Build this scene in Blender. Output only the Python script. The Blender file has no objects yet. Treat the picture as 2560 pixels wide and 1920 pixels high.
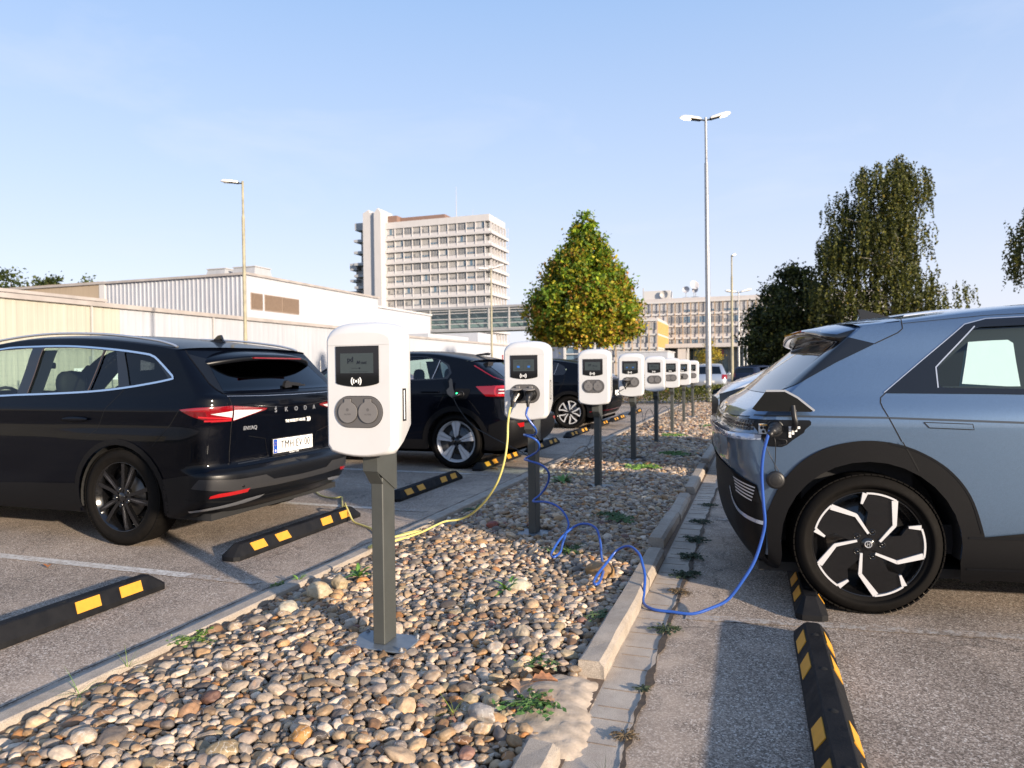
import bpy, math, random
import numpy as np
from math import sin, cos, tan, radians, pi, sqrt, atan2
from mathutils import Vector, Matrix, noise
from mathutils.geometry import delaunay_2d_cdt

scene = bpy.context.scene
COL = scene.collection
random.seed(7)
RNG = np.random.default_rng(11)

# ------------------------------------------------------------------ camera
CAM = (0.0, 0.0, 1.27)
yaw, pitch, roll = radians(19.2), radians(-1.05), radians(0.63)
f0 = Vector((-sin(yaw), cos(yaw), 0)); r0 = Vector((cos(yaw), sin(yaw), 0)); u0 = Vector((0, 0, 1))
fw = f0 * cos(pitch) + u0 * sin(pitch); up = u0 * cos(pitch) - f0 * sin(pitch)
cr = r0 * cos(roll) - up * sin(roll); cu = up * cos(roll) + r0 * sin(roll)
cam_data = bpy.data.cameras.new('camera'); cam = bpy.data.objects.new('camera', cam_data); COL.objects.link(cam)
cam_data.sensor_width = 36.0; cam_data.lens = 1776 / 2560 * 36
cam_data.clip_start = 0.05; cam_data.clip_end = 5000
m = Matrix(((cr.x, cu.x, -fw.x, CAM[0]), (cr.y, cu.y, -fw.y, CAM[1]), (cr.z, cu.z, -fw.z, CAM[2]), (0, 0, 0, 1)))
cam.matrix_world = m
cam_data.dof.use_dof = True; cam_data.dof.focus_distance = 3.4; cam_data.dof.aperture_fstop = 4.0
scene.camera = cam

# ------------------------------------------------------------------ light
SUN_AZ = atan2(-0.475, 0.88)          # direction to the sun in the ground plane
SUN_EL = radians(13.0)
sd = Vector((cos(SUN_AZ) * cos(SUN_EL), sin(SUN_AZ) * cos(SUN_EL), sin(SUN_EL)))
ld = bpy.data.lights.new('sun', 'SUN'); ld.energy = 4.6; ld.angle = radians(1.2); ld.color = (1.0, 0.84, 0.66)
lo = bpy.data.objects.new('sun', ld); COL.objects.link(lo)
lo.rotation_euler = sd.to_track_quat('Z', 'Y').to_euler()

world = bpy.data.worlds.new('World'); scene.world = world; world.use_nodes = True
nt = world.node_tree; N = nt.nodes; L = nt.links; N.clear()
out = N.new('ShaderNodeOutputWorld'); bg = N.new('ShaderNodeBackground')
sky = N.new('ShaderNodeTexSky'); sky.sky_type = 'NISHITA'; sky.sun_disc = False
sky.sun_elevation = SUN_EL; sky.sun_rotation = atan2(sd.x, sd.y)
sky.altitude = 300; sky.air_density = 1.0; sky.dust_density = 1.0; sky.ozone_density = 1.5
# thin high cloud, spread over the whole sky
tc = N.new('ShaderNodeTexCoord'); mp = N.new('ShaderNodeMapping'); mp.inputs['Scale'].default_value = (1.6, 1.6, 5.0)
L.new(tc.outputs['Generated'], mp.inputs['Vector'])
nz = N.new('ShaderNodeTexNoise'); nz.inputs['Scale'].default_value = 1.6; nz.inputs['Detail'].default_value = 7; nz.inputs['Roughness'].default_value = .55
nz.inputs['Distortion'].default_value = .4
L.new(mp.outputs['Vector'], nz.inputs['Vector'])
ramp = N.new('ShaderNodeValToRGB'); ramp.color_ramp.elements[0].position = .54; ramp.color_ramp.elements[1].position = .95
ramp.color_ramp.elements[0].color = (0, 0, 0, 1); ramp.color_ramp.elements[1].color = (.55, .55, .55, 1)
L.new(nz.outputs['Fac'], ramp.inputs['Fac'])
sepv = N.new('ShaderNodeSeparateXYZ'); L.new(tc.outputs['Generated'], sepv.inputs['Vector'])
# hazy late-afternoon gradient blended over the sky texture
hr = N.new('ShaderNodeValToRGB'); e = hr.color_ramp.elements
SK = [(0.0, (.50, .485, .575)), (.10, (.455, .475, .575)), (.24, (.355, .425, .575)), (.46, (.225, .335, .54)), (1.0, (.11, .20, .40))]
e[0].position = SK[0][0]; e[0].color = (*SK[0][1], 1); e[1].position = SK[1][0]; e[1].color = (*SK[1][1], 1)
for p_, c_ in SK[2:]: q_ = e.new(p_); q_.color = (*c_, 1)
L.new(sepv.outputs['Z'], hr.inputs['Fac'])
hs = N.new('ShaderNodeVectorMath'); hs.operation = 'SCALE'; hs.inputs['Scale'].default_value = 10.0; L.new(hr.outputs['Color'], hs.inputs[0])
mixh = N.new('ShaderNodeMixRGB'); mixh.inputs['Fac'].default_value = .78
L.new(sky.outputs['Color'], mixh.inputs['Color1']); L.new(hs.outputs[0], mixh.inputs['Color2'])
mixc = N.new('ShaderNodeMixRGB'); mixc.inputs['Color2'].default_value = (4.6, 4.8, 5.6, 1)
L.new(ramp.outputs['Color'], mixc.inputs['Fac']); L.new(mixh.outputs['Color'], mixc.inputs['Color1'])
L.new(mixc.outputs['Color'], bg.inputs['Color']); bg.inputs['Strength'].default_value = 0.10
L.new(bg.outputs['Background'], out.inputs['Surface'])

scene.view_settings.view_transform = 'Standard'; scene.view_settings.look = 'None'
scene.view_settings.exposure = 0.95; scene.view_settings.gamma = 1.0
scene.render.engine = 'CYCLES'
scene.cycles.max_bounces = 8; scene.cycles.transparent_max_bounces = 12
scene.cycles.use_denoising = True
scene.cycles.caustics_reflective = False; scene.cycles.caustics_refractive = False

# ------------------------------------------------------------------ materials
MATS = {}
def nodes_of(name):
    m = bpy.data.materials.new(name); m.use_nodes = True
    nt = m.node_tree
    return m, nt, nt.nodes, nt.links, nt.nodes['Principled BSDF']
def mat(name, col, rough=.5, metal=0., spec=.5, coat=0., var=0., vscale=6., bump=0., bscale=200., trans=0., emit=None, estr=0., ior=1.45, coatr=.03, aniso=None):
    if name in MATS: return MATS[name]
    m, nt, N, L, b = nodes_of(name)
    b.inputs['Base Color'].default_value = (*col, 1); b.inputs['Roughness'].default_value = rough
    b.inputs['Metallic'].default_value = metal; b.inputs['Specular IOR Level'].default_value = spec
    b.inputs['Coat Weight'].default_value = coat; b.inputs['Coat Roughness'].default_value = coatr
    b.inputs['Transmission Weight'].default_value = trans; b.inputs['IOR'].default_value = ior
    if emit: b.inputs['Emission Color'].default_value = (*emit, 1); b.inputs['Emission Strength'].default_value = estr
    tc = N.new('ShaderNodeTexCoord')
    if var or True:
        v = max(var, .03)
        n = N.new('ShaderNodeTexNoise'); n.inputs['Scale'].default_value = vscale; n.inputs['Detail'].default_value = 5
        L.new(tc.outputs['Object'], n.inputs['Vector'])
        r = N.new('ShaderNodeMapRange'); r.inputs['From Min'].default_value = .3; r.inputs['From Max'].default_value = .7
        r.inputs['To Min'].default_value = 1 - v; r.inputs['To Max'].default_value = 1 + v
        L.new(n.outputs['Fac'], r.inputs['Value'])
        mx = N.new('ShaderNodeMixRGB'); mx.blend_type = 'MULTIPLY'; mx.inputs['Fac'].default_value = 1
        mx.inputs['Color1'].default_value = (*col, 1); L.new(r.outputs['Result'], mx.inputs['Color2'])
        L.new(mx.outputs['Color'], b.inputs['Base Color'])
        r2 = N.new('ShaderNodeMapRange'); r2.inputs['From Min'].default_value = .3; r2.inputs['From Max'].default_value = .7
        r2.inputs['To Min'].default_value = rough * (1 - v * .6); r2.inputs['To Max'].default_value = min(1, rough * (1 + v * .6))
        L.new(n.outputs['Fac'], r2.inputs['Value']); L.new(r2.outputs['Result'], b.inputs['Roughness'])
    if bump:
        n2 = N.new('ShaderNodeTexNoise'); n2.inputs['Scale'].default_value = bscale; n2.inputs['Detail'].default_value = 3
        L.new(tc.outputs['Object'], n2.inputs['Vector'])
        bp = N.new('ShaderNodeBump'); bp.inputs['Strength'].default_value = bump; bp.inputs['Distance'].default_value = .002
        L.new(n2.outputs['Fac'], bp.inputs['Height']); L.new(bp.outputs['Normal'], b.inputs['Normal'])
    MATS[name] = m
    return m

def ramp_node(N, stops):
    r = N.new('ShaderNodeValToRGB'); e = r.color_ramp.elements
    while len(e) > 2: e.remove(e[-1])
    for i, (p, c) in enumerate(stops):
        if i < 2: el = e[i]; el.position = p
        else: el = e.new(p)
        el.color = (*c, 1)
    return r

def asphalt_mat(name, paint=None, wear=.5):
    """fine crushed-stone asphalt; with paint: a worn thermoplastic line lying in it"""
    m, nt, N, L, b = nodes_of(name)
    tc = N.new('ShaderNodeNewGeometry'); P = tc.outputs['Position']
    vor = N.new('ShaderNodeTexVoronoi'); vor.inputs['Scale'].default_value = 170; L.new(P, vor.inputs['Vector'])
    rgb = N.new('ShaderNodeSeparateColor'); L.new(vor.outputs['Color'], rgb.inputs['Color'])
    r = ramp_node(N, [(0, (.120, .093, .073)), (.35, (.238, .188, .148)), (.72, (.385, .310, .248)), (.93, (.55, .465, .385)), (1, (.70, .63, .55))])
    L.new(rgb.outputs['Red'], r.inputs['Fac'])
    vor2 = N.new('ShaderNodeTexVoronoi'); vor2.inputs['Scale'].default_value = 420; L.new(P, vor2.inputs['Vector'])
    rgb2 = N.new('ShaderNodeSeparateColor'); L.new(vor2.outputs['Color'], rgb2.inputs['Color'])
    mr = N.new('ShaderNodeMapRange'); mr.inputs['To Min'].default_value = .72; mr.inputs['To Max'].default_value = 1.28
    L.new(rgb2.outputs['Green'], mr.inputs['Value'])
    mx = N.new('ShaderNodeMixRGB'); mx.blend_type = 'MULTIPLY'; mx.inputs['Fac'].default_value = 1
    L.new(r.outputs['Color'], mx.inputs['Color1']); L.new(mr.outputs['Result'], mx.inputs['Color2'])
    # broad stains, dusty patches
    n1 = N.new('ShaderNodeTexNoise'); n1.inputs['Scale'].default_value = .9; n1.inputs['Detail'].default_value = 7; n1.inputs['Roughness'].default_value = .6; L.new(P, n1.inputs['Vector'])
    m1 = N.new('ShaderNodeMapRange'); m1.inputs['From Min'].default_value = .3; m1.inputs['From Max'].default_value = .7; m1.inputs['To Min'].default_value = .64; m1.inputs['To Max'].default_value = 1.22
    L.new(n1.outputs['Fac'], m1.inputs['Value'])
    mx2 = N.new('ShaderNodeMixRGB'); mx2.blend_type = 'MULTIPLY'; mx2.inputs['Fac'].default_value = 1
    L.new(mx.outputs['Color'], mx2.inputs['Color1']); L.new(m1.outputs['Result'], mx2.inputs['Color2'])
    n3 = N.new('ShaderNodeTexNoise'); n3.inputs['Scale'].default_value = 2.3; n3.inputs['Detail'].default_value = 8; n3.inputs['Roughness'].default_value = .7; L.new(P, n3.inputs['Vector'])
    m3 = N.new('ShaderNodeMapRange'); m3.inputs['From Min'].default_value = .52; m3.inputs['From Max'].default_value = .74; m3.inputs['To Max'].default_value = .5
    L.new(n3.outputs['Fac'], m3.inputs['Value'])
    # sandy dust gathers beside the two gutters
    sx = N.new('ShaderNodeSeparateXYZ'); L.new(P, sx.inputs['Vector'])
    def band(x0, w):
        a = N.new('ShaderNodeMath'); a.operation = 'SUBTRACT'; a.inputs[1].default_value = x0; L.new(sx.outputs['X'], a.inputs[0])
        c = N.new('ShaderNodeMath'); c.operation = 'ABSOLUTE'; L.new(a.outputs[0], c.inputs[0])
        d = N.new('ShaderNodeMapRange'); d.inputs['From Min'].default_value = 0; d.inputs['From Max'].default_value = w; d.inputs['To Min'].default_value = .75; d.inputs['To Max'].default_value = 0
        L.new(c.outputs[0], d.inputs['Value']); return d.outputs['Result']
    s1 = N.new('ShaderNodeMath'); s1.operation = 'MAXIMUM'; L.new(band(-2.70, .42), s1.inputs[0]); L.new(band(-.42, .40), s1.inputs[1])
    ns = N.new('ShaderNodeTexNoise'); ns.inputs['Scale'].default_value = 5; ns.inputs['Detail'].default_value = 8; L.new(P, ns.inputs['Vector'])
    s2 = N.new('ShaderNodeMath'); s2.operation = 'MULTIPLY'; L.new(s1.outputs[0], s2.inputs[0]); 
    s3 = N.new('ShaderNodeMapRange'); s3.inputs['From Min'].default_value = .35; s3.inputs['From Max'].default_value = .62; L.new(ns.outputs['Fac'], s3.inputs['Value']); L.new(s3.outputs['Result'], s2.inputs[1])
    sm = N.new('ShaderNodeMath'); sm.operation = 'MAXIMUM'; L.new(s2.outputs[0], sm.inputs[0]); L.new(m3.outputs['Result'], sm.inputs[1])
    mx3 = N.new('ShaderNodeMixRGB'); mx3.inputs['Color2'].default_value = (.52, .410, .315, 1)
    L.new(sm.outputs[0], mx3.inputs['Fac']); L.new(mx2.outputs['Color'], mx3.inputs['Color1'])
    # hairline cracks
    vc = N.new('ShaderNodeTexVoronoi'); vc.feature = 'DISTANCE_TO_EDGE'; vc.inputs['Scale'].default_value = .45
    nd = N.new('ShaderNodeTexNoise'); nd.inputs['Scale'].default_value = 3; nd.inputs['Detail'].default_value = 6; L.new(P, nd.inputs['Vector'])
    ad = N.new('ShaderNodeVectorMath'); ad.operation = 'MULTIPLY_ADD'; ad.inputs[1].default_value = (.5, .5, .5); L.new(nd.outputs['Color'], ad.inputs[0]); L.new(P, ad.inputs[2])
    L.new(ad.outputs['Vector'], vc.inputs['Vector'])
    cm = N.new('ShaderNodeMapRange'); cm.inputs['From Min'].default_value = .0; cm.inputs['From Max'].default_value = .004; cm.inputs['To Min'].default_value = .55; cm.inputs['To Max'].default_value = 1
    L.new(vc.outputs['Distance'], cm.inputs['Value'])
    mx4 = N.new('ShaderNodeMixRGB'); mx4.blend_type = 'MULTIPLY'; mx4.inputs['Fac'].default_value = 1
    L.new(mx3.outputs['Color'], mx4.inputs['Color1']); L.new(cm.outputs['Result'], mx4.inputs['Color2'])
    col = mx4.outputs['Color']
    if paint:
        np_ = N.new('ShaderNodeTexNoise'); np_.inputs['Scale'].default_value = 26; np_.inputs['Detail'].default_value = 8; np_.inputs['Roughness'].default_value = .75; L.new(P, np_.inputs['Vector'])
        pm = N.new('ShaderNodeMapRange'); pm.inputs['From Min'].default_value = wear - .07; pm.inputs['From Max'].default_value = wear + .12
        L.new(np_.outputs['Fac'], pm.inputs['Value'])
        mp_ = N.new('ShaderNodeMixRGB'); mp_.inputs['Color2'].default_value = (*paint, 1)
        L.new(pm.outputs['Result'], mp_.inputs['Fac']); L.new(col, mp_.inputs['Color1']); col = mp_.outputs['Color']
    L.new(col, b.inputs['Base Color']); b.inputs['Roughness'].default_value = .86; b.inputs['Specular IOR Level'].default_value = .35
    bp = N.new('ShaderNodeBump'); bp.inputs['Strength'].default_value = .75; bp.inputs['Distance'].default_value = .003
    L.new(rgb.outputs['Red'], bp.inputs['Height']); L.new(bp.outputs['Normal'], b.inputs['Normal'])
    MATS[name] = m
    return m

def concrete_mat(name, c0, c1, joints=None):
    m, nt, N, L, b = nodes_of(name)
    g = N.new('ShaderNodeNewGeometry'); P = g.outputs['Position']
    n = N.new('ShaderNodeTexNoise'); n.inputs['Scale'].default_value = 7; n.inputs['Detail'].default_value = 9; n.inputs['Roughness'].default_value = .7; L.new(P, n.inputs['Vector'])
    r = ramp_node(N, [(.3, c0), (.7, c1)]); L.new(n.outputs['Fac'], r.inputs['Fac'])
    n2 = N.new('ShaderNodeTexNoise'); n2.inputs['Scale'].default_value = 260; n2.inputs['Detail'].default_value = 2; L.new(P, n2.inputs['Vector'])
    mr = N.new('ShaderNodeMapRange'); mr.inputs['From Min'].default_value = .3; mr.inputs['From Max'].default_value = .7; mr.inputs['To Min'].default_value = .75; mr.inputs['To Max'].default_value = 1.22; L.new(n2.outputs['Fac'], mr.inputs['Value'])
    mx = N.new('ShaderNodeMixRGB'); mx.blend_type = 'MULTIPLY'; mx.inputs['Fac'].default_value = 1
    L.new(r.outputs['Color'], mx.inputs['Color1']); L.new(mr.outputs['Result'], mx.inputs['Color2'])
    L.new(mx.outputs['Color'], b.inputs['Base Color']); b.inputs['Roughness'].default_value = .9; b.inputs['Specular IOR Level'].default_value = .3
    bp = N.new('ShaderNodeBump'); bp.inputs['Strength'].default_value = .5; bp.inputs['Distance'].default_value = .004
    ad = N.new('ShaderNodeMath'); L.new(n2.outputs['Fac'], ad.inputs[0]); L.new(n.outputs['Fac'], ad.inputs[1])
    L.new(ad.outputs[0], bp.inputs['Height']); L.new(bp.outputs['Normal'], b.inputs['Normal'])
    MATS[name] = m
    return m

# ------------------------------------------------------------------ mesh helpers
def link(o, parent=None):
    COL.objects.link(o)
    if parent is not None: o.parent = parent
    return o
def mesh_obj(name, verts, faces, material, parent=None, smooth=False, normals=None, mats=None, midx=None):
    me = bpy.data.meshes.new(name)
    me.from_pydata([tuple(v) for v in verts], [], [tuple(f) for f in faces])
    for mm in (mats or [material]): me.materials.append(mm)
    if midx is not None: me.polygons.foreach_set('material_index', midx)
    if smooth: me.polygons.foreach_set('use_smooth', [True] * len(me.polygons))
    me.update()
    if normals is not None: me.normals_split_custom_set_from_vertices([tuple(n) for n in normals])
    return link(bpy.data.objects.new(name, me), parent)
def empty(name, loc=(0, 0, 0), rz=0., parent=None):
    o = bpy.data.objects.new(name, None); o.empty_display_size = .2
    o.location = loc; o.rotation_euler = (0, 0, rz)
    return link(o, parent)
def tag(o, label, cat, group=None):
    o['label'] = label; o['category'] = cat
    if group: o['group'] = group
    return o
def structure(o): o['kind'] = 'structure'; return o
def copy_tree(o, parent=None):
    c = o.copy(); COL.objects.link(c); c.parent = parent
    for ch in list(o.children): copy_tree(ch, c)
    return c

class MB:
    """collects boxes, bars, tubes, prisms; build() links them as one mesh object"""
    def __init__(s): s.v = []; s.f = []; s.sm = []; s.mi = []; s.m = 0
    def add(s, vs, fs, smooth=False):
        o = len(s.v); s.v += [tuple(v) for v in vs]
        for f in fs: s.f.append(tuple(i + o for i in f)); s.sm.append(smooth); s.mi.append(s.m)
        return s
    def box(s, x0, x1, y0, y1, z0, z1, bev=0.):
        if bev <= 0:
            v = [(x, y, z) for z in (z0, z1) for y in (y0, y1) for x in (x0, x1)]
            return s.add(v, [(0, 2, 3, 1), (4, 5, 7, 6), (0, 1, 5, 4), (2, 6, 7, 3), (0, 4, 6, 2), (1, 3, 7, 5)])
        b = min(bev, (x1 - x0) / 2.01, (y1 - y0) / 2.01, (z1 - z0) / 2.01)
        # chamfered box: 24 vertices
        cx, cy, cz = (x0 + x1) / 2, (y0 + y1) / 2, (z0 + z1) / 2; hx, hy, hz = (x1 - x0) / 2, (y1 - y0) / 2, (z1 - z0) / 2
        V = []; idx = {}
        for sx in (-1, 1):
            for sy in (-1, 1):
                for sz in (-1, 1):
                    for ax in range(3):
                        p = [sx * hx, sy * hy, sz * hz]
                        for k in range(3):
                            if k != ax: p[k] -= (sx, sy, sz)[k] * b
                        idx[(sx, sy, sz, ax)] = len(V); V.append((cx + p[0], cy + p[1], cz + p[2]))
        F = []
        for ax in range(3):
            o1, o2 = [(1, 2), (2, 0), (0, 1)][ax]
            for s0 in (-1, 1):
                q = []
                for a, c in ((-1, -1), (1, -1), (1, 1), (-1, 1)):
                    k = [0, 0, 0]; k[ax] = s0; k[o1] = a; k[o2] = c; q.append(idx[(*k, ax)])
                F.append(q if s0 > 0 else q[::-1])
            # edges along ax
            for a in (-1, 1):
                for c in (-1, 1):
                    def g(e, which):
                        k = [0, 0, 0]; k[ax] = e; k[o1] = a; k[o2] = c; return idx[(*k, which)]
                    q = [g(-1, o1), g(1, o1), g(1, o2), g(-1, o2)]
                    F.append(q if a * c < 0 else q[::-1])
        for sx in (-1, 1):
            for sy in (-1, 1):
                for sz in (-1, 1):
                    q = [idx[(sx, sy, sz, k)] for k in range(3)]
                    F.append(q if sx * sy * sz > 0 else q[::-1])
        return s.add(V, F)
    def obox(s, c, ax, ay, az, hx, hy, hz):
        c = Vector(c); ax = Vector(ax).normalized(); ay = Vector(ay).normalized(); az = Vector(az).normalized()
        v = [c + ax * (i * hx) + ay * (j * hy) + az * (k * hz) for k in (-1, 1) for j in (-1, 1) for i in (-1, 1)]
        return s.add(v, [(0, 2, 3, 1), (4, 5, 7, 6), (0, 1, 5, 4), (2, 6, 7, 3), (0, 4, 6, 2), (1, 3, 7, 5)])
    def bar(s, a, b, w, h=None, upv=(0, 0, 1)):
        a = Vector(a); b = Vector(b); d = (b - a); l = d.length
        if l < 1e-6: return s
        d /= l; h = h or w; u = Vector(upv)
        if abs(d.dot(u)) > .98: u = Vector((1, 0, 0))
        sx = d.cross(u).normalized(); sz = sx.cross(d)
        return s.obox((a + b) / 2, d, sx, sz, l / 2, w / 2, h / 2)
    def tube(s, pts, r, n=8, cap=True, smooth=True):
        pts = [Vector(p) for p in pts]; R = r if hasattr(r, '__len__') else [r] * len(pts)
        k = len(pts); V = []; prev = None
        for i, p in enumerate(pts):
            t = (pts[min(i + 1, k - 1)] - pts[max(i - 1, 0)]).normalized()
            if prev is None:
                u = Vector((0, 0, 1)) if abs(t.z) < .9 else Vector((1, 0, 0)); a = t.cross(u).normalized()
            else:
                a = prev - t * prev.dot(t)
                a = a.normalized() if a.length > 1e-6 else t.orthogonal().normalized()
            b = t.cross(a); prev = a
            for j in range(n): V.append(p + (a * cos(2 * pi * j / n) + b * sin(2 * pi * j / n)) * R[i])
        F = [(i * n + j, i * n + (j + 1) % n, (i + 1) * n + (j + 1) % n, (i + 1) * n + j) for i in range(k - 1) for j in range(n)]
        s.add(V, F, smooth)
        if cap: s.add(V[:n], [tuple(range(n))[::-1]]); s.add(V[-n:], [tuple(range(n))])
        return s
    def lathe(s, prof, c, axis=(0, 0, 1), n=32, smooth=True):
        """prof: list of (radius, height along axis)"""
        c = Vector(c); az = Vector(axis).normalized(); ax = az.orthogonal().normalized(); ay = az.cross(ax)
        V = []
        for r, h in prof:
            for j in range(n): V.append(c + az * h + (ax * cos(2 * pi * j / n) + ay * sin(2 * pi * j / n)) * r)
        F = [(i * n + j, i * n + (j + 1) % n, (i + 1) * n + (j + 1) % n, (i + 1) * n + j) for i in range(len(prof) - 1) for j in range(n)]
        return s.add(V, F, smooth)
    def prism(s, poly, o, ux, uy, depth, ends=True):
        """poly 2D outline placed at o with axes ux, uy; extruded by the vector depth"""
        o = Vector(o); ux = Vector(ux); uy = Vector(uy); d = Vector(depth); n = len(poly)
        A = [o + ux * p[0] + uy * p[1] for p in poly]; B = [a + d for a in A]
        F = [(i, (i + 1) % n, n + (i + 1) % n, n + i) for i in range(n)]
        if ends: F += [tuple(range(n))[::-1], tuple(range(n, 2 * n))]
        return s.add(A + B, F)
    def build(s, name, material, parent=None, mats=None):
        me = bpy.data.meshes.new(name); me.from_pydata(s.v, [], s.f)
        for mm in (mats or [material]): me.materials.append(mm)
        me.polygons.foreach_set('use_smooth', s.sm)
        if mats: me.polygons.foreach_set('material_index', s.mi)
        me.update()
        return link(bpy.data.objects.new(name, me), parent)

def spline(pts, n=6):
    P = [Vector(p) for p in pts]; out = []
    for i in range(len(P) - 1):
        p0 = P[i - 1] if i else P[0] * 2 - P[1]; p1 = P[i]; p2 = P[i + 1]; p3 = P[i + 2] if i + 2 < len(P) else P[-1] * 2 - P[-2]
        for k in range(n):
            t = k / n
            out.append(.5 * ((2 * p1) + (p2 - p0) * t + (2 * p0 - 5 * p1 + 4 * p2 - p3) * t * t + (3 * p1 - p0 - 3 * p2 + p3) * t ** 3))
    return out + [P[-1]]
def interp(x, xs, ys):
    return float(np.interp(x, xs, ys))
def smooth_interp(xs, ys):
    """monotone-ish cubic through the knots"""
    xs = np.array(xs, float); ys = np.array(ys, float)
    d = np.diff(ys) / np.diff(xs); m = np.zeros(len(xs)); m[1:-1] = (d[:-1] + d[1:]) / 2; m[0] = d[0]; m[-1] = d[-1]
    for i in range(1, len(xs) - 1):
        if d[i - 1] * d[i] <= 0: m[i] = 0
        else: m[i] = min(abs(m[i]), 2.5 * abs(d[i - 1]), 2.5 * abs(d[i])) * (1 if d[i] > 0 else -1)
    def f(x):
        i = int(min(max(np.searchsorted(xs, x) - 1, 0), len(xs) - 2)); h = xs[i + 1] - xs[i]; t = (x - xs[i]) / h
        if t < 0: return float(ys[0] + m[0] * (x - xs[0]))
        if t > 1: return float(ys[-1] + m[-1] * (x - xs[-1]))
        return float((2 * t ** 3 - 3 * t * t + 1) * ys[i] + (t ** 3 - 2 * t * t + t) * h * m[i] + (-2 * t ** 3 + 3 * t * t) * ys[i + 1] + (t ** 3 - t * t) * h * m[i + 1])
    return f
def text_obj(name, s, size, material, parent, M, extrude=.001, bold=0., sx=1., space=1., shear=0., align='CENTER'):
    """real letters turned into mesh; M places the XY text plane"""
    cu = bpy.data.curves.new(name, 'FONT'); cu.body = s; cu.size = size; cu.extrude = extrude; cu.offset = bold
    cu.align_x = align; cu.align_y = 'CENTER'; cu.space_character = space; cu.shear = shear; cu.resolution_u = 3
    t = bpy.data.objects.new(name, cu); COL.objects.link(t)
    dg = bpy.context.evaluated_depsgraph_get(); me = bpy.data.meshes.new_from_object(t.evaluated_get(dg))
    bpy.data.objects.remove(t); bpy.data.curves.remove(cu)
    me.transform(M @ Matrix.Diagonal((sx, 1, 1, 1))); me.materials.clear(); me.materials.append(material); me.name = name
    return link(bpy.data.objects.new(name, me), parent)
def frame(o, x, y):
    x = Vector(x).normalized(); y = Vector(y).normalized(); z = x.cross(y)
    return Matrix(((x.x, y.x, z.x, o[0]), (x.y, y.y, z.y, o[1]), (x.z, y.z, z.z, o[2]), (0, 0, 0, 1)))
# ------------------------------------------------------------------ materials in use
ASPH = asphalt_mat('asphalt')
LINE = asphalt_mat('line_paint', (.62, .60, .56), .44)
FAINT = asphalt_mat('faint_line_paint', (.46, .44, .41), .54)
CONC = concrete_mat('gutter_concrete', (.36, .30, .245), (.52, .45, .37))
KERB = concrete_mat('kerb_concrete', (.29, .245, .20), (.44, .38, .315))
SOIL = mat('soil', (.16, .11, .075), .95, var=.35, vscale=30, bump=.8, bscale=120)
SAND = mat('sandy_soil', (.46, .37, .28), .95, var=.25, vscale=25, bump=.9, bscale=160)
CRACK = mat('crack_dirt', (.075, .055, .038), .95, var=.4, vscale=40, bump=.6, bscale=150)
RUBBER = mat('recycled_rubber', (.0085, .0085, .0095), .66, spec=.25, var=.35, vscale=14, bump=.7, bscale=260)
YELLOW = mat('reflective_yellow', (.60, .29, .028), .5, var=.08, vscale=30)
DARKM = mat('charcoal_coated_steel', (.060, .064, .060), .50, metal=.1, var=.07, vscale=9, bump=.12, bscale=700)
GALV = mat('galvanised_steel', (.34, .34, .34), .48, metal=.6, var=.18, vscale=14)
BLACK = mat('black_plastic', (.012, .012, .013), .42)
SOFTBLACK = mat('soft_black_rubber', (.016, .016, .016), .72)
WHITEP = mat('white_plastic', (.60, .60, .60), .32, coat=.25, coatr=.2)
GREYP = mat('grey_plastic', (.105, .100, .098), .42, var=.05)
GREYL = mat('light_grey_plastic', (.17, .162, .158), .40, var=.05)

def sheet(name, x0, x1, y0, y1, z, material):
    return structure(mesh_obj(name, [(x0, y0, z), (x1, y0, z), (x1, y1, z), (x0, y1, z)], [(0, 1, 2, 3)], material))

# far ground out to the horizon, the car park on top of it
GRASSG = mat('dry_grass_ground', (.10, .105, .045), .95, var=.3, vscale=.4)
sheet('ground', -900, 900, -900, 900, -.012, GRASSG)
structure(mesh_obj('car_park', [(-30, -12, 0), (60, -12, 0), (60, 170, 0), (-30, 170, 0)], [(0, 1, 2, 3)], ASPH))
# gutters, soil under the pebbles, kerb on the left
def strip(name, x0, x1, y0, y1, z, material, jit=0., dx=.25, seed=1):
    rr = random.Random(seed); ys = np.arange(y0, y1 + dx, dx); V = []; F = []
    for i, y in enumerate(ys):
        V += [(x0 + rr.uniform(-jit, jit), y, z), (x1 + rr.uniform(-jit, jit), y, z)]
        if i: F.append((2 * i - 2, 2 * i - 1, 2 * i + 1, 2 * i))
    return structure(mesh_obj(name, V, F, material))
strip('pavement_gutter', -2.735, -2.635, -1, 26.4, .004, CONC)
structure(MB().box(-2.637, -2.555, -1, 26.4, -.05, .040, .006).build('pavement_kerb', KERB))
strip('pavement_gutter', -.605, -.425, -1, 26.4, .004, CONC)
sheet('soil_bed', -2.556, -.60, -1, 26.4, .008, SOIL)
def drift():
    V = []; F = []; nx, ny = 26, 44
    for j in range(ny + 1):
        for i in range(nx + 1):
            x = -1.00 + .46 * i / nx; y = 2.08 + .86 * j / ny
            d_ = 1 - ((x + .74 - .03 * sin(y * 9)) / .17) ** 2 - ((y - 2.50) / .36) ** 2 * (1 if abs(y - 2.5) > .3 else .6)
            z = .036 * max(-.6, d_) if d_ < 0 else .030 * d_ ** .6
            V.append((x, y, .004 + z + .008 * noise.noise(Vector((x * 22, y * 22, 0))) + .006 * noise.noise(Vector((x * 60, y * 60, 2)))))
    for j in range(ny):
        for i in range(nx): k = j * (nx + 1) + i; F.append((k, k + 1, k + nx + 2, k + nx + 1))
    return structure(mesh_obj('sand_drift', V, F, SAND, smooth=True))
drift()
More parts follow.
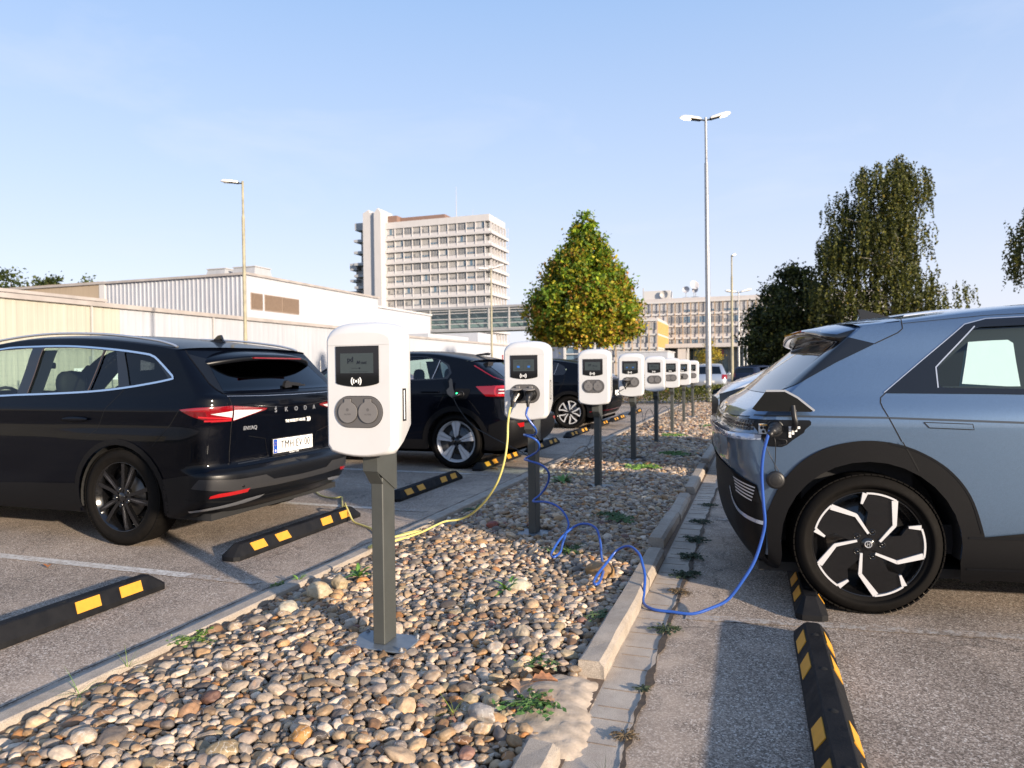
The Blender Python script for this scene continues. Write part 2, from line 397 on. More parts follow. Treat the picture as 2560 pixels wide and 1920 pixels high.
# joints across the right-hand gutter blocks and the dirty cracks beside both gutters
mb = MB()
for k in range(-6, 170):
    y = k * .155 + .04 * sin(k * 1.7)
    mb.box(-.600 + .02 * abs(sin(k * 2.3)), -.432 - .03 * abs(sin(k * 5.1)), y, y + .0028, .0, .0062)
structure(mb.build('gutter_joints', mat('joint_dust', (.20, .155, .115), .95, var=.3, vscale=30)))
def crack(x, y0, y1, w, seed, name='pavement_crack', z=.010):
    rr = random.Random(seed); V = []; F = []; y = y0; i = 0; xx = 0
    while y < y1:
        xx = .014 * noise.noise(Vector((y * 2.1, seed, 0))) + .006 * noise.noise(Vector((y * 11, seed, 3)))
        ww = w * max(.15, .75 + 1.1 * noise.noise(Vector((y * 5, seed, 7))) + .5 * noise.noise(Vector((y * 23, seed, 9))))
        V += [(x + xx - ww, y, z), (x + xx + ww * (.8 + .6 * noise.noise(Vector((y * 17, seed, 5)))), y, z)]
        if i: F.append((2 * i - 2, 2 * i - 1, 2 * i + 1, 2 * i))
        i += 1; y += rr.uniform(.008, .02)
    return structure(mesh_obj(name, V, F, CRACK))
crack(-2.735, .5, 26, .0065, 4); crack(-.425, .5, 26, .014, 5); crack(-2.638, .5, 26, .004, 6, z=.0085)

# right-hand kerb: separate laid stones, one of them missing, the others pushed askew
def kerb_stone(x, y0, y1, rot, top, label):
    L_ = (y1 - y0); mb = MB(); w = .105
    rr = random.Random(int(y0 * 100))
    nseg = max(3, int(L_ / .12)); V = []; F = []
    prof = [(-w / 2, -.06), (-w / 2, top - .008), (-w / 2 + .008, top), (w / 2 - .018, top), (w / 2, top - .02), (w / 2 + .006, -.06)]
    for i in range(nseg + 1):
        y = -L_ / 2 + L_ * i / nseg
        for (px, pz) in prof:
            j = .0022 if pz > 0 else 0
            V.append((px + rr.uniform(-j, j), y + (rr.uniform(-.004, .004) if i in (0, nseg) else 0), pz + rr.uniform(-j, j)))
    n = len(prof)
    for i in range(nseg):
        for k in range(n - 1): F.append((i * n + k, (i + 1) * n + k, (i + 1) * n + k + 1, i * n + k + 1))
    F.append(tuple(range(n))); F.append(tuple(range(nseg * n, nseg * n + n))[::-1])
    o = mesh_obj('kerb_stone', V, F, KERB)
    o.location = (x, (y0 + y1) / 2, 0); o.rotation_euler = (0, 0, rot)
    return tag(o, label, 'kerb stone', 'kerb stones along the pebble bed')
kerb_stone(-.662, 1.22, 2.18, .006, .072, 'concrete kerb stone below the gap at the sandy patch, cut by the bottom edge')
kerb_stone(-.655, 2.83, 3.80, -.004, .080, 'concrete kerb stone the blue cable drops over, above the sandy patch')
kerb_stone(-.658, 3.81, 4.80, .004, .076, 'concrete kerb stone beside the big brown boulder')
kerb_stone(-.690, 5.05, 6.02, -.012, .082, 'concrete kerb stone in the car shadow, before the second gap')
kerb_stone(-.680, 6.03, 7.02, .008, .075, 'short-looking kerb stone right of the second charging post foot')
kerb_stone(-.675, 7.36, 9.27, .004, .078, 'long concrete kerb stone beyond the second gap')
kerb_stone(-.690, 9.78, 11.7, -.004, .076, 'far kerb stone just left of the blue car bumper')
for k in range(7):
    kerb_stone(-.68, 11.9 + 2.05 * k, 13.85 + 2.05 * k, 0, .075, 'distant kerb stone hidden behind the blue car tail')

# bay markings, worn
def quad(name, pts, z, material):
    return structure(mesh_obj(name, [(x, y, z) for x, y in pts], [(0, 1, 2, 3)], material))
for k in range(10):
    y = 3.535 + 2.285 * k
    quad('road_marking', [(-9.0, y - .05), (-3.40, y - .045), (-3.40, y + .045), (-9.0, y + .05)], .004, LINE)
    quad('road_marking', [(-3.40, y - .045), (-2.88, y - .04), (-2.86, y + .035), (-3.40, y + .045)], .004, FAINT)
for k in range(9):
    y0 = 3.70 + 2.5 * k - 2.5
    t = tan(radians(7.0))
    quad('road_marking', [(-.36, y0 - .04), (5.5, y0 - .04 + 5.86 * t), (5.5, y0 + .04 + 5.86 * t), (-.36, y0 + .04)], .004, FAINT)

# ------------------------------------------------------------------ wheel stops
def make_stop():
    r = empty('wheel_stop')
    Lh = .80; w0 = .076; w1 = .036; h0 = .028; h1 = .098; e = .085
    mb = MB()
    # base block, sloped flanks, narrower top, sloped ends
    ring = lambda hy, hw, z: [(-hw, -hy, z), (hw, -hy, z), (hw, hy, z), (-hw, hy, z)]
    V = ring(Lh, w0, 0) + ring(Lh, w0, h0) + ring(Lh - e, w1, h1 - .004) + ring(Lh - e - .006, w1 - .005, h1)
    c = .03
    def oct(hy, hw, z, c): return [(-hw, -hy + c, z), (-hw + c, -hy, z), (hw - c, -hy, z), (hw, -hy + c, z), (hw, hy - c, z), (hw - c, hy, z), (-hw + c, hy, z), (-hw, hy - c, z)]
    rings = [oct(Lh, w0, 0, .03), oct(Lh, w0, h0, .03), oct(Lh - e, w1, h1 - .005, .012), oct(Lh - e - .006, w1 - .006, h1, .01)]
    V = [p for rg in rings for p in rg]; F = []
    for i in range(3):
        for k in range(8): F.append((i * 8 + k, i * 8 + (k + 1) % 8, (i + 1) * 8 + (k + 1) % 8, (i + 1) * 8 + k))
    F.append(tuple(range(24, 32)))
    mb.add(V, F)
    body = mb.build('rubber_body', RUBBER, r)
    for y in (-.55, -.18, .18, .55):
        MB().lathe([(.0, .0015), (.014, .0015), (.016, 0)], (0, y, h1), n=12).build('bolt_hole', mat('hole_black', (.004, .004, .004), .9), r)
    sl = Vector((w1 - w0, 0, h1 - h0)); nrm = Vector((h1 - h0, 0, w0 - w1)).normalized()
    for s in (-1, 1):
        for yc in (-.545, -.275, .275, .545):
            p0 = Vector((w0 * s, yc, h0)); d = Vector((sl.x * s, 0, sl.z)); nn = Vector((nrm.x * s, 0, nrm.z))
            a = p0 + d * .10 + nn * .0022; c_ = p0 + d * .86 + nn * .0022; hy = .072; sk = .012 * (1 if yc > 0 else -1)
            q = [a + Vector((0, -hy, 0)), a + Vector((0, hy, 0)), c_ + Vector((0, hy + sk, 0)), c_ + Vector((0, -hy + sk, 0))]
            q2 = [v - nn * .004 for v in q]
            f = [(0, 1, 2, 3), (7, 6, 5, 4), (0, 4, 5, 1), (1, 5, 6, 2), (2, 6, 7, 3), (3, 7, 4, 0)]
            if s < 0: f = [x[::-1] for x in f]
            mesh_obj('reflector_patch', q + q2, f, YELLOW, r)
    return r
stop0 = make_stop()
GS = 'black and yellow rubber wheel stops in the parking bays'
stops = [(-3.405, 2.50, 0, 'rubber wheel stop in the empty near bay, cut off by the left edge'),
         (-3.40, 4.68, 0, 'rubber wheel stop behind the black station-type car with the number plate'),
         (-3.40, 6.96, 0, 'rubber wheel stop just right of the nearest charging post bracket'),
         (-3.40, 9.16, 0, 'rubber wheel stop behind the wheel of the black coupe with the open charge flap'),
         (-3.385, 11.25, 0, 'rubber wheel stop behind the bracket of the second charging post'),
         (-3.41, 13.66, 0, 'rubber wheel stop on the bay line before the car with the five-spoke wheel'),
         (-3.41, 15.75, 0, 'rubber wheel stop seen right behind the third post bracket'),
         (-3.40, 17.85, 0, 'rubber wheel stop under the rear bumper of the third black car'),
         (-3.40, 20.6, 0, 'rubber wheel stop by the open bay between the fourth and fifth posts'),
         (.232, 2.80, .012, 'nearest right-hand wheel stop, standing in the empty bay before the blue car'),
         (.235, 4.62, .012, 'wheel stop hidden in shade behind the rear wheel of the blue car')]
for i, (x, y, rz, lb) in enumerate(stops):
    o = stop0 if i == 0 else copy_tree(stop0)
    o.location = (x, y, .003); o.rotation_euler = (0, 0, rz); tag(o, lb, 'wheel stop', GS)

# ------------------------------------------------------------------ pebbles
def ico(sub):
    t = (1 + 5 ** .5) / 2
    v = [(-1, t, 0), (1, t, 0), (-1, -t, 0), (1, -t, 0), (0, -1, t), (0, 1, t), (0, -1, -t), (0, 1, -t), (t, 0, -1), (t, 0, 1), (-t, 0, -1), (-t, 0, 1)]
    f = [(0, 11, 5), (0, 5, 1), (0, 1, 7), (0, 7, 10), (0, 10, 11), (1, 5, 9), (5, 11, 4), (11, 10, 2), (10, 7, 6), (7, 1, 8), (3, 9, 4), (3, 4, 2), (3, 2, 6), (3, 6, 8), (3, 8, 9), (4, 9, 5), (2, 4, 11), (6, 2, 10), (8, 6, 7), (9, 8, 1)]
    v = [np.array(p) / np.linalg.norm(p) for p in v]
    for _ in range(sub):
        cache = {}; nf = []
        def mid(a, b):
            k = (min(a, b), max(a, b))
            if k not in cache:
                p = (v[a] + v[b]) / 2; v.append(p / np.linalg.norm(p)); cache[k] = len(v) - 1
            return cache[k]
        for a, b, c in f:
            x, y, z = mid(a, b), mid(b, c), mid(c, a); nf += [(a, x, z), (b, y, x), (c, z, y), (x, y, z)]
        f = nf
    return np.array(v), np.array(f)
def stone_protos(sub, n, seed):
    base, f = ico(sub); out = []; rr = np.random.default_rng(seed)
    for k in range(n):
        v = base.copy()
        # a rounded cobble: soft planes cut off a sphere, then low-frequency lumps
        for _ in range(rr.integers(4, 9)):
            nrm = rr.normal(size=3); nrm /= np.linalg.norm(nrm); d = rr.uniform(.70, .93)
            h = v @ nrm; over = np.clip(h - d, 0, None); v = v - np.outer(over * rr.uniform(.6, .95), nrm)
        off = rr.uniform(0, 50, 3)
        amp = np.array([noise.noise(Vector(p * 1.3 + off)) for p in base]) * .16 + np.array([noise.noise(Vector(p * 3.1 + off)) for p in base]) * .05
        v = v * (1 + amp)[:, None]
        out.append(v.astype(np.float32))
    return out, f
PAL = np.array([(.50, .46, .41), (.58, .54, .48), (.42, .38, .33), (.34, .29, .23), (.46, .37, .26), (.40, .28, .16), (.27, .21, .15), (.23, .22, .21),
                (.15, .145, .15), (.60, .56, .50), (.52, .43, .32), (.36, .33, .31), (.30, .20, .13), (.44, .24, .10), (.24, .15, .13), (.66, .62, .56), (.33, .30, .22)])
PW = np.array([8, 6, 8, 8, 8, 8, 6, 6, 4, 5, 8, 6, 5, 3, 2, 3, 5.]); PW /= PW.sum(); PAL = PAL * np.array([.98, .85, .725])
def cobble_field():
    pts = []; cell = .05; grid = {}
    rr = np.random.default_rng(5)
    X0, X1 = -2.545, -.725
    def place(n, rlo, rhi, y0, y1, z, ov=.80):
        c = 0
        xs = rr.uniform(X0, X1, n); ys = y0 + (y1 - y0) * rr.uniform(0, 1, n); rs = np.exp(rr.uniform(math.log(rlo), math.log(rhi), n))
        for x, y, r in zip(xs, ys, rs):
            gx, gy = int(x / cell), int(y / cell); ok = True
            for i in range(gx - 2, gx + 3):
                for j in range(gy - 2, gy + 3):
                    for (px, py, pr) in grid.get((i, j), ()):
                        if (px - x) ** 2 + (py - y) ** 2 < (ov * (pr + r)) ** 2: ok = False; break
                    if not ok: break
                if not ok: break
            if ok:
                grid.setdefault((gx, gy), []).append((x, y, r)); pts.append((x, y, r, z))
    # keep the charger base plates and the kerb gap freer
    Y = 9.0
    place(240, .031, .040, .9, Y, 1); place(5200, .022, .029, .9, Y, 1); place(46000, .0135, .021, .9, Y, 1); place(90000, .009, .013, .9, Y, 1, .86)
    g2 = grid; grid = {}
    place(14000, .018, .028, .9, Y, 0, .85); place(26000, .011, .018, .9, Y, 0, .9)
    grid = {}
    place(4000, .03, .042, Y, 26.4, 1); place(26000, .02, .032, Y, 26.4, 1, .85); place(22000, .015, .022, Y, 26.4, 1, .9)
    return np.array(pts)
CF = cobble_field()
def gap_ok(p):
    x, y, r, z = p.T
    drift = (x > -.84 + .09 * np.sin(y * 9) + .05 * np.sin(y * 31)) & (y > 2.22) & (y < 2.80) & ~((r < .016) & (np.sin(x * 173 + y * 311) > .72))
    plate = np.zeros(len(p), bool)
    for k in range(8):
        yc = 2.845 + 2.27 * k
        plate |= (np.abs(x + 1.617) < .115) & (np.abs(y - yc) < .115) & (r > 0)
    return ~drift & ~plate
CF = CF[gap_ok(CF)]
def build_cobbles(P, sub, nproto, seed):
    pro, f = stone_protos(sub, nproto, seed); nv = len(pro[0]); n = len(P); rr = np.random.default_rng(seed + 1)
    pi_ = rr.integers(0, nproto, n); V = np.empty((n, nv, 3), np.float32)
    r = P[:, 2]; top = P[:, 3]
    el = rr.uniform(1.0, 1.45, n); fl = rr.uniform(.48, .76, n)
    S = np.stack([r * el * 1.06, r * rr.uniform(.86, 1.02, n), r * fl], 1)
    yaw_ = rr.uniform(0, 2 * np.pi, n); tx = rr.normal(0, .22, n); ty = rr.normal(0, .22, n)
    for k in range(nproto):
        i = np.where(pi_ == k)[0]
        if not len(i): continue
        v = pro[k][None] * S[i][:, None, :]
        x, y, z = v[..., 0], v[..., 1], v[..., 2]
        c, s = np.cos(tx[i])[:, None], np.sin(tx[i])[:, None]; y, z = y * c - z * s, y * s + z * c
        c, s = np.cos(ty[i])[:, None], np.sin(ty[i])[:, None]; x, z = x * c + z * s, -x * s + z * c
        c, s = np.cos(yaw_[i])[:, None], np.sin(yaw_[i])[:, None]; x, y = x * c - y * s, x * s + y * c
        V[i] = np.stack([x, y, z], -1)
    # gentle mounding of the bed
    mound = .030 + .014 * np.sin(P[:, 0] * 3.1 + 1) * np.sin(P[:, 1] * 1.3) + .012 * np.sin(P[:, 1] * 4.1 + P[:, 0] * 5)
    edge = np.clip(np.minimum((P[:, 0] + 2.56) * .55, -.70 - P[:, 0]) / .22, 0, 1); mound = mound * (.35 + .65 * edge) - .030 * np.clip(1 - (P[:, 0] + 2.56) / .40, 0, 1)
    cz = np.where(top > .5, mound + .010 + r * fl * .55 + rr.uniform(-.003, .006, n), mound - .004 + r * .2)
    V[..., 0] += P[:, 0][:, None]; V[..., 1] += P[:, 1][:, None]; V[..., 2] += cz[:, None]
    me = bpy.data.meshes.new('pebbles'); nf = len(f)
    F = (f[None] + (np.arange(n) * nv)[:, None, None]).reshape(-1)
    me.vertices.add(n * nv); me.vertices.foreach_set('co', V.reshape(-1))
    me.loops.add(len(F)); me.loops.foreach_set('vertex_index', F.astype(np.int32))
    me.polygons.add(n * nf); me.polygons.foreach_set('loop_start', np.arange(0, n * nf * 3, 3, dtype=np.int32)); me.polygons.foreach_set('loop_total', np.full(n * nf, 3, np.int32))
    me.polygons.foreach_set('use_smooth', np.ones(n * nf, bool))
    me.update()
    col = PAL[rr.choice(len(PAL), n, p=PW)] * rr.uniform(.55, 1.16, n)[:, None]
    seedv = rr.uniform(0, 1, n)
    ca = np.ones((n, nv, 4), np.float32); ca[..., :3] = col[:, None, :]; ca[..., 3] = seedv[:, None]
    a = me.color_attributes.new('stone', 'FLOAT_COLOR', 'POINT'); a.data.foreach_set('color', ca.reshape(-1))
    return me
def stone_mat():
    m, nt, N, L, b = nodes_of('river_pebble')
    at = N.new('ShaderNodeAttribute'); at.attribute_name = 'stone'
    g = N.new('ShaderNodeNewGeometry'); P = g.outputs['Position']
    off = N.new('ShaderNodeVectorMath'); off.operation = 'SCALE'; comb = N.new('ShaderNodeCombineXYZ')
    ml = N.new('ShaderNodeMath'); ml.operation = 'MULTIPLY'; ml.inputs[1].default_value = 37.0; L.new(at.outputs['Alpha'], ml.inputs[0])
    for k in range(3): L.new(ml.outputs[0], comb.inputs[k])
    add = N.new('ShaderNodeVectorMath'); add.operation = 'ADD'; L.new(P, add.inputs[0]); L.new(comb.outputs[0], add.inputs[1])
    n = N.new('ShaderNodeTexNoise'); n.inputs['Scale'].default_value = 55; n.inputs['Detail'].default_value = 7; n.inputs['Roughness'].default_value = .7; n.inputs['Distortion'].default_value = .6
    L.new(add.outputs[0], n.inputs['Vector'])
    mr = N.new('ShaderNodeMapRange'); mr.inputs['From Min'].default_value = .28; mr.inputs['From Max'].default_value = .72; mr.inputs['To Min'].default_value = .66; mr.inputs['To Max'].default_value = 1.25
    L.new(n.outputs['Fac'], mr.inputs['Value'])
    mx = N.new('ShaderNodeMixRGB'); mx.blend_type = 'MULTIPLY'; mx.inputs['Fac'].default_value = 1
    L.new(at.outputs['Color'], mx.inputs['Color1']); L.new(mr.outputs['Result'], mx.inputs['Color2'])
    # pale quartz veins on some stones
    w = N.new('ShaderNodeTexWave'); w.inputs['Scale'].default_value = 9; w.inputs['Distortion'].default_value = 11; w.inputs['Detail'].default_value = 3; w.inputs['Detail Scale'].default_value = 3; L.new(add.outputs[0], w.inputs['Vector'])
    wr = N.new('ShaderNodeMapRange'); wr.inputs['From Min'].default_value = .975; wr.inputs['From Max'].default_value = .995; L.new(w.outputs['Fac'], wr.inputs['Value'])
    gt = N.new('ShaderNodeMath'); gt.operation = 'GREATER_THAN'; gt.inputs[1].default_value = .62; L.new(at.outputs['Alpha'], gt.inputs[0])
    wm = N.new('ShaderNodeMath'); wm.operation = 'MULTIPLY'; L.new(wr.outputs['Result'], wm.inputs[0]); L.new(gt.outputs[0], wm.inputs[1])
    wm2 = N.new('ShaderNodeMath'); wm2.operation = 'MULTIPLY'; wm2.inputs[1].default_value = .6; L.new(wm.outputs[0], wm2.inputs[0])
    mv = N.new('ShaderNodeMixRGB'); mv.inputs['Color2'].default_value = (.62, .57, .5, 1); L.new(wm2.outputs[0], mv.inputs['Fac']); L.new(mx.outputs['Color'], mv.inputs['Color1'])
    # rusty iron stain
    n2 = N.new('ShaderNodeTexNoise'); n2.inputs['Scale'].default_value = 22; n2.inputs['Detail'].default_value = 4; L.new(add.outputs[0], n2.inputs['Vector'])
    r2 = N.new('ShaderNodeMapRange'); r2.inputs['From Min'].default_value = .58; r2.inputs['From Max'].default_value = .72; r2.inputs['To Max'].default_value = .55; L.new(n2.outputs['Fac'], r2.inputs['Value'])
    mo = N.new('ShaderNodeMixRGB'); mo.blend_type = 'MULTIPLY'; mo.inputs['Color2'].default_value = (.95, .66, .40, 1); L.new(r2.outputs['Result'], mo.inputs['Fac']); L.new(mv.outputs['Color'], mo.inputs['Color1'])
    L.new(mo.outputs['Color'], b.inputs['Base Color'])
    b.inputs['Roughness'].default_value = .6; b.inputs['Specular IOR Level'].default_value = .4
    bp = N.new('ShaderNodeBump'); bp.inputs['Strength'].default_value = .35; bp.inputs['Distance'].default_value = .002
    L.new(n.outputs['Fac'], bp.inputs['Height']); L.new(bp.outputs['Normal'], b.inputs['Normal'])
    return m
STONE = stone_mat()
d = CF[:, 1]
parts_ = [(CF[(d < 3.9) & (CF[:, 3] > .5)], 3, 14, 21), (CF[((d >= 3.9) & (d < 9.0)) | ((d < 3.9) & (CF[:, 3] < .5))], 2, 12, 31), (CF[d >= 9.0], 1, 10, 41)]
mes = [build_cobbles(*a) for a in parts_]
# one gravel object: merge the three meshes
gob = bpy.data.objects.new('gravel', mes[0]); COL.objects.link(gob)
import bmesh
bm = bmesh.new()
for me_ in mes: bm.from_mesh(me_)
bm.to_mesh(mes[0]); bm.free()
for me_ in mes[1:]: bpy.data.meshes.remove(me_)
mes[0].materials.append(STONE)
tag(gob, 'bed of rounded river pebbles in grey, beige and rust under the charging posts', 'pebbles'); gob['kind'] = 'stuff'

# larger stones one can tell apart
BP, BF = stone_protos(4, 9, 77)
def boulder(i, x, y, size, sq, rz, colr, label, z=.07, tilt=0.):
    size *= .80; colr = tuple(c * .66 for c in colr); z -= .010
    v = BP[i % len(BP)] * np.array([size * sq[0], size * sq[1], size * sq[2]])
    o = mesh_obj('stone', v.tolist(), BF.tolist(), STONE, smooth=True)
    a = o.data.color_attributes.new('stone', 'FLOAT_COLOR', 'POINT')
    a.data.foreach_set('color', np.tile(np.array([*colr, (.13 * i) % 1], np.float32), len(v)))
    o.location = (x, y, z); o.rotation_euler = (tilt, tilt * .4, rz)
    return tag(o, label, 'stone')
boulder(0, -2.28, 3.30, .085, (1.0, .8, .78), .4, (.60, .50, .34), 'large cream stone by the left kerb, lower left of the near post', .085, .3)
boulder(1, -2.30, 3.05, .072, (1.0, .85, .72), 1.4, (.62, .55, .42), 'pale round stone below the large cream stone', .07)
boulder(2, -2.26, 3.47, .080, (1.1, .75, .7), 2.2, (.55, .43, .27), 'tawny wedge stone leaning behind the large cream stone', .085, .5)
boulder(3, -1.28, 3.72, .085, (1.15, .8, .72), .2, (.66, .60, .45), 'big smooth cream stone beside the leafy green weed', .075)
boulder(4, -.90, 4.13, .100, (1.25, .85, .8), -.5, (.42, .25, .11), 'large rust-brown boulder by the kerb under the blue cable loop', .075)
boulder(5, -1.44, 1.97, .052, (.95, 1., .95), .6, (.60, .30, .09), 'bright orange stone near the bottom edge', .07)
boulder(6, -.93, 2.32, .060, (1.3, .8, .75), -.3, (.50, .45, .40), 'angular grey stone by the leaves below the sandy gap', .06, .3)
boulder(7, -1.64, 1.83, .062, (1.2, .85, .7), .9, (.40, .30, .17), 'brown mottled stone at the bottom left of the orange stone', .06)
boulder(8, -1.02, 3.03, .060, (.8, .8, 1.15), .2, (.44, .37, .28), 'upright tan stone with white veins beside the green weed', .075)
boulder(2, -2.05, 1.78, .068, (1.3, .8, .7), 1.9, (.24, .19, .15), 'flat dark stone ringed by a white vein in the lower left', .06)
boulder(1, -2.52, 8.78, .055, (1, .9, .8), .3, (.55, .48, .40), 'lone pale stone lying on the asphalt edge behind the second post', .045)
boulder(4, -1.98, 5.18, .055, (1.2, .9, .8), .3, (.33, .10, .07), 'dark red stone left of the second post base', .07)
boulder(5, -1.36, 9.2, .05, (1.2, .9, .8), .3, (.62, .30, .12), 'orange stone in the pebbles right of the fourth post', .07)
# ------------------------------------------------------------------ charging posts
SCREENG = mat('screen_glass', (.006, .006, .007), .06, spec=.6)
LCD = mat('lcd_grey', (.030, .037, .038), .35, emit=(.35, .45, .46), estr=.03)
LCDINK = mat('lcd_ink', (.004, .006, .012), .5)
LCDBLUE = mat('lcd_blue', (.02, .10, .32), .5, emit=(.05, .25, .9), estr=.10)
WHITEINK = mat('white_print', (.85, .85, .83), .5)
BASEST = mat('base_plate_steel', (.20, .23, .26), .40, metal=.5, var=.15, vscale=20)
HOLE = mat('hole_black', (.004, .004, .004), .9)

def housing_outline(w, zs, zt, zb, cx=.018, cz=.045):
    P = []
    # bottom, gently sagging, from left to right
    P.append((-w, zb + cz)); 
    for k in range(9):
        t = k / 8; x = -w + cx + (2 * w - 2 * cx) * t
        P.append((x, zb + .020 * (2 * t - 1) ** 2))
    P.append((w, zb + cz))
    for k in range(25):
        a = pi * k / 24; c, s_ = cos(a), sin(a)
        P.append((w * (abs(c) ** .62) * (1 if c > 0 else -1), zs + (zt - zs) * abs(s_) ** .82))
    return P
def stadium(hw, hh, n=14):
    P = []
    for k in range(n + 1): a = -pi / 2 + pi * k / n; P.append((hw - hh + hh * cos(a), hh * sin(a)))
    for k in range(n + 1): a = pi / 2 + pi * k / n; P.append((-hw + hh + hh * cos(a), hh * sin(a)))
    return P
def circle(cx, cy, r, n=28): return [(cx + r * cos(2 * pi * k / n), cy + r * sin(2 * pi * k / n)) for k in range(n)]

def make_post(screen='logos', plugs=(0, 0), cord=(None, None)):
    """local frame: x right, y away from the reader of the screen, z up from the pebbles"""
    r = empty('charging_post')
    # housing
    lay = [(0., .019, .050, .013), (.004, .0125, .038, .008), (.010, .007, .026, .004), (.022, .0025, .012, .001), (.04, .0, .004, .0), (.08, 0, 0, .022),
           (.12, 0, 0, .060), (.150, .0, 0, .092), (.160, .006, .006, .105)]
    V = []; F = []; n = None
    for (y, si, ti, bi) in lay:
        o = housing_outline(.169 - si, 1.400, 1.489 - ti, .905 + bi); n = len(o); V += [(x, y, z) for x, z in o]
    for i in range(len(lay) - 1):
        for k in range(n): F.append((i * n + k, i * n + (k + 1) % n, (i + 1) * n + (k + 1) % n, (i + 1) * n + k))
    hs = mesh_obj('housing', V, [f[::-1] for f in F] + [tuple(range(n))[::-1][::-1], tuple(range((len(lay) - 1) * n, len(lay) * n))[::-1]], WHITEP, r)
    me = hs.data; me.polygons.foreach_set('use_smooth', [True] * (len(F)) + [False, False])
    # seam under the dome
    MB().box(-.1505, .1505, -.0012, .004, 1.3878, 1.3890).build('seam', mat('seam_grey', (.45, .45, .45), .6), hs)
    MB().box(.17, .1712, .075, .105, 1.085, 1.200, .0).box(.170, .1712, .075, .105, 1.06, 1.085).build('card_slot_frame', BLACK, hs)
    MB().box(.1712, .1722, .084, .091, 1.068, 1.192).build('card_slot', WHITEINK, hs)
    # screen panel: bottom edge bowed
    x0, x1, z0, z1 = -.109, .100, 1.224, 1.384
    P = [(x0, z0 + .003)] + [(x0 + (x1 - x0) * t, z0 - .014 * (1 - (2 * t - 1) ** 2)) for t in np.linspace(.04, .96, 13)] + [(x1, z0 + .003), (x1, z1), (x0, z1)]
    sp = MB().prism(P, (0, -.0035, 0), (1, 0, 0), (0, 0, 1), (0, .006, 0)).build('screen_panel', SCREENG, r)
    MB().box(-.086, .075, -.0045, -.0030, 1.268, 1.353).build('display', LCD, sp)
    FM = lambda x, z, y=-.0050: frame((x, y, z), (1, 0, 0), (0, 0, 1))
    if screen == 'logos':
        text_obj('lettering', 'pd', .030, LCDINK, sp, FM(-.036, 1.326), .0003, .0008)
        text_obj('lettering', 'M·net', .021, LCDINK, sp, FM(.018, 1.313), .0003, .0003, shear=.25)
        MB().box(-.052, -.018, -.0052, -.0045, 1.3115, 1.3125).box(-.030, .012, -.0052, -.0045, 1.2885, 1.2895).box(.006, .012, -.0052, -.0045, 1.286, 1.292).box(-.04, .05, -.0052, -.0045, 1.2735, 1.2745).build('screen_rule', LCDINK, sp)
    else:
        b = MB()
        for cx in (-.046, .034): b.box(cx - .010, cx + .010, -.0054, -.0045, 1.293, 1.307)
        b.build('screen_icon', LCDBLUE, sp)
        b = MB(); b.box(-.008, -.0074, -.0052, -.0045, 1.275, 1.348)
        for cx in (-.046, .034):
            b.box(cx - .03, cx + .016, -.0052, -.0045, 1.3375, 1.339); b.box(cx - .012, cx + .012, -.0052, -.0045, 1.3245, 1.3258); b.box(cx + .018, cx + .026, -.0052, -.0045, 1.299, 1.3002); b.box(cx - .028, cx + .026, -.0052, -.0045, 1.280, 1.2812)
        b.build('screen_rule', LCDINK, sp)
    # contactless symbol
    b = MB(); cx, cz = -.009, 1.2335
    b.prism(circle(cx, cz, .0052), (0, -.0050, 0), (1, 0, 0), (0, 0, 1), (0, .0014, 0))
    for rad, half in ((.0135, 44), (.0235, 42)):
        for s in (1, -1):
            A = [radians(-half + 2 * half * k / 10) for k in range(11)]
            P = [(cx + s * (rad - .0024) * cos(a), cz + (rad - .0024) * sin(a)) for a in A] + [(cx + s * (rad + .0024) * cos(a), cz + (rad + .0024) * sin(a)) for a in A[::-1]]
            b.prism(P if s > 0 else P, (0, -.0050, 0), (1, 0, 0), (0, 0, 1), (0, .0014, 0))
    b.build('contactless_symbol', WHITEINK, sp)
    # socket plate
    pl = MB().prism(stadium(.1145, .0665), (0, -.005, 1.1025), (1, 0, 0), (0, 0, 1), (0, .007, 0)).build('socket_plate', GREYP, r)
    MB().prism(stadium(.1168, .0688), (0, -.0006, 1.1025), (1, 0, 0), (0, 0, 1), (0, .004, 0)).build('rim_gap', BLACK, pl)
    for i, (cx, plug) in enumerate(((-.0495, plugs[0]), (.0495, plugs[1]))):
        if not plug:
            P = circle(cx, 1.101, .0455, 36)
            lid = MB().prism(P, (0, -.0115, 0), (1, 0, 0), (0, 0, 1), (0, .0065, 0))
            lid.prism([(cx - .0155, 1.138), (cx + .0155, 1.138), (cx + .0155, 1.1585), (cx - .0155, 1.1585)], (0, -.0105, 0), (1, 0, 0), (0, 0, 1), (0, .0055, 0))
            lo_ = lid.build('socket_lid', GREYL, r)
            MB().prism(circle(cx, 1.101, .0472, 36), (0, -.0062, 0), (1, 0, 0), (0, 0, 1), (0, .0014, 0)).prism([(cx - .0172, 1.138), (cx + .0172, 1.138), (cx + .0172, 1.160), (cx - .0172, 1.160)], (0, -.0062, 0), (1, 0, 0), (0, 0, 1), (0, .0014, 0)).build('rim_gap', BLACK, lo_)
            text_obj('lettering', 'ALFEN', .0105, GREYP, lo_, FM(cx, 1.092, -.0117), .0002, .0001, space=1.1)
            MB().prism(circle(cx, 1.112, .007, 12), (0, -.0119, 0), (1, 0, 0), (0, 0, 1), (0, .001, 0)).build('emblem', GREYP, lo_)
        else:
            so = MB().prism(circle(cx, 1.098, .046, 36), (0, -.0058, 0), (1, 0, 0), (0, 0, 1), (0, .001, 0)).build('socket_hole', HOLE, pl)
            MB().lathe([(.0355, -.004), (.0355, -.020), (.033, -.020), (.033, -.002)], (cx, -.004, 1.098), (0, 1, 0), 28).build('socket_ring', BLACK, pl)
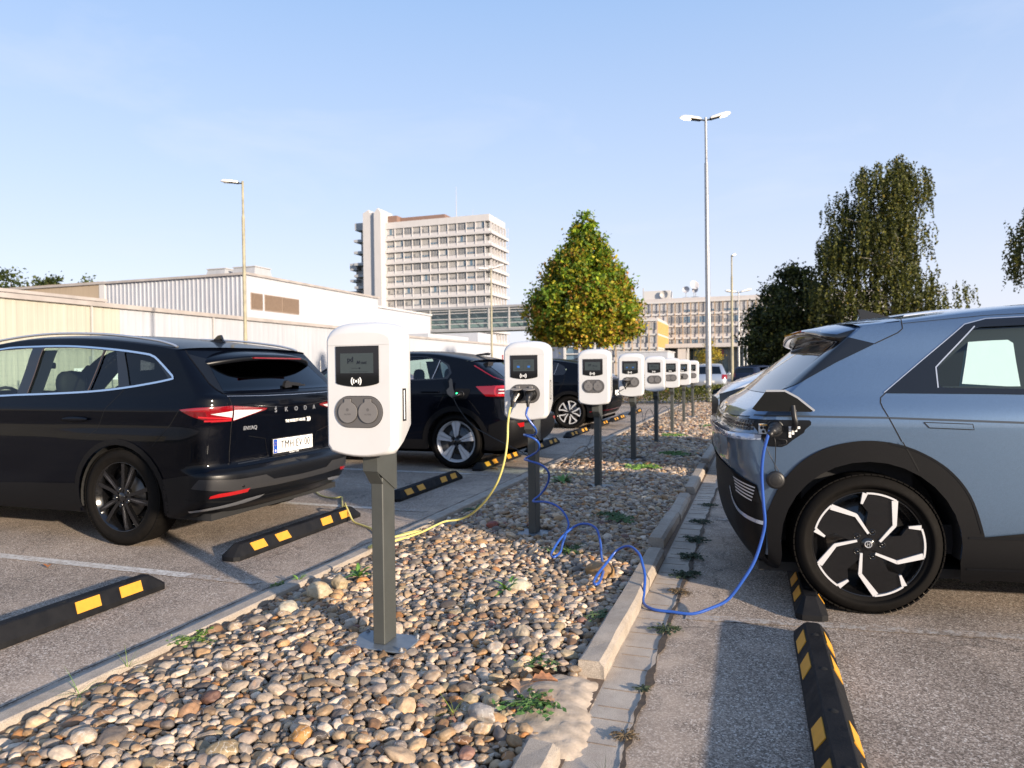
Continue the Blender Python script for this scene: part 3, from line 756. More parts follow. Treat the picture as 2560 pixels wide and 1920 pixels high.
            # lid folded up and out
            th = radians(82); V = []
            ax = Vector((0, -sin(th), cos(th) * 1.0)) * -1
            up_ = Vector((0, -sin(th), -cos(th)))     # from the hinge to the lid's far side
            hinge = Vector((cx, -.008, 1.140)); nrm = up_.cross(Vector((1, 0, 0))).normalized()
            P = circle(0, .044, .0445, 32)
            lid = MB(); 
            A = [hinge + Vector((1, 0, 0)) * p[0] + up_ * p[1] for p in P]; B = [a + nrm * .006 for a in A]; nn = len(P)
            lid.add(A + B, [(k, (k + 1) % nn, nn + (k + 1) % nn, nn + k) for k in range(nn)] + [tuple(range(nn))[::-1], tuple(range(nn, 2 * nn))])
            lid.box(cx - .0155, cx + .0155, -.016, -.005, 1.137, 1.1585, .003)
            lid.build('socket_lid', GREYL, r)
    # post, bracket, base
    MB().box(-.0295, .0295, .14, .25, .05, 1.25, .0035).build('post', DARKM, r)
    br = MB()
    zt = 1.2
    poly = [(.085, .835), (.085, zt), (.262, zt), (.262, .735), (.245, .735)]
    for sx in (-.0355, .0325):
        br.prism(poly, (sx, 0, 0), (0, 1, 0), (0, 0, 1), (.003, 0, 0))
    br.prism([(.085, .835), (.085, zt), (.088, zt), (.088, .835)], (-.0325, 0, 0), (0, 1, 0), (0, 0, 1), (.065, 0, 0))
    br.prism([(.0875, .835), (.0875, .8395), (.139, .778), (.139, .7725)], (-.0325, 0, 0), (0, 1, 0), (0, 0, 1), (.065, 0, 0))
    br.build('bracket', DARKM, r)
    bp = MB(); bp.box(-.150, .150, .085, .285, .042, .050, .002).build('base_plate', BASEST, r)
    for (x, y) in ((-.13, .105), (.13, .105), (-.13, .265), (.13, .265)):
        b = MB(); b.lathe([(.0, .014), (.006, .014), (.006, .009), (.0095, .009), (.0095, .002), (.013, .002), (.013, 0)], (x, y, .05), n=6, smooth=False); b.build('anchor_bolt', GALV, r)
    return r
def plug_mesh(parent, cx, tilt, silver=False, side=0.):
    """a charging plug sitting in the left or right socket: collar, bent grip, strain relief"""
    b = MB()
    b.lathe([(.0, -.052), (.020, -.052), (.0285, -.046), (.031, -.03), (.031, 0)], (cx, -.004, 1.098), (0, 1, 0), 24)
    g0 = Vector((cx + side * .002, -.040, 1.100))
    pts = [g0 + Vector((0, .01, .006)), g0 + Vector((side * .004, -.018, -.006)), g0 + Vector((side * .012, -.040, -.030)), g0 + Vector((side * .018, -.050, -.058))]
    b.tube(spline(pts, 5), [.026] * 5 + [.024] * 5 + [.019] * 5 + [.0165], 14)
    e = pts[-1]
    b.tube([e, e + Vector((side * .002, -.003, -.012)), e + Vector((side * .003, -.004, -.030))], [.0145, .0125, .0095], 12)
    b.build('plug', BLACK, parent)
    if silver:
        MB().tube(spline([g0 + Vector((.018, .004, .012)), g0 + Vector((.022, -.022, -.004)), g0 + Vector((.012, -.044, -.030)), g0 + Vector((.002, -.052, -.052))], 5), .0065, 8).build('plug_clip', mat('cream_plastic', (.72, .68, .6), .4), parent)
    return e + Vector((side * .003, -.004, -.030))

GP = 'white charging posts in a row on the pebble bed'
labels = ['nearest white charging post with both sockets closed and logos on its screen',
          'white charging post with a yellow and a blue cable plugged in',
          'third white charging post, sockets closed, before the five-spoke wheel',
          'white charging post with one thin black cable hanging slack to the left',
          'white charging post right after the one with the thin black cable',
          'sixth charging post from the front, half covered by the fifth',
          'seventh charging post with its left socket in use, among the far ones',
          'farthest and smallest white charging post, next to the tall lamp mast']
proto_closed = make_post('logos', (0, 0))
protos = {}
def post_for(kind):
    if kind == (0, 0, 'logos'):
        return proto_closed
    if kind not in protos: protos[kind] = make_post(kind[2], kind[:2])
    return protos[kind]
kinds = [(0, 0, 'logos'), (1, 1, 'status'), (0, 0, 'logos'), (1, 0, 'status'), (0, 0, 'logos'), (0, 0, 'logos'), (1, 0, 'status'), (0, 0, 'logos')]
seen = set(); POSTS = []
for i, k in enumerate(kinds):
    src = post_for(k); o = src if k not in seen else copy_tree(src); seen.add(k)
    o.location = (-1.617 + random.uniform(-.004, .004) * (i > 0), 2.65 + 2.27 * i, 0); o.rotation_euler = (0, 0, random.uniform(-.012, .012) * (i > 0))
    tag(o, labels[i], 'charging post', GP); POSTS.append(o)

# cables: each with its plugs is one thing
YEL = mat('yellow_cable', (.60, .53, .17), .42); BLUE = mat('blue_cable', (.025, .085, .36), .28, coat=.3, coatr=.2); BLKC = mat('black_cable', (.02, .02, .02), .5)
def cable(name, pts, rad, material, label, n=7, seg=10):
    r = empty(name, (0, 0, 0))
    MB().tube(spline(pts, n), rad, seg).build('sheath', material, r)
    return tag(r, label, 'cable')
P2 = Vector((-1.617, 4.92, 0))
def sub_empty(parent, loc):
    return parent
# blue
by = cable('charging_cable', [(-1.560, 4.830, 1.022), (-1.574, 4.82, .957), (-1.543, 4.83, .901), (-1.518, 4.855, .857), (-1.536, 4.93, .816), (-1.581, 4.985, .794), (-1.633, 4.95, .801), (-1.59, 4.88, .80),
    (-1.522, 4.86, .778), (-1.504, 4.9, .736), (-1.529, 4.95, .686), (-1.579, 4.985, .653), (-1.63, 4.95, .622), (-1.575, 4.885, .618), (-1.476, 4.86, .594), (-1.432, 4.88, .545), (-1.443, 4.93, .481), (-1.477, 4.95, .415), (-1.517, 4.95, .363), (-1.554, 4.9, .323),
    (-1.445, 4.84, .335), (-1.348, 4.78, .325), (-1.277, 4.74, .281), (-1.232, 4.68, .221), (-1.232, 4.60, .168), (-1.228, 4.50, .127), (-1.205, 4.36, .11), (-1.228, 4.29, .095), (-1.262, 4.36, .10), (-1.235, 4.50, .17), (-1.17, 4.62, .225), (-1.09, 4.62, .245), (-1.01, 4.56, .225), (-.96, 4.44, .16), (-.925, 4.3, .12),
    (-.87, 4.10, .10), (-.852, 3.90, .082), (-.872, 3.86, .08), (-.885, 3.95, .09), (-.85, 4.08, .14), (-.80, 4.16, .20), (-.725, 4.14, .235), (-.655, 4.06, .215), (-.625, 4.0, .17), (-.605, 3.95, .12), (-.600, 3.88, .055), (-.590, 3.795, .022), (-.53, 3.725, .016), (-.433, 3.715, .016), (-.33, 3.715, .016), (-.24, 3.76, .04), (-.157, 3.80, .081), (-.08, 3.82, .187), (-.026, 3.84, .283), (.012, 3.86, .403), (.024, 3.86, .484), (.017, 3.85, .583), (.010, 3.84, .729), (.018, 3.83, .835), (.037, 3.83, .915), (.050, 3.84, .952)], .0080, BLUE,
    'glossy blue charging cable coiling down the second post and looping to the blue-grey car')
eb = plug_mesh(by, 0, 0, False, .25)
MB().tube(spline([(.076, 3.945, .955), (.074, 3.90, .958), (.070, 3.868, .955), (.058, 3.846, .945), (.045, 3.835, .925)], 5), [.034] * 6 + [.029] * 5 + [.024] * 5 + [.017] * 4 + [.012], 20).build('vehicle_connector', BLACK, by)
for c in by.children:
    if c.name.startswith('plug'): c.location = (P2.x + .0495, P2.y, 0)
yl = cable('charging_cable', [(-1.691, 4.835, 1.025), (-1.702, 4.825, .976), (-1.713, 4.82, .885), (-1.712, 4.80, .766), (-1.730, 4.78, .62), (-1.79, 4.80, .47), (-1.90, 4.87, .33), (-2.03, 4.98, .22), (-2.14, 5.07, .15), (-2.245, 5.11, .105), (-2.323, 5.05, .10), (-2.335, 4.90, .10), (-2.346, 4.67, .095), (-2.40, 4.45, .09), (-2.46, 4.30, .085), (-2.54, 4.30, .06), (-2.60, 4.38, .045),
    (-2.54, 4.50, .07), (-2.42, 4.60, .095), (-2.37, 4.70, .095), (-2.40, 4.74, .09), (-2.48, 4.66, .08), (-2.60, 4.66, .04), (-2.78, 4.82, .014), (-2.95, 5.00, .013), (-3.10, 5.10, .013), (-3.23, 5.18, .02), (-3.33, 5.27, .075), (-3.42, 5.36, .118), (-3.50, 5.48, .10), (-3.60, 5.60, .03), (-3.80, 5.90, .013), (-3.93, 6.10, .013), (-4.0, 6.20, .013), (-4.06, 6.14, .012), (-4.25, 6.22, .012), (-4.6, 6.50, .012), (-5.2, 6.6, .012)],
    .0078, YEL, 'yellow charging cable hanging from the second post and trailing to the near black car')
plug_mesh(yl, 0, 0, True, -.6)
for c in yl.children:
    if c.name.startswith('plug'): c.location = (P2.x - .0495, P2.y, 0)
cable('charging_cable', [(-3.735, 8.40, .96), (-3.69, 8.37, .88), (-3.62, 8.35, .78), (-3.50, 8.32, .65), (-3.36, 8.27, .555), (-3.12, 8.12, .475), (-2.88, 7.95, .41), (-2.66, 7.85, .34), (-2.52, 8.0, .22), (-2.55, 8.5, .10), (-2.61, 8.83, .05), (-2.50, 8.9, .06), (-2.42, 9.1, .09), (-2.31, 9.2, .10),
    (-2.27, 9.0, .10), (-2.31, 8.9, .12), (-2.30, 9.3, .22), (-2.20, 9.35, .24), (-2.11, 9.2, .14), (-2.02, 9.2, .10), (-2.1, 9.05, .09), (-2.22, 9.1, .09), (-2.26, 9.4, .10), (-2.36, 9.9, .10), (-2.55, 10.7, .06), (-2.70, 11.6, .02), (-2.85, 12.4, .02), (-3.0, 13.2, .02), (-2.9, 13.0, .10), (-2.6, 11.9, .3), (-2.2, 10.6, .63), (-1.85, 9.62, .93), (-1.700, 9.375, 1.015)],
    .0055, BLKC, 'thin black charging cable from the coupe flap across the ground to the fourth post', n=6, seg=8)
P4 = POSTS[3].location
o4 = plug_mesh(cable('charging_cable', [(-2.53, 15.3, .05), (-2.55, 15.6, .3), (-2.5, 15.8, .42), (-2.42, 15.6, .3), (-2.36, 15.35, .08), (-2.34, 15.6, .32), (-2.26, 15.7, .40), (-2.16, 15.5, .25), (-2.10, 15.35, .1), (-2.07, 15.6, .35), (-2.0, 15.9, .45), (-1.9, 15.9, .4), (-1.85, 15.95, .15), (-1.78, 16.0, .12), (-1.72, 16.2, .35), (-1.69, 16.2, .7), (-1.668, 16.19, 1.01)], .0065, BLKC,
    'coiled black cable lying in loops between the far charging posts'), 0, 0, False, -.2)
for o in bpy.data.objects:
    if o.name.startswith('charging_cable') and o.get('label', '').startswith('coiled'):
        for c in o.children:
            if c.name.startswith('plug'): c.location = (POSTS[6].location.x - .0495, POSTS[6].location.y, 0)
    if o.name.startswith('charging_cable') and o.get('label', '').startswith('thin'):
        plug_mesh(o, 0, 0, False, -.2)
        for c in o.children:
            if c.name.startswith('plug'): c.location = (P4.x - .0495, P4.y, 0)
# ------------------------------------------------------------------ car building kit
def in_poly(pts, poly):
    x = pts[:, 0]; y = pts[:, 1]; c = np.zeros(len(pts), bool); P = np.asarray(poly); n = len(P)
    for i in range(n):
        x1, y1 = P[i]; x2, y2 = P[(i + 1) % n]
        if y1 == y2: continue
        h = ((y1 > y) != (y2 > y)) & (x < (x2 - x1) * (y - y1) / (y2 - y1) + x1)
        c ^= h
    return c
class Shell:
    """half of a car body, unrolled: u runs back along the side, round the corner and across the tail; z is height.
    local frame: +x towards the tail, origin under the rear axle"""
    Lc = .34
    def __init__(s, hw, X, k, a, b, ztop, crown, q0):
        s.hw, s.X, s.k, s.a, s.b, s.ztop, s.crown, s.q0 = hw, X, k, a, b, ztop, crown, q0
    def qs(s, z): return s.X(z) - s.k - s.a(z)
    def map(s, u, z):
        qs = s.qs(z)
        if u <= 0: return (qs + u, s.hw(qs + u, z), z)
        H = s.hw(qs, z); b = s.b(z)
        if u < s.Lc:
            p = u / s.Lc * pi / 2; y = (H - b) + b * cos(p); return (s.X(z) - s.k * (y / H) ** 2 - s.a(z) * (1 - sin(p)), y, z)
        y = (H - b) - (u - s.Lc); return (s.X(z) - s.k * (y / H) ** 2, y, z)
    def uz(s, p):
        if p[0] == 'u': return (p[1], p[2])
        t, c, z = p[:3]; qs = s.qs(z)
        if t == 's':
            if c <= qs: return (c - qs, z)
            return (s.Lc * 2 / pi * math.asin(min(1, (c - qs) / s.a(z))), z)
        H = s.hw(qs, z); b = s.b(z)
        if c <= H - b: return (s.Lc + (H - b) - c, z)
        return (s.Lc * 2 / pi * math.acos(min(1, (c - (H - b)) / b)), z)
    def dens(s, poly, step=.03, closed=True):
        out = []; n = len(poly)
        for i in range(n if closed else n - 1):
            A = poly[i]; B = poly[(i + 1) % n]
            ua, ub = s.uz(A), s.uz(B)
            m = max(1, int(math.ceil(max(abs(ua[0] - ub[0]), abs(ua[1] - ub[1])) / step)))
            same = A[0] == B[0] and A[0] != 'u'
            for k in range(m):
                t = k / m
                if same: out.append(s.uz((A[0], A[1] + (B[1] - A[1]) * t, A[2] + (B[2] - A[2]) * t)))
                else: out.append((ua[0] + (ub[0] - ua[0]) * t, ua[1] + (ub[1] - ua[1]) * t))
        if not closed: out.append(s.uz(poly[-1]))
        return out
    def pn(s, u, z, off):
        e = 1e-3; P = Vector(s.map(u, z)); du = Vector(s.map(u + e, z)) - Vector(s.map(u - e, z)); dz = Vector(s.map(u, z + e)) - Vector(s.map(u, z - e))
        n = dz.cross(du)
        n = n.normalized() if n.length > 1e-12 else Vector((0, 1, 0))
        if n.y < 0 and abs(n.y) > .2 and u < s.Lc: n = -n
        if u >= s.Lc and n.x < 0: n = -n
        return P + n * off, n
    def panel(s, name, poly, material, parent, off=0., holes=(), step=.03, gu=.05, gz=.022, sides=(1, -1), offf=None, merge=True):
        if merge and not any(p[0] == 'r' and p[1] == 0 for p in poly): merge = False; single = len(sides) == 1
        else: single = False
        B = s.dens(poly, step); H = [s.dens(h, step) for h in holes]
        allp = list(B); edges = [(i, (i + 1) % len(B)) for i in range(len(B))]
        for h in H:
            o = len(allp); allp += h; edges += [(o + i, o + (i + 1) % len(h)) for i in range(len(h))]
        A = np.array(B); x0, z0 = A.min(0); x1, z1 = A.max(0)
        gx = np.arange(x0 + gu / 2, x1, gu); gy_ = np.arange(z0 + gz / 2, z1, gz)
        if len(gx) and len(gy_):
            G = np.array([(x, y) for x in gx for y in gy_]); ok = in_poly(G, B)
            for h in H: ok &= ~in_poly(G, h)
            bp = np.array(allp)
            G = G[ok]
            if len(G):
                dd = np.concatenate([((G[i:i + 2000, None, :] - bp[None]) ** 2).sum(-1).min(1) for i in range(0, len(G), 2000)]); G = G[dd > (.3 * min(gu, gz)) ** 2]
                allp += [tuple(g) for g in G]
        r = delaunay_2d_cdt([Vector(p) for p in allp], edges, [], 0, 1e-6)
        vs = np.array([tuple(v) for v in r[0]]); fs = [tuple(f) for f in r[2]]
        cen = np.array([vs[list(f)].mean(0) for f in fs]); ok = in_poly(cen, B)
        for h in H: ok &= ~in_poly(cen, h)
        fs = [f for f, k in zip(fs, ok) if k]
        used = sorted({i for f in fs for i in f}); idx = {v: i for i, v in enumerate(used)}
        PV = []; NV = []
        for i in used:
            p, n = s.pn(vs[i][0], vs[i][1], offf(vs[i][0], vs[i][1]) if offf else off); PV.append(p); NV.append(n)
        fs = [tuple(idx[i] for i in f) for f in fs]
        V = []; F = []; NN = []
        objs = []
        for sg in sides:
            vv = [(p.x, sg * p.y, p.z) for p in PV]; nn = [Vector((n.x, sg * n.y, n.z)) for n in NV]
            ff = []
            for f in fs:
                a, b, c = (Vector(vv[i]) for i in f[:3]); g = (b - a).cross(c - a)
                ff.append(f if g.dot(nn[f[0]] + nn[f[1]] + nn[f[2]]) > 0 else f[::-1])
            if merge:
                o = len(V); V += vv; NN += nn; F += [tuple(i + o for i in f) for f in ff]
            else:
                objs.append(mesh_obj(name, vv, ff, material, parent, True, nn))
        if merge: return mesh_obj(name, V, F, material, parent, True, NN)
        return objs[0] if single else objs
    def line(s, name, pts, w, material, parent, off=.0015, side=1, closed=False):
        """thin strip along a polyline on the body"""
        B = s.dens(pts, .02, closed)
        if closed: B = B + [B[0]]
        c = []
        for (u, z) in B: c.append(s.pn(u, z, off))
        V = []; N_ = []; F = []
        for i, (p, n) in enumerate(c):
            t = (c[min(i + 1, len(c) - 1)][0] - c[max(i - 1, 0)][0]); d = n.cross(t)
            d = d.normalized() * w / 2 if d.length > 1e-9 else Vector((0, 0, w / 2))
            for q in (p - d, p + d): V.append((q.x, side * q.y, q.z)); N_.append((n.x, side * n.y, n.z))
            if i:
                f = (2 * i - 2, 2 * i - 1, 2 * i + 1, 2 * i); a_, b_, c_ = (Vector(V[k]) for k in f[:3])
                F.append(f if (b_ - a_).cross(c_ - a_).dot(Vector(N_[f[0]])) > 0 else f[::-1])
        return V, F, N_
    def lines(s, name, lst, w, material, parent, off=.0015, sides=(1, -1), closed=False):
        out = []
        for pts in lst:
            mid = any(p[0] == 'r' and p[1] == 0 for p in pts); V = []; F = []; NN = []
            for sg in sides:
                v, f, n = s.line(name, pts, w, material, parent, off, sg, closed); o = len(V); V += v; NN += n; F += [tuple(i + o for i in x) for x in f]
                if not mid or sg == sides[-1]: out.append(mesh_obj(name, V, F, material, parent, True, NN)); V = []; F = []; NN = []
        return out
    def roof_pt(s, q, T):
        w = s.hw(q, s.ztop(q)); return (q, w * sin(T), s.ztop(q) + s.crown(q) * cos(T))
    def qend(s, T):
        z = s.zre; qs = s.qs(z); H = s.hw(qs, z); y = H * sin(T); b = s.b(z)
        e = 0 if y < H - b else s.a(z) * (1 - sqrt(max(0, 1 - ((y - (H - b)) / b) ** 2)))
        return s.X(z) - s.k * (y / H) ** 2 - e
    def top(s, name, material, parent, qa, qb=None, nq=60, nt=26, mats=None, pick=None, off=0.):
        """roof / bonnet sheet from qa back to the rear edge (or to qb)"""
        V = []; F = []; mi = []
        for i in range(nq + 1):
            v = i / nq
            for j in range(-nt, nt + 1):
                T = abs(j) / nt * pi / 2; q = qa + v * ((s.qend(T) if qb is None else qb) - qa)
                p = s.roof_pt(q, T); V.append((p[0], p[1] * (1 if j >= 0 else -1), p[2] + off))
        n = 2 * nt + 1
        for i in range(nq):
            for j in range(n - 1):
                F.append((i * n + j, (i + 1) * n + j, (i + 1) * n + j + 1, i * n + j + 1)); mi.append(pick(V[i * n + j][0], V[i * n + j][1]) if pick else 0)
        o = mesh_obj(name, V, F, material, parent, True, mats=mats, midx=mi if pick else None)
        return o
    def body_outline(s, zlow, qf):
        """side and tail outline following sill, front, roof edge and rear roof edge"""
        P = [('s', qf, zlow)]
        q = qf
        z = s.zre; qs = s.qs(z)
        for q in np.linspace(qf, qs, 60): P.append(('s', float(q), s.ztop(float(q))))
        for T in np.linspace(pi / 2, 0, 14)[1:]:
            P.append(('r', s.hw(qs, z) * sin(T), z + (s.crown(s.qend(T)) * cos(T)) + s.ztop(s.qend(T)) - s.ztop(qs)))
        P.append(('r', 0, zlow))
        return P

def paint(name, col, metal=.0, rough=.28, coat=1., flake=0.):
    m, nt, N, L, b = nodes_of(name)
    b.inputs['Base Color'].default_value = (*col, 1); b.inputs['Metallic'].default_value = metal; b.inputs['Roughness'].default_value = rough
    b.inputs['Coat Weight'].default_value = coat; b.inputs['Coat Roughness'].default_value = .035
    if metal < .3 and sum(col) < .2: b.inputs['Specular IOR Level'].default_value = .03; b.inputs['Coat Weight'].default_value = .33
    tc = N.new('ShaderNodeTexCoord')
    if flake:
        v = N.new('ShaderNodeTexVoronoi'); v.inputs['Scale'].default_value = 1400; L.new(tc.outputs['Object'], v.inputs['Vector'])
        sp = N.new('ShaderNodeSeparateColor'); L.new(v.outputs['Color'], sp.inputs['Color'])
        mr = N.new('ShaderNodeMapRange'); mr.inputs['To Min'].default_value = 1 - flake; mr.inputs['To Max'].default_value = 1 + flake; L.new(sp.outputs['Red'], mr.inputs['Value'])
        mx = N.new('ShaderNodeMixRGB'); mx.blend_type = 'MULTIPLY'; mx.inputs['Fac'].default_value = 1; mx.inputs['Color1'].default_value = (*col, 1)
        L.new(mr.outputs['Result'], mx.inputs['Color2']); L.new(mx.outputs['Color'], b.inputs['Base Color'])
    # road dust and faint orange peel
    n = N.new('ShaderNodeTexNoise'); n.inputs['Scale'].default_value = 3; n.inputs['Detail'].default_value = 8; L.new(tc.outputs['Object'], n.inputs['Vector'])
    r = N.new('ShaderNodeMapRange'); r.inputs['From Min'].default_value = .4; r.inputs['From Max'].default_value = .75; r.inputs['To Min'].default_value = .03; r.inputs['To Max'].default_value = .10
    L.new(n.outputs['Fac'], r.inputs['Value']); L.new(r.outputs['Result'], b.inputs['Coat Roughness'])
    MATS[name] = m
    return m
BLKP = paint('black_car_paint', (.0012, .0018, .0042), rough=.4)
BLUEP = paint('blue_grey_metallic_paint', (.105, .165, .255), metal=.74, rough=.34, flake=.25)
GLOSSB = mat('gloss_black', (.006, .006, .007), .10, coat=.5)
CLAD = mat('unpainted_cladding', (.0048, .0048, .0056), .50, spec=.17, bump=.25, bscale=900)
CLAD2 = mat('satin_black_trim', (.0045, .005, .0065), .34, spec=.3)
TYRE = mat('tyre_rubber', (.0060, .0052, .0046), .80, spec=.13, var=.2, vscale=25, bump=.2, bscale=300)
RIMD = mat('rim_gloss_black', (.004, .004, .0045), .16, coat=.6)
RIMS = mat('rim_machined_silver', (.64, .64, .65), .32, metal=.30)
DISCM = mat('brake_steel', (.10, .095, .09), .4, metal=.8)
CHROME = mat('chrome_trim', (.80, .81, .83), .12, metal=1.)
SATIN = mat('satin_silver_trim', (.55, .56, .58), .32, metal=.8)
SEAM = mat('seam_black', (.002, .002, .002), .8)
REDL = mat('red_lamp', (.17, .003, .006), .12, coat=1., emit=(.6, .01, .02), estr=.02)
REDR = mat('red_reflector', (.32, .008, .01), .2, coat=.6)
WHITEL = mat('clear_lamp', (.62, .60, .60), .12, coat=1.)
INTER = mat('car_interior', (.010, .010, .011), .75)
def glass_mat(name, tint, refl=.10):
    m = bpy.data.materials.new(name); m.use_nodes = True; nt = m.node_tree; N = nt.nodes; L = nt.links; N.clear()
    o = N.new('ShaderNodeOutputMaterial'); t = N.new('ShaderNodeBsdfTransparent'); t.inputs['Color'].default_value = (*tint, 1)
    g = N.new('ShaderNodeBsdfGlossy'); g.inputs['Roughness'].default_value = .015; g.inputs['Color'].default_value = (.95, .97, 1, 1)
    ge = N.new('ShaderNodeNewGeometry'); dt = N.new('ShaderNodeVectorMath'); dt.operation = 'DOT_PRODUCT'; L.new(ge.outputs['Incoming'], dt.inputs[0]); L.new(ge.outputs['Normal'], dt.inputs[1])
    ab = N.new('ShaderNodeMath'); ab.operation = 'ABSOLUTE'; L.new(dt.outputs['Value'], ab.inputs[0]); om = N.new('ShaderNodeMath'); om.operation = 'SUBTRACT'; om.inputs[0].default_value = 1; L.new(ab.outputs[0], om.inputs[1])
    pw = N.new('ShaderNodeMath'); pw.operation = 'POWER'; pw.inputs[1].default_value = 5; L.new(om.outputs[0], pw.inputs[0]); f = N.new('ShaderNodeMath'); f.operation = 'MULTIPLY_ADD'; f.inputs[1].default_value = .94; f.inputs[2].default_value = .045; L.new(pw.outputs[0], f.inputs[0])
    # faint smears
    tc = N.new('ShaderNodeTexCoord'); n = N.new('ShaderNodeTexNoise'); n.inputs['Scale'].default_value = 4; n.inputs['Detail'].default_value = 6; L.new(tc.outputs['Object'], n.inputs['Vector'])
    r = N.new('ShaderNodeMapRange'); r.inputs['To Min'].default_value = .01; r.inputs['To Max'].default_value = .05; L.new(n.outputs['Fac'], r.inputs['Value']); L.new(r.outputs['Result'], g.inputs['Roughness'])
    mx = N.new('ShaderNodeMixShader'); L.new(f.outputs[0], mx.inputs[0]); L.new(t.outputs[0], mx.inputs[1]); L.new(g.outputs[0], mx.inputs[2]); L.new(mx.outputs[0], o.inputs[0])
    MATS[name] = m; return m
GLASS_T = glass_mat('privacy_glass', (.10, .11, .12)); GLASS_C = glass_mat('clear_car_glass', (.78, .90, .86)); GLASS_M = glass_mat('tinted_car_glass', (.55, .66, .62))
GLASS_D = glass_mat('dark_rear_glass', (.03, .03, .035))

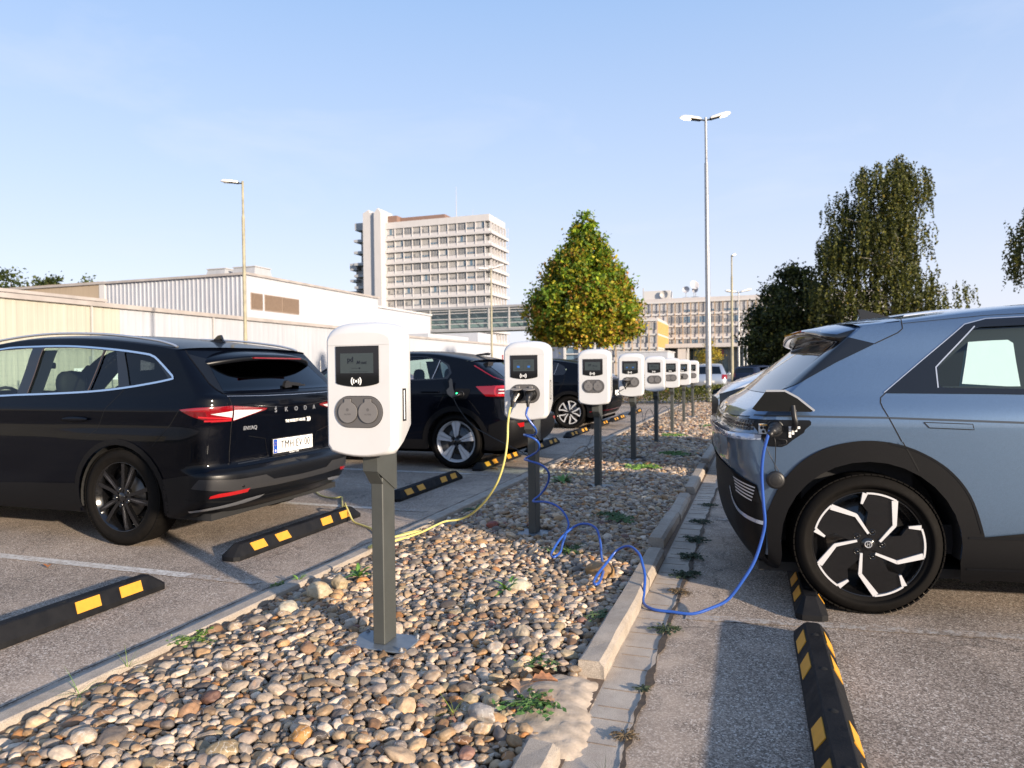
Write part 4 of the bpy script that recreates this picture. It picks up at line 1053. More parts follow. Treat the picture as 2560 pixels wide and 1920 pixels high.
def poly_strip(pts, widths):
    """outline of a strip of varying width along a 2D polyline"""
    L_, R_ = [], []
    P = [Vector(p) for p in pts]
    for i, p in enumerate(P):
        a = P[max(i - 1, 0)]; b = P[min(i + 1, len(P) - 1)]; t = (b - a).normalized(); n = Vector((-t.y, t.x))
        L_.append(tuple(p + n * widths[i] / 2)); R_.append(tuple(p - n * widths[i] / 2))
    return L_ + R_[::-1]
def make_wheel(parent, x, yo, side, R, rr, W, style, phase=0., steer=0.):
    """yo: y of the tyre's outer face; side = +1/-1 pointing outwards"""
    w = empty('wheel', (x, yo, R), 0, parent); s = side
    AX = (0, s, 0)     # lathe axis outwards
    prof = []
    hw = W / 2
    # tyre, from inner bead to outer bead (h measured from outer face, outward +)
    for (r_, h_) in ((rr + .004, -W + .012), (rr + .03, -W + .002), (R - .055, -W - .004), (R - .018, -W + .010), (R - .004, -W + .034), (R, -W + .06), (R, -.06), (R - .003, -.034), (R - .017, -.010), (R - .042, .001), (R - .070, .004), (rr + .034, .0015), (rr + .016, -.001), (rr + .006, -.006), (rr + .001, -.014)):
        prof.append((r_, h_))
    ty = MB().lathe(prof, (0, 0, 0), AX, 96)
    # tread blocks at both shoulders and circumferential grooves
    nb = 72
    for k in range(nb):
        a = 2 * pi * k / nb; c, sn = cos(a), sin(a); t = Vector((-sn, 0, c)); o = Vector((c, 0, sn))
        for (h0, h1, sk) in ((-.052, -.014, .3), (-W + .016, -W + .055, -.3)):
            cc = o * (R - .0015) + Vector((0, s * (h0 + h1) / 2, 0))
            ty.obox(cc, t + Vector((0, sk * .2, 0)), Vector((0, 1, 0)), o, .0135, (h1 - h0) / 2, .0032)
    ty.build('tyre', TYRE, w)
    # rim barrel and lip
    MB().lathe([(rr + .004, -W + .015), (rr - .012, -W + .03), (rr - .035, -.10), (rr - .030, -.05), (rr - .010, -.030), (rr - .003, -.014), (rr + .001, -.010), (rr + .004, -.014)], (0, 0, 0), AX, 72).build('rim', RIMD if style != 'c40' else RIMS, w)
    MB().lathe([(0, -.085), (rr * .62, -.085), (rr * .62, -.10), (0, -.10)], (0, 0, 0), AX, 40).build('brake_disc', DISCM, w)
    E = Vector((1, 0, 0)); Z = Vector((0, 0, 1))
    def rot(P, a): c, sn = cos(a), sin(a); return [(p[0] * c - p[1] * sn, p[0] * sn + p[1] * c) for p in P]
    def ext(b, P, y0, y1):
        # outline in wheel plane; y0 (back) to y1 (front), measured outwards
        ux = Vector((-s, 0, 0)) if s > 0 else Vector((1, 0, 0))   # seen from outside: x to the right
        b.prism(P if True else P, (0, s * y0, 0), ux, Z, (0, s * (y1 - y0), 0))
    back = MB(); face = MB()
    if style == 'five_blade':
        # black dished blades with machined edging
        for k in range(5):
            a = phase + 2 * pi * k / 5
            P = [(-.10, -.10), (-.15, -.59), (.14, -.97), (.40, -.90), (.60, -.78), (.57, -.56), (.36, -.50), (.26, -.30), (.16, -.12)]
            P = [(p[0] * rr, p[1] * rr) for p in P]
            ext(back, rot(P, a), -.052, -.018)
            P2 = [(-.125, -.17), (-.150, -.585), (.125, -.965)]
            S1 = poly_strip([(p[0] * rr, p[1] * rr) for p in P2[:2]], [.045 * rr, .065 * rr])
            ext(face, rot(S1, a), -.020, -.0085)
            S2 = poly_strip([(p[0] * rr, p[1] * rr) for p in [(-.150, -.575), (.125, -.962)]], [.070 * rr, .110 * rr])
            ext(face, rot(S2, a), -.020, -.0075)
            arc = [(.985 * cos(radians(t)) * rr, .985 * sin(radians(t)) * rr) for t in range(-84, -48, 4)]
            ext(face, rot(poly_strip(arc, [.034 * rr] * len(arc)), a), -.020, -.0065)
            S3 = poly_strip([(p[0] * rr, p[1] * rr) for p in [(.625, -.765), (.555, -.56)]], [.095 * rr, .04 * rr])
            ext(face, rot(S3, a), -.020, -.0068)
        back.lathe([(0, -.026), (.16 * rr, -.027), (.26 * rr, -.033), (.30 * rr, -.05)], (0, 0, 0), AX, 30)
        # dark web behind
        back.lathe([(0, -.060), (.93 * rr, -.054), (.93 * rr, -.062)], (0, 0, 0), AX, 50)
    elif style == 'c40':
        back.lathe([(0, -.058), (.95 * rr, -.050), (.95 * rr, -.060)], (0, 0, 0), AX, 50)
        for k in range(5):
            a = phase + 2 * pi * k / 5
            for sg in (-1, 1):
                P = [(sg * .012, -.20), (sg * .012, -.97), (sg * .17, -.955), (sg * .235, -.90), (sg * .16, -.62), (sg * .075, -.22)]
                P = [(p[0] * rr, p[1] * rr) for p in P]
                ext(face, rot(P, a), -.045, -.018)
        back.lathe([(0, -.020), (.13 * rr, -.020), (.17 * rr, -.03), (.24 * rr, -.045)], (0, 0, 0), AX, 30)
    elif style == 'petal':
        back.lathe([(0, -.058), (.95 * rr, -.050), (.95 * rr, -.060)], (0, 0, 0), AX, 50)
        for k in range(5):
            a = phase + 2 * pi * k / 5
            for sg in (-1, 1):
                S = poly_strip([(sg * .02 * rr, -.18 * rr), (sg * .13 * rr, -.52 * rr), (sg * .33 * rr, -.86 * rr)], [.06 * rr, .09 * rr, .11 * rr])
                ext(face, rot(S, a), -.036, -.020)
            arc = [(.93 * cos(radians(t)) * rr, .93 * sin(radians(t)) * rr) for t in range(-112, -66, 4)]
            ext(face, rot(poly_strip(arc, [.06 * rr] * len(arc)), a), -.036, -.0205)
        back.lathe([(0, -.022), (.12 * rr, -.022), (.2 * rr, -.045)], (0, 0, 0), AX, 30)
    elif style == 'turbine':
        for k in range(5):
            a = phase + 2 * pi * k / 5
            for da, wd in ((0, 1.), (.42, .8)):
                P = [(-.05, -.12), (-.075 * wd, -.55), (-.05 * wd, -.97), (.10 * wd, -.96), (.055 * wd, -.5), (.05, -.12)]
                P = [(p[0] * rr, p[1] * rr) for p in P]
                ext(back, rot(P, a + da), -.050, -.020)
        face_ = [( .0, -.28), (.035, -.62), (.012, -.92), (-.022, -.6)]
        for k in range(5):
            ext(face, rot([(p[0] * rr, p[1] * rr) for p in face_], phase + 2 * pi * k / 5), -.021, -.0175)
        back.lathe([(0, -.018), (.12 * rr, -.019), (.20 * rr, -.028), (.24 * rr, -.05)], (0, 0, 0), AX, 30)
    else:
        for k in range(7):
            P = [(-.06, -.1), (-.09, -.95), (.09, -.95), (.06, -.1)]
            ext(face, rot([(p[0] * rr, p[1] * rr) for p in P], phase + 2 * pi * k / 7), -.045, -.015)
    back.build('spokes', RIMD, w)
    face.build('spoke_facing', RIMS if style != 'turbine' else mat('dark_silver_facing', (.20, .20, .21), .22, metal=.9), w)
    lug = MB()
    for k in range(5):
        lug = MB(); a = phase + pi / 5 + 2 * pi * k / 5; lug.lathe([(0, -.012), (.0070, -.013), (.0085, -.024), (.0105, -.024), (.013, -.013), (.0165, -.014), (.018, -.05)], (.245 * rr * cos(a), 0, .245 * rr * sin(a)), AX, 12); lug.build('wheel_nut', RIMD, w)
    cap = MB().lathe([(0, -.0115), (.118 * rr, -.0120), (.128 * rr, -.016), (.135 * rr, -.03)], (0, 0, 0), AX, 30)
    cap.build('hub_cap', GLOSSB, w)
    return w
def smooth_s(pts, n=5):
    return [(pts[0][0], p.x, p.y) for p in spline([(q[1], q[2], 0) for q in pts], n)]
def rounded(pts, r=.02, n=4):
    """side outline with rounded corners"""
    out = []; m = len(pts)
    for i in range(m):
        p = Vector(pts[i][1:3]); a = Vector(pts[i - 1][1:3]); b = Vector(pts[(i + 1) % m][1:3])
        da = (a - p); db = (b - p); k = min(r, da.length * .45, db.length * .45); p0 = p + da.normalized() * k; p1 = p + db.normalized() * k
        for j in range(n + 1):
            t = j / n; q = p0 * (1 - t) ** 2 + p * 2 * t * (1 - t) + p1 * t * t; out.append((pts[i][0], q.x, q.y))
    return out
def arch_liner(b, x, side, yo, R, zc, depth=.32):
    """dark barrel behind a wheel opening"""
    n = 24; V = []
    for k in range(n + 1):
        a = pi * k / n * 1.12 - .06 * pi
        for y in (yo, yo - depth): V.append((x + R * cos(a), side * y, zc + R * sin(a)))
    F = [(2 * k, 2 * k + 1, 2 * k + 3, 2 * k + 2) for k in range(n)]
    b.add(V, F)
    V = [(x + R * cos(pi * k / n * 1.12 - .06 * pi), side * (yo - depth), zc + R * sin(pi * k / n * 1.12 - .06 * pi)) for k in range(n + 1)]
    b.add(V, [tuple(range(n + 1))])
def seat(b, x, y, w=.24, head=True):
    """a car seat facing -x"""
    for (x0, x1, z0, z1, ww) in ((x - .48, x + .02, .42, .58, w), ):
        b.box(x0, x1, y - ww, y + ww, z0, z1, .05)
    pts = [(x - .02, .55), (x + .10, .60), (x + .24, 1.02), (x + .20, 1.08), (x + .12, 1.07)]
    b.prism(pts, (0, y - w, 0), (1, 0, 0), (0, 0, 1), (0, 2 * w, 0))
    if head:
        V = []; n = 16
        for i in range(9):
            p = -pi / 2 + pi * i / 8
            for j in range(n):
                a = 2 * pi * j / n
                sx = abs(cos(a)) ** .7 * (1 if cos(a) > 0 else -1); sy = abs(sin(a)) ** .6 * (1 if sin(a) > 0 else -1)
                V.append((x + .19 + .055 * sx * cos(p) ** .6, y + .135 * sy * cos(p) ** .5, 1.20 + .115 * sin(p)))
        F = [(i * n + j, i * n + (j + 1) % n, (i + 1) * n + (j + 1) % n, (i + 1) * n + j) for i in range(8) for j in range(n)]
        b.add(V, F, True)
def front_cap(sh, qf, zlow, parent, material):
    zt = sh.ztop(qf); V = []; nz = 10; nt = 8
    for i in range(nz + 1):
        z = zlow + (zt - zlow) * i / nz; w = sh.hw(qf, z)
        for j in range(-nt, nt + 1): V.append((qf - .02 * (1 - (j / nt) ** 2), w * j / nt, z))
    n = 2 * nt + 1; F = [(i * n + j, i * n + j + 1, (i + 1) * n + j + 1, (i + 1) * n + j) for i in range(nz) for j in range(n - 1)]
    top = len(V)
    for j in range(-nt, nt + 1):
        w = sh.hw(qf, zt); y = w * j / nt; V.append((qf, y, zt + sh.crown(qf) * sqrt(max(0, 1 - (j / nt) ** 2))))
    F += [(nz * n + j, nz * n + j + 1, top + j + 1, top + j) for j in range(n - 1)]
    return mesh_obj('front_bumper', V, F, material, parent, True)
def arc_s(q, zc, r, a0, a1, n=18):
    return [('s', q + r * cos(radians(a0 + (a1 - a0) * k / n)), zc + r * sin(radians(a0 + (a1 - a0) * k / n))) for k in range(n + 1)]
def underside(parent, q0, q1, w, z):
    return MB().box(q0, q1, -w, w, z, z + .05).build('underbody', SOFTBLACK, parent)
def mirror_cap(parent, x, y, z, side, material):
    b = MB(); V = []; n = 14
    for i in range(9):
        p = -pi / 2 + pi * i / 8
        for j in range(n):
            a = 2 * pi * j / n; V.append((x + .06 * cos(a) * cos(p), y + side * (.11 + .105 * sin(p)), z + .07 * sin(a) * cos(p) ** .7))
    b.add(V, [(i * n + j, i * n + (j + 1) % n, (i + 1) * n + (j + 1) % n, (i + 1) * n + j) for i in range(8) for j in range(n)], True)
    b.bar((x, y - side * .02, z - .03), (x, y + side * .08, z - .01), .05, .03)
    return b.build('wing_mirror', material, parent)
def plate(parent, sh, y, z, text, w=.52, h=.112, off=.01, strip=True):
    """German number plate on the tail, centred at y"""
    X = sh.map(sh.uz(('r', abs(y), z))[0], z)[0] + off
    m_ = MB().box(X, X + .004, y - w / 2, y + w / 2, z - h / 2, z + h / 2).build('number_plate', WHITEINK, parent)
    MB().box(X - .006, X + .002, y - w / 2 - .009, y + w / 2 + .009, z - h / 2 - .020, z + h / 2 + .008).build('plate_holder', BLACK, m_)
    return X, m_
# ------------------------------------------------------------------ blue-grey electric car on the right (charging)
def car_ioniq():
    car = empty('parked_car', (.527, 4.0, 0), pi + radians(6.8))
    tag(car, 'blue-grey hatchback on the right, charging through its open rear flap', 'car', 'cars parked along the charging row')
    # local: x back, near side is +y after the half turn; body side plane at local y=0 is the near side -> shift by half width
    HW = .945
    inner = car
    hz = smooth_interp([.15, .25, .40, .60, .95, 1.02, 1.14, 1.30, 1.50, 1.56, 1.62], [.86, .915, .940, .945, .945, .938, .892, .831, .757, .715, .64])
    fr = lambda q: 1 - (0 if q > -3.0 else .42 * ((-3.0 - q) / .85) ** 2.2) - (.022 * (q / .55) ** 2 if q > 0 else 0)
    sh = Shell(lambda q, z: hz(z) * fr(q), smooth_interp([.16, .22, .30, .38, .46, .56, .66, .70, .74, .80, .885, .912, .921, .930, .938, .99, 1.01, 1.04, 1.12, 1.25, 1.385, 1.50, 1.58],
               [.42, .55, .62, .650, .662, .668, .672, .680, .694, .700, .705, .705, .702, .674, .667, .652, .637, .61, .475, .325, .170, .035, -.06]),
               .05, lambda z: float(np.interp(z, [.9, 1.02, 1.12, 1.4], [.10, .09, .035, .012])), lambda z: float(np.interp(z, [.9, 1.02, 1.12, 1.4], [.24, .22, .12, .06])),
               smooth_interp([-3.85, -3.6, -2.9, -2.72, -1.95, -1.55, -1.0, -.6, -.22, .0, .12], [.70, .80, .93, .97, 1.46, 1.555, 1.565, 1.545, 1.505, 1.485, 1.478]),
               lambda q: float(np.interp(q, [-3.8, -2.8, -2.0, -1.2, 0, .3], [.05, .09, .06, .055, .045, .03])), -3.85)
    sh.zre = 1.478
    body = empty('body', (0, -HW * 0, 0), 0, car); body = car
    OFF = HW
    root = empty('body_frame'); bpy.data.objects.remove(root)
    # opening outlines -------------------------------------------------
    win_r = rounded([('s', -.340, 1.162), ('s', -.343, 1.262), ('s', -.545, 1.468), ('s', -1.02, 1.482), ('s', -1.02, 1.145)], .03)
    win_f = [('s', -1.09, 1.140), ('s', -1.09, 1.482), ('s', -1.62, 1.480), ('s', -2.05, 1.36), ('s', -2.62, 1.05), ('s', -2.62, 1.03)]
    archR = [('s', .405, .18)] + arc_s(0, .380, .405, -12, 192) + [('s', -.405, .18)]
    archF = [('s', -3.0 + .405, .18)] + arc_s(-3.0, .380, .405, -12, 192) + [('s', -3.405, .18)]
    P = sh.body_outline(.20, -3.85)
    # wheel openings notch the sill line
    low = [('r', 0, .28), ('s', .47, .28)] + arc_s(0, .375, .425, -9, 189)[0:] + [('s', -.44, .305), ('s', -2.56, .305)] + arc_s(-3.0, .375, .425, -9, 189) + [('s', -3.5, .22), ('s', -3.85, .30)]
    outline = low + P[1:-1]
    sh.panel('body_shell', outline, BLUEP, car, 0, holes=[win_r, win_f])
    sh.top('roof_panel', BLUEP, car, -3.85, mats=[BLUEP, GLASS_C], pick=lambda q, y: 1 if -2.66 < q < -1.80 and abs(y) < .60 + .05 * (-(q + 1.8)) else 0)
    front_cap(sh, -3.85, .3, car, CLAD)
    sh.panel('side_window', win_r, GLASS_C, car, -.006, merge=False)
    sh.panel('side_window', win_f, GLASS_C, car, -.006, merge=False)
    # black window surround with the slanting quarter blade
    sur = [('s', -.085, 1.135), ('s', -.368, 1.372), ('s', -.500, 1.482), ('s', -.60, 1.508), ('s', -1.2, 1.528), ('s', -1.62, 1.525), ('s', -2.08, 1.39), ('s', -2.70, 1.04), ('s', -2.70, 1.01), ('s', -1.2, 1.115), ('s', -.60, 1.128)]
    sh.panel('window_surround', sur, GLOSSB, car, .0035, holes=[win_r, win_f])
    sh.lines('window_trim', [[('s', -.082, 1.137), ('s', -.366, 1.374), ('s', -.498, 1.484), ('s', -.60, 1.511), ('s', -1.2, 1.531)], ], .004, SATIN, car, .006)
    sh.lines('window_seal', [[('s', -.335, 1.160), ('s', -.338, 1.264), ('s', -.543, 1.473)]], .006, SATIN, car, .0055)
    # inner frame of the door behind the glass
    ib = sh.panel('door_inner_frame', [('s', -.30, 1.13), ('s', -.30, 1.30), ('s', -.52, 1.52), ('s', -1.06, 1.52), ('s', -1.06, 1.12)], INTER, car, -.035, holes=[[('s', -.352, 1.180), ('s', -.356, 1.272), ('s', -.520, 1.408), ('s', -.700, 1.413), ('s', -.722, 1.395), ('s', -.722, 1.178)]])
    # black blade under the spoiler, running along the rear glass
    sh.panel('rear_pillar_blade', [('s', .205, 1.470), ('s', -.065, 1.392), ('s', .130, 1.297), ('s', .368, 1.162), ('s', .41, 1.135), ('s', .455, 1.120), ('s', .30, 1.245), ('s', .155, 1.385), ('s', .10, 1.44)], GLOSSB, car, .003)
    gl = [('r', .0, 1.125), ('r', .80, 1.128), ('r', .765, 1.25), ('r', .70, 1.395), ('r', .64, 1.43), ('r', 0, 1.46)]
    sh.panel('rear_window', gl, GLASS_D, car, .003)
    # seams: hatch, door, bumper corner
    sh.lines('panel_gap', [[('s', -.182, 1.532), ('s', -.205, 1.523), ('s', -.205, 1.470), ('s', -.180, 1.448), ('s', -.064, 1.393)],
                           [('s', -.092, 1.138), ('s', -.064, 1.113), ('s', -.060, 1.088), ('s', -.068, 1.062), ('s', -.150, .893)],
                           [('s', .562, 1.012), ('r', .40, .995), ('r', 0, .985)], [('s', -1.08, 1.14), ('s', -1.04, .60), ('s', -1.10, .45)],
                           [('s', .53, 1.045), ('r', .80, 1.075), ('r', .76, 1.112)],
                           [('r', .72, .90), ('r', .70, .66)], [('r', .30, .90), ('r', .30, .66)]], .0055, SEAM, car, .0012)
    sh.lines('roof_gap', [[('s', -.21, 1.497), ('s', -.6, 1.530), ('s', -1.2, 1.548)]], .003, SEAM, car, .001)
    sh.lines('stripe', [[('s', .545, 1.021), ('s', -.078, 1.012), ('s', -.694, .990), ('s', -2.6, .955)]], .0105, mat('dark_stripe', (.035, .045, .06), .3), car, .0010)
    # door handle: flush, outlined
    hd = [('s', -.252, .990), ('s', -.470, .982), ('s', -.476, .955), ('s', -.276, .963)]
    sh.panel('door_handle', hd, BLUEP, car, .0030, merge=False)
    sh.lines('handle_gap', [hd], .0042, SEAM, car, .0032, closed=True)
    hd2 = [('s', -1.36, .962), ('s', -1.58, .955), ('s', -1.586, .928), ('s', -1.386, .936)]
    sh.panel('door_handle', hd2, BLUEP, car, .0030, merge=False); sh.lines('handle_gap', [hd2], .0042, SEAM, car, .0032, closed=True)
    # wheel-arch cladding and sill
    def arch(qc, tailw=1):
        outer = [('s', qc + .47, .185), ('s', qc + .490, .34)] + smooth_s([('s', qc + .500, .50), ('s', qc + .432, .652), ('s', qc + .333, .777), ('s', qc + .204, .857), ('s', qc + .055, .894), ('s', qc - .09, .889), ('s', qc - .227, .846), ('s', qc - .361, .759), ('s', qc - .460, .628), ('s', qc - .519, .440), ('s', qc - .525, .36)])
        inner = [('s', qc - .435, .185)] + arc_s(qc, .365, .425, 190, -10) + [('s', qc + .43, .185)]
        return outer + [('s', qc - .525, .185)] + inner
    for qc in (0, -3.0):
        sh.panel('wheel_arch_trim', arch(qc), CLAD, car, .012, merge=False, gu=.04, gz=.04)
    sh.lines('arch_highlight', [smooth_s([('s', -.087, .886), ('s', -.222, .843), ('s', -.355, .756), ('s', -.453, .626), ('s', -.510, .442)])], .010, CLAD2, car, .0135)
    sh.panel('sill_trim', [('s', -.50, .20), ('s', -.525, .425), ('s', -1.2, .52), ('s', -1.8, .52), ('s', -2.48, .43), ('s', -2.5, .20)], CLAD, car, .010, merge=False)
    sh.lines('sill_line', [[('s', -.45, .42), ('s', -.70, .424), ('s', -2.4, .44)], [('s', -.45, .262), ('s', -2.4, .27)]], .012, CLAD2, car, .014)
    sh.lines('arch_gap', [[('s', -.150, .893), ('s', -.190, .820), ('s', -.226, .745)]], .0055, SEAM, car, .0135)
    # tail: pixel lamps, light strip, lower bumper
    lampo = [('s', .565, 1.006), ('s', .570, .940), ('r', .60, .938), ('r', 0, .938), ('r', 0, .992), ('r', .60, .998)]
    lp = sh.panel('tail_lamp', lampo, GLOSSB, car, .004)
    pix = MB()
    for row in range(3):
        for c in range(22):
            u0 = .09 + c * .030
            z0 = .943 + row * .0180
            q = [sh.pn(u0 + a * .0225, z0 + b_ * .0135, .0062) for a, b_ in ((0, 0), (1, 0), (1, 1), (0, 1))]
            pix.add([(p.x, p.y, p.z) for p, n in q], [(0, 1, 2, 3)]); pix.add([(p.x, -p.y, p.z) for p, n in q], [(3, 2, 1, 0)])
    pix.build('lamp_pixels', mat('dark_red_pixel', (.022, .018, .020), .30), lp)
    sh.panel('tail_light_strip', [('s', .520, .922), ('s', .524, .894), ('r', .60, .888), ('r', 0, .888), ('r', 0, .917), ('r', .60, .918)], mat('pale_blue_strip', (.36, .42, .54), .22, metal=.5, coat=1.), car, .010)
    sh.panel('rear_bumper_lower', [('u', .045, .655), ('s', .500, .52), ('s', .497, .28), ('s', .46, .215), ('r', .6, .195), ('r', 0, .190), ('r', 0, .715), ('r', .5, .715), ('u', .30, .712)], CLAD, car, .006)
    sh.panel('bumper_vent', [('u', .045, .640), ('u', .020, .560), ('u', .26, .590), ('u', .30, .695)], CLAD2, car, .010)
    sl = []
    for k in range(5):
        z = .640 - .0175 * k
        sl.append([('u', .055 + .008 * k, z), ('u', .275 - .006 * k, z + .034)])
    sh.lines('vent_fins', sl, .0065, RIMS, car, .0135)
    sh.lines('bumper_silver_line', [smooth_s([('u', -.09, .447), ('u', .02, .458), ('u', .14, .476), ('u', .24, .500), ('u', .33, .545), ('u', .40, .60)])], .020, mat('pale_blue_strip', (.4, .4, .4)), car, .011)
    # open charge flap, port recess
    flap = MB()
    FP = [(.573, 1.060), (.505, 1.150), (.412, 1.150), (.350, 1.115), (.274, 1.052), (.286, 1.044), (.55, 1.048)]
    flap.prism(FP, (0, HW + .045, 0), (1, 0, 0), (0, 0, 1), (0, .004, 0))
    fo = flap.build('charge_flap', GLOSSB, car)
    # sheet metal outside of the flap is its upper side: a thin painted lip
    V = []
    lip = [(.505, 1.153), (.412, 1.153), (.350, 1.118), (.270, 1.050)]
    b = MB()
    for i in range(3):
        b.bar((lip[i][0], HW + .047, lip[i][1]), (lip[i + 1][0], HW + .047, lip[i + 1][1]), .010, .006, (0, 1, 0))
    b.build('flap_lip', SATIN, fo)
    MB().tube(spline([(.372, HW + .04, 1.075), (.368, HW + .055, 1.02), (.362, HW + .05, .985), (.362, HW + .01, .955)], 5), .014, 8).build('flap_hinge', BLACK, fo)
    port = [('s', .572, 1.000), ('s', .285, .998), ('s', .276, .990), ('s', .277, .975), ('s', .395, .868), ('s', .420, .857), ('s', .485, .860), ('s', .502, .872), ('s', .53, .925)]
    po = sh.panel('charge_port', port, CLAD2, car, .004, sides=(1,))
    sh.panel('port_label', [('s', .530, .978), ('s', .533, .925), ('s', .494, .925), ('s', .492, .978)], mat('pale_sticker', (.55, .58, .60), .5), po, .007, sides=(1,))
    b = MB()
    for (x, z) in ((.520, .958), (.502, .958), (.511, .938)): b.lathe([(0, .0095), (.0075, .0095), (.0075, .007)], (x, sh.hw(x, z), z), (0, 1, 0), 14)
    b.build('label_dot', BLACK, po)
    b = MB(); b.box(.494, .530, HW - .004, HW + .0085 - .02 * 0, .9705, .9765); b.build('label_bar', YELLOW, po)
    sq = MB()
    for row, cnt in enumerate((4, 3, 2, 1)):
        for c in range(cnt):
            x1 = .3865 - c * .0145; z1 = .966 - row * .0150; hwx = sh.hw(x1, z1) + .009
            sq.box(x1 - .0120, x1, hwx - .002, hwx + .0018, z1 - .0120, z1)
    sq.build('charge_pixels', WHITEINK, po)
    b = MB(); b.lathe([(.032, .004), (.044, .009), (.046, .004)], (.455, sh.hw(.455, .955), .955), (0, 1, 0), 28); b.lathe([(.0, .005), (.033, .005)], (.455, sh.hw(.455, .955), .955), (0, 1, 0), 28)
    b.tube(spline([(.437, HW + .005, .900), (.405, HW + .007, .897), (.398, HW + .007, .885), (.405, HW + .007, .872), (.44, HW + .007, .868)], 4), .003, 6)
    b.build('port_socket', BLACK, po)
    # dangling port cap on its strap
    cp = MB().lathe([(0, .022), (.040, .022), (.046, .016), (.046, .004), (.042, 0), (0, 0)], (.457, HW + .020, .690), (0, 1, 0), 28)
    co = cp.build('port_cap', BLACK, car)
    b = MB()
    b.lathe([(.030, .0225), (.0315, .0235), (.033, .0225)], (.457, HW + .020, .690), (0, 1, 0), 24)
    for k in range(7):
        a = 2 * pi * k / 6; rr_ = .016 if k < 6 else 0
        b.lathe([(.0055, .0222), (.0065, .0232), (.0075, .0222)], (.457 + rr_ * cos(a), HW + .020, .690 + rr_ * sin(a)), (0, 1, 0), 12)
    b.build('cap_pins', SOFTBLACK, co)
    MB().tube(spline([(.478, HW + .03, .935), (.462, HW + .055, .90), (.458, HW + .045, .83), (.460, HW + .035, .76), (.456, HW + .030, .735)], 6), .0022, 6).build('cap_strap', BLACK, co)
    MB().tube(spline([(.510, HW + .025, .905), (.500, HW + .030, .855), (.470, HW + .032, .79), (.440, HW + .030, .735)], 6), .0018, 6).build('cap_strap', BLACK, co)
    # spoiler: deep wing over the glass
    V = []; F = []; n = 0
    prof = [(-.20, 1.546, 0), (-.12, 1.538, 0), (-.02, 1.524, 0), (.08, 1.506, 0), (.15, 1.492, 0), (.205, 1.480, 0), (.215, 1.472, 0), (.215, 1.452, 0), (.195, 1.440, 0), (.14, 1.428, 0), (.11, 1.415, 0), (.06, 1.415, 0)]
    ys = np.linspace(-1, 1, 41)
    for t in ys:
        y = .752 * np.sign(t) * (1 - (1 - abs(t)) ** 1.35)
        drop = .050 * abs(y / .75) ** 2.6; back = .055 * (y / .75) ** 2 + .04 * max(0, (abs(y) - .66) / .09) ** 2
        for (q, z, _) in prof:
            f = (q + .20) / .42
            V.append((q - back * f, y * (1.0 - .0 * f), z + .018 - drop))
    n = len(prof)
    for i in range(len(ys) - 1):
        for k in range(n - 1): F.append((i * n + k, (i + 1) * n + k, (i + 1) * n + k + 1, i * n + k + 1))
    F.append(tuple(range(n))); F.append(tuple(range((len(ys) - 1) * n, len(ys) * n))[::-1])
    mi = [0 if (j % (n - 1)) < 5 else 1 for j in range(len(F) - 2)] + [1, 1]
    sp = mesh_obj('rear_spoiler', V, F, BLUEP, car, True, mats=[BLUEP, GLOSSB], midx=mi)
    MB().box(.212, .218, -.30, .30, 1.462 + .018, 1.474 + .018).build('brake_light', REDL, sp)
    # shark fin
    b = MB(); V = []
    for (q, z, w) in ((-.46, 1.600, .004), (-.40, 1.612, .016), (-.30, 1.632, .020), (-.215, 1.655, .010), (-.190, 1.656, .004), (-.205, 1.625, .016), (-.18, 1.598, .014)):
        V += [(q, -w, z), (q, w, z)]
    fin = [(-.42, 1.560), (-.34, 1.585), (-.26, 1.612), (-.195, 1.634), (-.172, 1.632), (-.185, 1.600), (-.165, 1.552)]
    b.prism(fin, (0, -.012, 0), (1, 0, 0), (0, 0, 1), (0, .024, 0)); b.prism([(p[0], 1.552 + (p[1] - 1.552) * .6) for p in fin], (0, -.022, 0), (1, 0, 0), (0, 0, 1), (0, .044, 0))
    b.build('shark_fin', GLOSSB, car)
    # cabin
    b = MB(); b.box(-2.6, .35, -.80, .80, .30, .45)
    seat(b, -.62, .40, .26, False); seat(b, -.62, -.40, .26, False); seat(b, -1.75, .38, .24, False); seat(b, -1.75, -.38, .24, False)
    b.box(-.25, .30, -.78, .78, .45, .96); b.box(-2.75, -2.35, -.75, .75, .5, .98)
    b.build('interior', INTER, car)
    for s in (1, -1):
        for q in (0, -3.0): b = MB(); arch_liner(b, q, s, .925, .435, .375); b.build('wheel_housing', SOFTBLACK, car)
    underside(car, -3.7, .52, .80, .17)
    mirror_cap(car, -2.45, .93, 1.08, 1, BLUEP); mirror_cap(car, -2.45, -.93, 1.08, -1, BLUEP)
    for q in (0, -3.0):
        make_wheel(car, q, HW - .012, 1, .360, .268, .245, 'five_blade', radians(0))
        make_wheel(car, q, -HW + .012, -1, .360, .268, .245, 'five_blade')
    for c in car.children:
        if c.name.startswith('wheel') and c.type == 'EMPTY' and c.location.y > 0:
            b = MB(); b.lathe([(.0135, -.0108), (.0160, -.0100), (.0185, -.0108)], (0, 0, 0), (0, 1, 0), 28)
            b.prism([(-.008, -.011), (-.005, -.011), (-.001, .011), (-.004, .011)], (0, -.0112, 0), (-1, 0, 0), (0, 0, 1), (0, .0012, 0)).prism([(.003, -.011), (.006, -.011), (.010, .011), (.007, .011)], (0, -.0112, 0), (-1, 0, 0), (0, 0, 1), (0, .0012, 0)).prism([(-.003, -.003), (.005, .001), (.005, .004), (-.003, 0)], (0, -.0112, 0), (-1, 0, 0), (0, 0, 1), (0, .0012, 0))
            b.build('hub_emblem', SATIN, c)
    # shift everything so the near flank lies on the traced plane
    for c in list(car.children): c.location.y -= HW
    return car
